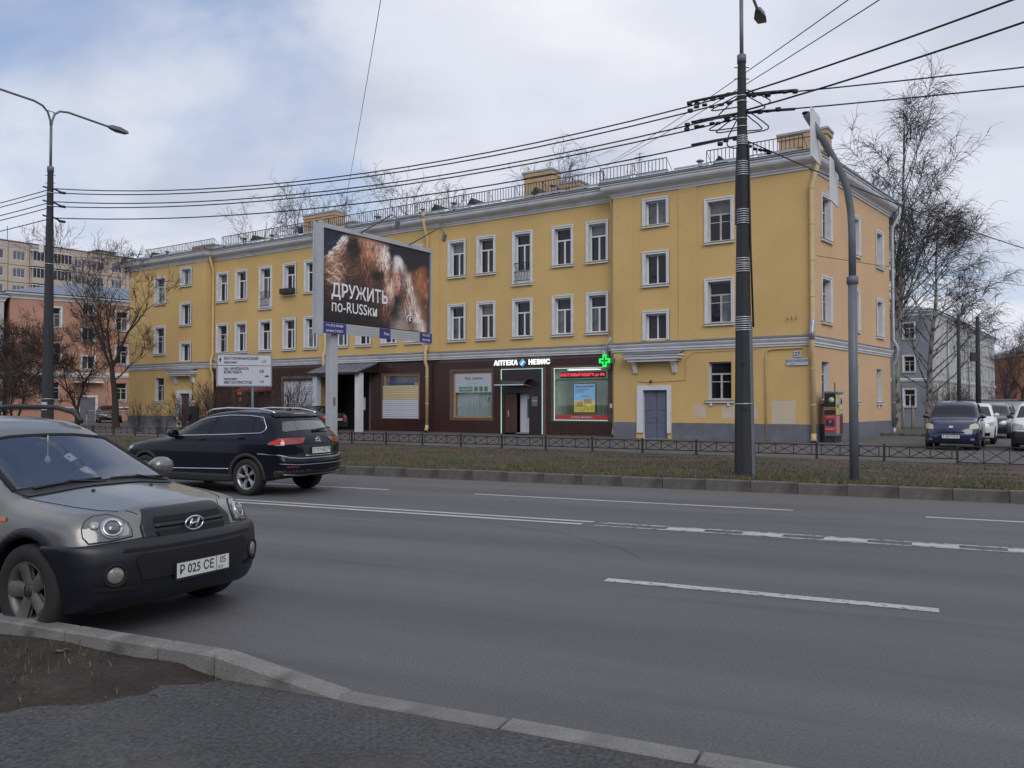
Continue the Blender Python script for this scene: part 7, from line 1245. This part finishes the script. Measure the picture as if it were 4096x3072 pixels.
def birch(seed, H, tr, nb=26, sub=5, tw=7, twr=.011, fork=False, droop=1.0, low=.22):
    r = np.random.default_rng(seed); T = Twigs(); C = Twigs(); trunks = []
    base, _ = wander(r, np.zeros(3), np.array([r.normal(0, .03), r.normal(0, .03), 1]), H, 14, .035, .03); trunks.append((base, 0, tr)); T.tube(base, tr, .03, 8)
    if fork:
        p, d = at_frac(base, .3); f2, _ = wander(r, p, unit(d + np.array([.35, .1, 0])), H * .62, 10, .05, .06); trunks.append((f2, .05, tr * .6)); T.tube(f2, tr * .6, .025, 7)
    for pts, lo_, rr in trunks:
        L = np.linalg.norm(pts[-1] - pts[0])
        for i in range(nb):
            f = (low if lo_ == 0 else lo_) + (.97 - low) * (i + r.uniform(0, 1)) / nb; p, d = at_frac(pts, f); ln = (.16 + .36 * (1 - f) ** .8) * L * r.uniform(.6, 1.15); b, e = wander(r, p, side_dir(r, d, r.uniform(.6, 1.0)), ln, 8, .09, .03 + .05 * (1 - f)); T.tube(b, max(.012, rr * .34 * (1 - f * .75)), .008, 5)
            for k in range(int(sub * (1.6 if ln > 2 else 1))):
                g = r.uniform(.4, 1); p2, d2 = at_frac(b, g); l2 = ln * r.uniform(.2, .45); c, e2 = wander(r, p2, side_dir(r, d2, r.uniform(.4, .9)), l2, 5, .12, .02); C.tube(c, .012, .007, 3)
                for q in range(tw):
                    p3, d3 = at_frac(c, r.uniform(.1, 1)); l3 = r.uniform(.4, 1.25) * (.6 + .4 * droop); w, _ = wander(r, p3, side_dir(r, d3, r.uniform(.2, .9)), l3, 5, .12, -.22 * droop); C.tube(w, twr, twr * .45, 3)
            for q in range(tw):
                p3, d3 = at_frac(b, r.uniform(.4, 1)); w, _ = wander(r, p3, side_dir(r, d3, r.uniform(.2, .9)), r.uniform(.3, .9), 5, .12, -.2 * droop); C.tube(w, twr, twr * .45, 3)
    return T.mesh('trunk', 'birch_bark'), C.mesh('crown', 'twig_birch', False)
def broad(seed, H, tr, stems=1, fork=.28, spread=.55, lev=4, twr=.010, kink=.12, twn=4, m='bark_dark'):
    r = np.random.default_rng(seed); T = Twigs(); C = Twigs()
    def rec(p, d, ln, rad, l):
        pts, e = wander(r, p, d, ln, 6, kink, .05); end = max(rad * .6, .007)
        (T if l < 2 else C).tube(pts, rad, end, 7 if l == 0 else (5 if l < 3 else 3))
        if l >= lev:
            for q in range(twn): p3, d3 = at_frac(pts, r.uniform(.2, 1)); w, _ = wander(r, p3, side_dir(r, d3, r.uniform(.3, 1)), r.uniform(.25, .7), 4, .15, .02); C.tube(w, twr, twr * .5, 3)
            return
        n = r.integers(2, 4) if l else r.integers(3, 5)
        for i in range(n): rec(pts[-1], side_dir(r, e, r.uniform(.3, spread + .25)) + np.array([0, 0, .15]), ln * r.uniform(.6, .85), end * r.uniform(.6, .85), l + 1)
        for i in range(r.integers(1, 4)): p2, d2 = at_frac(pts, r.uniform(.35, .95)); rec(p2, side_dir(r, d2, r.uniform(.6, 1.1)), ln * r.uniform(.35, .65), end * r.uniform(.35, .6), min(lev, l + 2))
    for s in range(stems):
        a = 2 * PI * s / stems + r.uniform(0, 1); rec(np.array([.25 * math.cos(a), .25 * math.sin(a), 0]) * (stems > 1), np.array([math.cos(a) * .35 * (stems > 1), math.sin(a) * .35 * (stems > 1), 1]), H * fork * r.uniform(.85, 1.15), tr * (1 if stems == 1 else .6), 0)
    return T.mesh('trunk', m), C.mesh('crown', 'twig', False)
def shrub(seed, H, stems, spread, twn=10, rad=.012, twr=.007):
    r = np.random.default_rng(seed); T = Twigs(); C = Twigs()
    for s in range(stems):
        a = r.uniform(0, 2 * PI); q = r.uniform(0, .35); pts, e = wander(r, np.array([math.cos(a) * q, math.sin(a) * q, 0]), np.array([math.cos(a) * spread * r.uniform(.2, 1), math.sin(a) * spread * r.uniform(.2, 1), 1]), H * r.uniform(.65, 1.05), 7, .10, .04); T.tube(pts, rad * r.uniform(.7, 1.2), rad * .35, 4)
        for k in range(twn): p, d = at_frac(pts, r.uniform(.3, 1)); w, _ = wander(r, p, side_dir(r, d, r.uniform(.4, .9)), H * r.uniform(.12, .3), 4, .15, .04); C.tube(w, twr, twr * .5, 3)
    return T.mesh('stems', 'twig'), C.mesh('crown', 'twig', False)
def plant(name, ms, loc, rz, label, cat, sc=1, group=None):
    t = empty(name, loc, rz, label, cat, group); t.scale = (sc, sc, sc); link('stems' if cat == 'shrub' else 'trunk', ms[0], t); link('crown', ms[1], t); return t
# birches beside the yard
b1 = birch(11, 18.3, .24, 30, 9, 7, .012, True, 1.0, .28); b2 = birch(23, 14.8, .22, 36, 9, 8, .012, False, 1.0, .16)
plant('birch_tree', b1, (23.3, 51.5, gz(23, 51)), .6, 'tallest bare birch rising behind the right end of the yellow house', 'tree'); plant('birch_tree', b2, (29.3, 60, gz(29, 60)), 2.2, 'bare birch with white bark before the grey house', 'tree')
# tree tops behind the roof
b3 = birch(31, 18, .16, 22, 4, 5, .011, False, .8, .4); b4 = broad(41, 18, .18, 1, .3, .42, 4, .011, .1, 4)
for i, (x, y, sc, ms, lab) in enumerate(((-19.2, 80, 1.17, b4, 'bare tree top left of the billboard behind the roof'), (-22.6, 82, 1.16, b3, 'drooping bare tree top beside the left roof railing'), (-25.5, 84, 1.13, b3, 'leftmost bare tree top behind the long roof'), (-16.2, 79, 1.13, b3, 'bare tree top directly above the billboard edge'), (-13.2, 78, 1.11, b4, 'small round bare tree top just right of the billboard chimney'), (-10.6, 80, 1.19, b3, 'wide bare tree top behind the middle of the roof'), (-7.6, 80, 1.14, b3, 'low bare tree top right of the roof middle'), (-5.2, 78, 1.13, b4, 'thin bare tree top left of the tall chimney'), (5.2, 66, 1.13, b3, 'bare birch top between the tall chimney and the right wing'), (7.0, 70, 1.07, b3, 'faint bare birch top behind the right roof railing'))):
    plant('bare_tree', ms, (x, y, 0), i * 1.3, lab, 'tree', sc, 'trees behind the roof')
# far right
b5 = broad(51, 15, .24, 1, .26, .6, 4, .018, .1, 5)
for i, (x, y, sc, lab) in enumerate(((47, 78, .95, 'dense bare tree in front of the long pale house side'), (54, 86, 1.0, 'bare tree at the far right above the garages'), (60, 92, 1.1, 'bare tree farthest right by the brick house'), (42, 72, .72, 'low bare tree at the corner of the grey house'), (66, 104, 1.1, 'bare tree behind the right edge garages'), (72, 112, 1.15, 'bare tree touching the right edge of the picture'))): plant('bare_tree', b5, (x, y, -.7), i * 1.9, lab, 'tree', sc, 'trees at the far right')
# left group in front of the pink house
a1 = broad(64, 11.5, .24, 1, .33, .5, 5, .012, .07, 4); a2 = broad(67, 9.5, .20, 2, .28, .6, 5, .012, .17, 4); a3 = broad(71, 7.5, .14, 4, .3, .6, 4, .012, .16, 7); a4 = broad(79, 13, .3, 1, .26, .65, 5, .013, .12, 4)
plant('bare_tree', a1, (-25.6, 55.0, .2), .4, 'straight bare tree before the left end of the yellow house', 'tree', 1.0); plant('bare_tree', a2, (-29.6, 58.0, .2), 1.6, 'crooked two-stemmed bare tree before the pink house door', 'tree', 1.0)
plant('bare_tree', a3, (-28.2, 47.5, .2), .3, 'spreading many-stemmed bare tree at the left edge', 'tree', .95); plant('bare_tree', a3, (-33.5, 54.5, .2), 2.4, 'many-stemmed bare tree left of the lamp pole', 'tree', .9); plant('bare_tree', a4, (-36.0, 53.0, .2), 1.0, 'large bare tree reaching in from the left edge', 'tree', 1.0)
# shrubs
s1 = shrub(5, 3.0, 26, .45, 14, .016, .008); s2 = shrub(6, 2.3, 40, .6, 18, .011, .0075); s3 = shrub(8, 1.6, 26, .5, 10, .009, .006)
plant('shrub', s1, (-10.3, 39.3, .2), 0, 'upright dark bare shrub before the white roller shutter', 'shrub', 1.0); plant('shrub', s2, (-14.6, 42.0, .2), 1, 'dense brown bare shrub beside the left downpipe', 'shrub', 1.1); plant('shrub', s2, (-12.5, 40.7, .2), 2.5, 'fine-twigged bare shrub below the maroon awning', 'shrub', .95); plant('shrub', s2, (-16.3, 43.0, .2), 4.5, 'brown bare shrub behind the walking man', 'shrub', .9)
plant('shrub', s3, (-18.2, 44.4, .2), .4, 'small bare bush by the maroon house door', 'shrub'); plant('shrub', s3, (-20.6, 47.0, .2), 2, 'small bare bush by the blue plinth at the left corner', 'shrub', 1.05)
s4 = shrub(9, 3.2, 30, .5, 14, .014, .009); plant('shrub', s4, (33.5, 66, -.4), 0, 'reddish bare shrub behind the blue hatchback', 'shrub', 1.2); plant('shrub', s4, (36.5, 69, -.5), 1.5, 'bare shrub against the pale house side', 'shrub', 1.1)
for i, (x, y) in enumerate(((25.2, 55.0), (27.0, 57.5), (28.0, 56))):
    t = empty('sapling', (x, y, gz(x, y)), 0, ('leftmost staked sapling on the lawn', 'middle staked sapling on the lawn', 'right staked sapling on the lawn')[i], 'sapling', 'saplings on the lawn'); MB().use('wood_pale').tube([(.15, 0, -.1), (.12, 0, 1.6)], .035, 5).build('stake', t); MB().use('twig').tube([(0, 0, -.1), (.03, .02, 1.5), (0, .05, 3.0)], .018, 5).tube([(.02, .02, 1.6), (.3, 0, 2.4)], .01, 4).tube([(.02, .02, 1.9), (-.25, 0, 2.6)], .01, 4).build('stem', t)
# posts in the yard
yp = empty('yard_pole', (31.0, 56.5, gz(31, 56)), 0, 'grey concrete pole in the yard behind the parked cars', 'pole'); MB().use('concrete').tube([(0, 0, -.3), (0, 0, 7.6)], [.19, .12], 10).build('post', yp); MB().use('dark_metal').box(-.5, -.1, -.1, .1, 4.6, 5.2).build('switch_box', yp)
yp = empty('yard_pole', (30.2, 57.4, gz(30, 57)), 0, 'thinner dark pole beside the concrete yard pole', 'pole'); MB().use('concrete_dark').tube([(0, 0, -.3), (0, 0, 7.9)], [.15, .1], 8).build('post', yp)
# red and white barrier stakes beside the pink house
for i, (x, y) in enumerate(((-30.2, 60.4), (-27.4, 58.6))):
    t = empty('barrier_post', (x, y, .2), .3, ('left', 'right')[i] + ' red and white barrier frame by the crooked tree', 'barrier', 'barrier frames'); MB().use('paint_white').tube([(0, 0, -.1), (0, 0, 1.1)], .035, 6).build('post', t); MB().use('red_band').tube([(0, 0, .8), (0, 0, 1.1)], .037, 6).build('red_band', t); MB().use('paint_white').tube([(0, 0, 1.05), (.9, .1, 1.1)], .025, 6).build('bar', t)

# ---------------------------------------------------------------- the man walking along the pavement
def cap(P, a, b, r0, r1):
    a, b = np.array(a), np.array(b); ba = b - a; t = np.clip(((P - a) @ ba) / (ba @ ba), 0, 1); return np.linalg.norm(P - a - t[..., None] * ba, axis=-1) - (r0 + (r1 - r0) * t)
def ell3(P, c, r): q = (P - np.array(c)) / np.array(r); k = np.linalg.norm(q, axis=-1); return (k - 1) * min(r)
def smin(a, b, k): return -smax(-a, -b, k)
def stack(x, y, z): return np.stack(np.broadcast_arrays(x, y, z), -1)
mat('skin', (.42, .24, .17), .6, var=.05); mat('coat', (.012, .012, .016), .85, var=.15, scale=20, bump=.2); mat('trousers', (.02, .02, .024), .85); mat('shoe', (.012, .011, .011), .5); mat('hair_grey', (.16, .13, .115), .9, var=.2, scale=40)
man = empty('person', (-13.55, 36.2, .2), R(150), 'bald man in a long dark coat walking on the pavement', 'person')    # +x is the way he faces
LEGS = [((.02, .09, .86), (.12, .10, .47), (.02, .10, .07)), ((.02, -.09, .86), (-.02, -.10, .46), (-.22, -.10, .10))]; ARMS = [((0, .19, 1.38), (-.06, .25, 1.10), (.06, .24, .86)), ((0, -.19, 1.38), (.04, -.25, 1.10), (.16, -.23, .88))]
def fbody(x, y, z):
    P = stack(x, y, z); v = ell3(P, (.01, 0, 1.585), (.095, .075, .118)); v = smin(v, ell3(P, (.02, 0, 1.53), (.075, .062, .075)), .03); v = smin(v, ell3(P, (.10, 0, 1.565), (.024, .014, .024)), .015); v = smin(v, ell3(P, (.0, .078, 1.565), (.022, .012, .032)), .008); v = smin(v, ell3(P, (.0, -.078, 1.565), (.022, .012, .032)), .008)
    for s in (1, -1): v = smax(v, -ell3(P, (.098, .03 * s, 1.585), (.014, .016, .008)), .008)
    v = smax(v, -ell3(P, (.098, 0, 1.515), (.012, .022, .004)), .004); v = smin(v, cap(P, (0, 0, 1.38), (.005, 0, 1.5), .058, .054), .03)
    v = smin(v, ell3(P, (0, 0, 1.18), (.11, .17, .26)), .05); v = smin(v, ell3(P, (0, 0, .92), (.11, .15, .13)), .06)
    for h, k, f in LEGS: v = smin(v, cap(P, h, k, .085, .058), .03); v = smin(v, cap(P, k, f, .056, .04), .02); v = smin(v, cap(P, f, (f[0] + .16, f[1], .05), .045, .035), .02)
    for a, b, c in ARMS:
        v = smin(v, cap(P, a, b, .055, .045), .03); v = smin(v, cap(P, b, c, .042, .03), .02); pc = np.array(c) + np.array([.02, 0, -.05]); v = smin(v, ell3(P, tuple(pc), (.038, .017, .045)), .012); sg = 1 if c[1] > 0 else -1
        for i, ln in enumerate((.058, .068, .063, .048)): q = pc + np.array([.03 - .02 * i, 0, -.03]); v = smin(v, cap(P, tuple(q), tuple(q + np.array([.012, -sg * .012, -ln])), .009, .007), .004)
        v = smin(v, cap(P, tuple(pc + np.array([.03, 0, .01])), tuple(pc + np.array([.058, -sg * .01, -.03])), .010, .008), .004)
    return v
Pn, F = surfnets(fbody, (-.42, -.36, -.02), (.42, .36, 1.76), .02, 1); c = Pn[F].mean(1); mi = np.where(c[:, 2] < .13, 2, np.where(c[:, 2] < .95, np.where(np.abs(c[:, 1]) > .19, 0, 1), 0)); link('body', np_mesh('body', Pn, F, ['skin', 'trousers', 'shoe'], mi, True), man)
def fcoat(x, y, z):
    P = stack(x, y, z); v = ell3(P, (0, 0, 1.2), (.145, .215, .27)); v = smin(v, cap(P, (0, 0, 1.05), (-.01, 0, .62), .175, .205), .08); v = smin(v, cap(P, (0, .13, 1.36), (0, -.13, 1.36), .085, .085), .06)
    for a, b, c_ in ARMS: v = smin(v, cap(P, a, b, .078, .066), .035); v = smin(v, cap(P, b, c_, .064, .05), .02)
    v = smin(v, cap(P, (0, 0, 1.40), (0, 0, 1.455), .085, .078), .03); v = smax(v, .60 - z, .01); v = smax(v, z - 1.47, .01)
    return v
Pn, F = surfnets(fcoat, (-.35, -.38, .52), (.35, .38, 1.52), .016, 2); link('coat', np_mesh('coat', Pn, F, ['coat'], None, True), man)
def fhair(x, y, z):
    P = stack(x, y, z); v = ell3(P, (-.005, 0, 1.59), (.099, .081, .118)); v = np.maximum(v, z - 1.645); v = np.maximum(v, 1.5 - z); return np.maximum(v, x - .02 + (z - 1.55) * .3)
Pn, F = surfnets(fhair, (-.12, -.1, 1.48), (.08, .1, 1.68), .009, 1); link('hair', np_mesh('hair', Pn, F, ['hair_grey'], None, True), man)
# unseen dark ridge added behind the photographer to darken reflections in glass and paint
r = np.random.default_rng(3); V = []; F = []; n = 120
mat('added_ridge_dark', (.055, .045, .038), .95, var=.4, scale=.3)
for i in range(n + 1):
    a = R(-178 + 176 * i / n) ; rad = 48 + 6 * math.sin(i * .7); h = 11 + r.uniform(-2, 3) + 2 * math.sin(i * .31)
    for k, (dr, z) in enumerate(((0, -1.5), (1.0, h * .6), (4, h), (14, -1.5))): V.append((math.cos(a) * (rad + dr), math.sin(a) * (rad + dr), z))
for i in range(n):
    for k in range(3): F.append((i * 4 + k, i * 4 + 4 + k, i * 4 + 5 + k, i * 4 + 1 + k))
o = link('added_ridge', np_mesh('added_ridge', np.array(V), np.array(F), ['added_ridge_dark'])); o['kind'] = 'structure'
bpy.data.scenes.remove(TS)
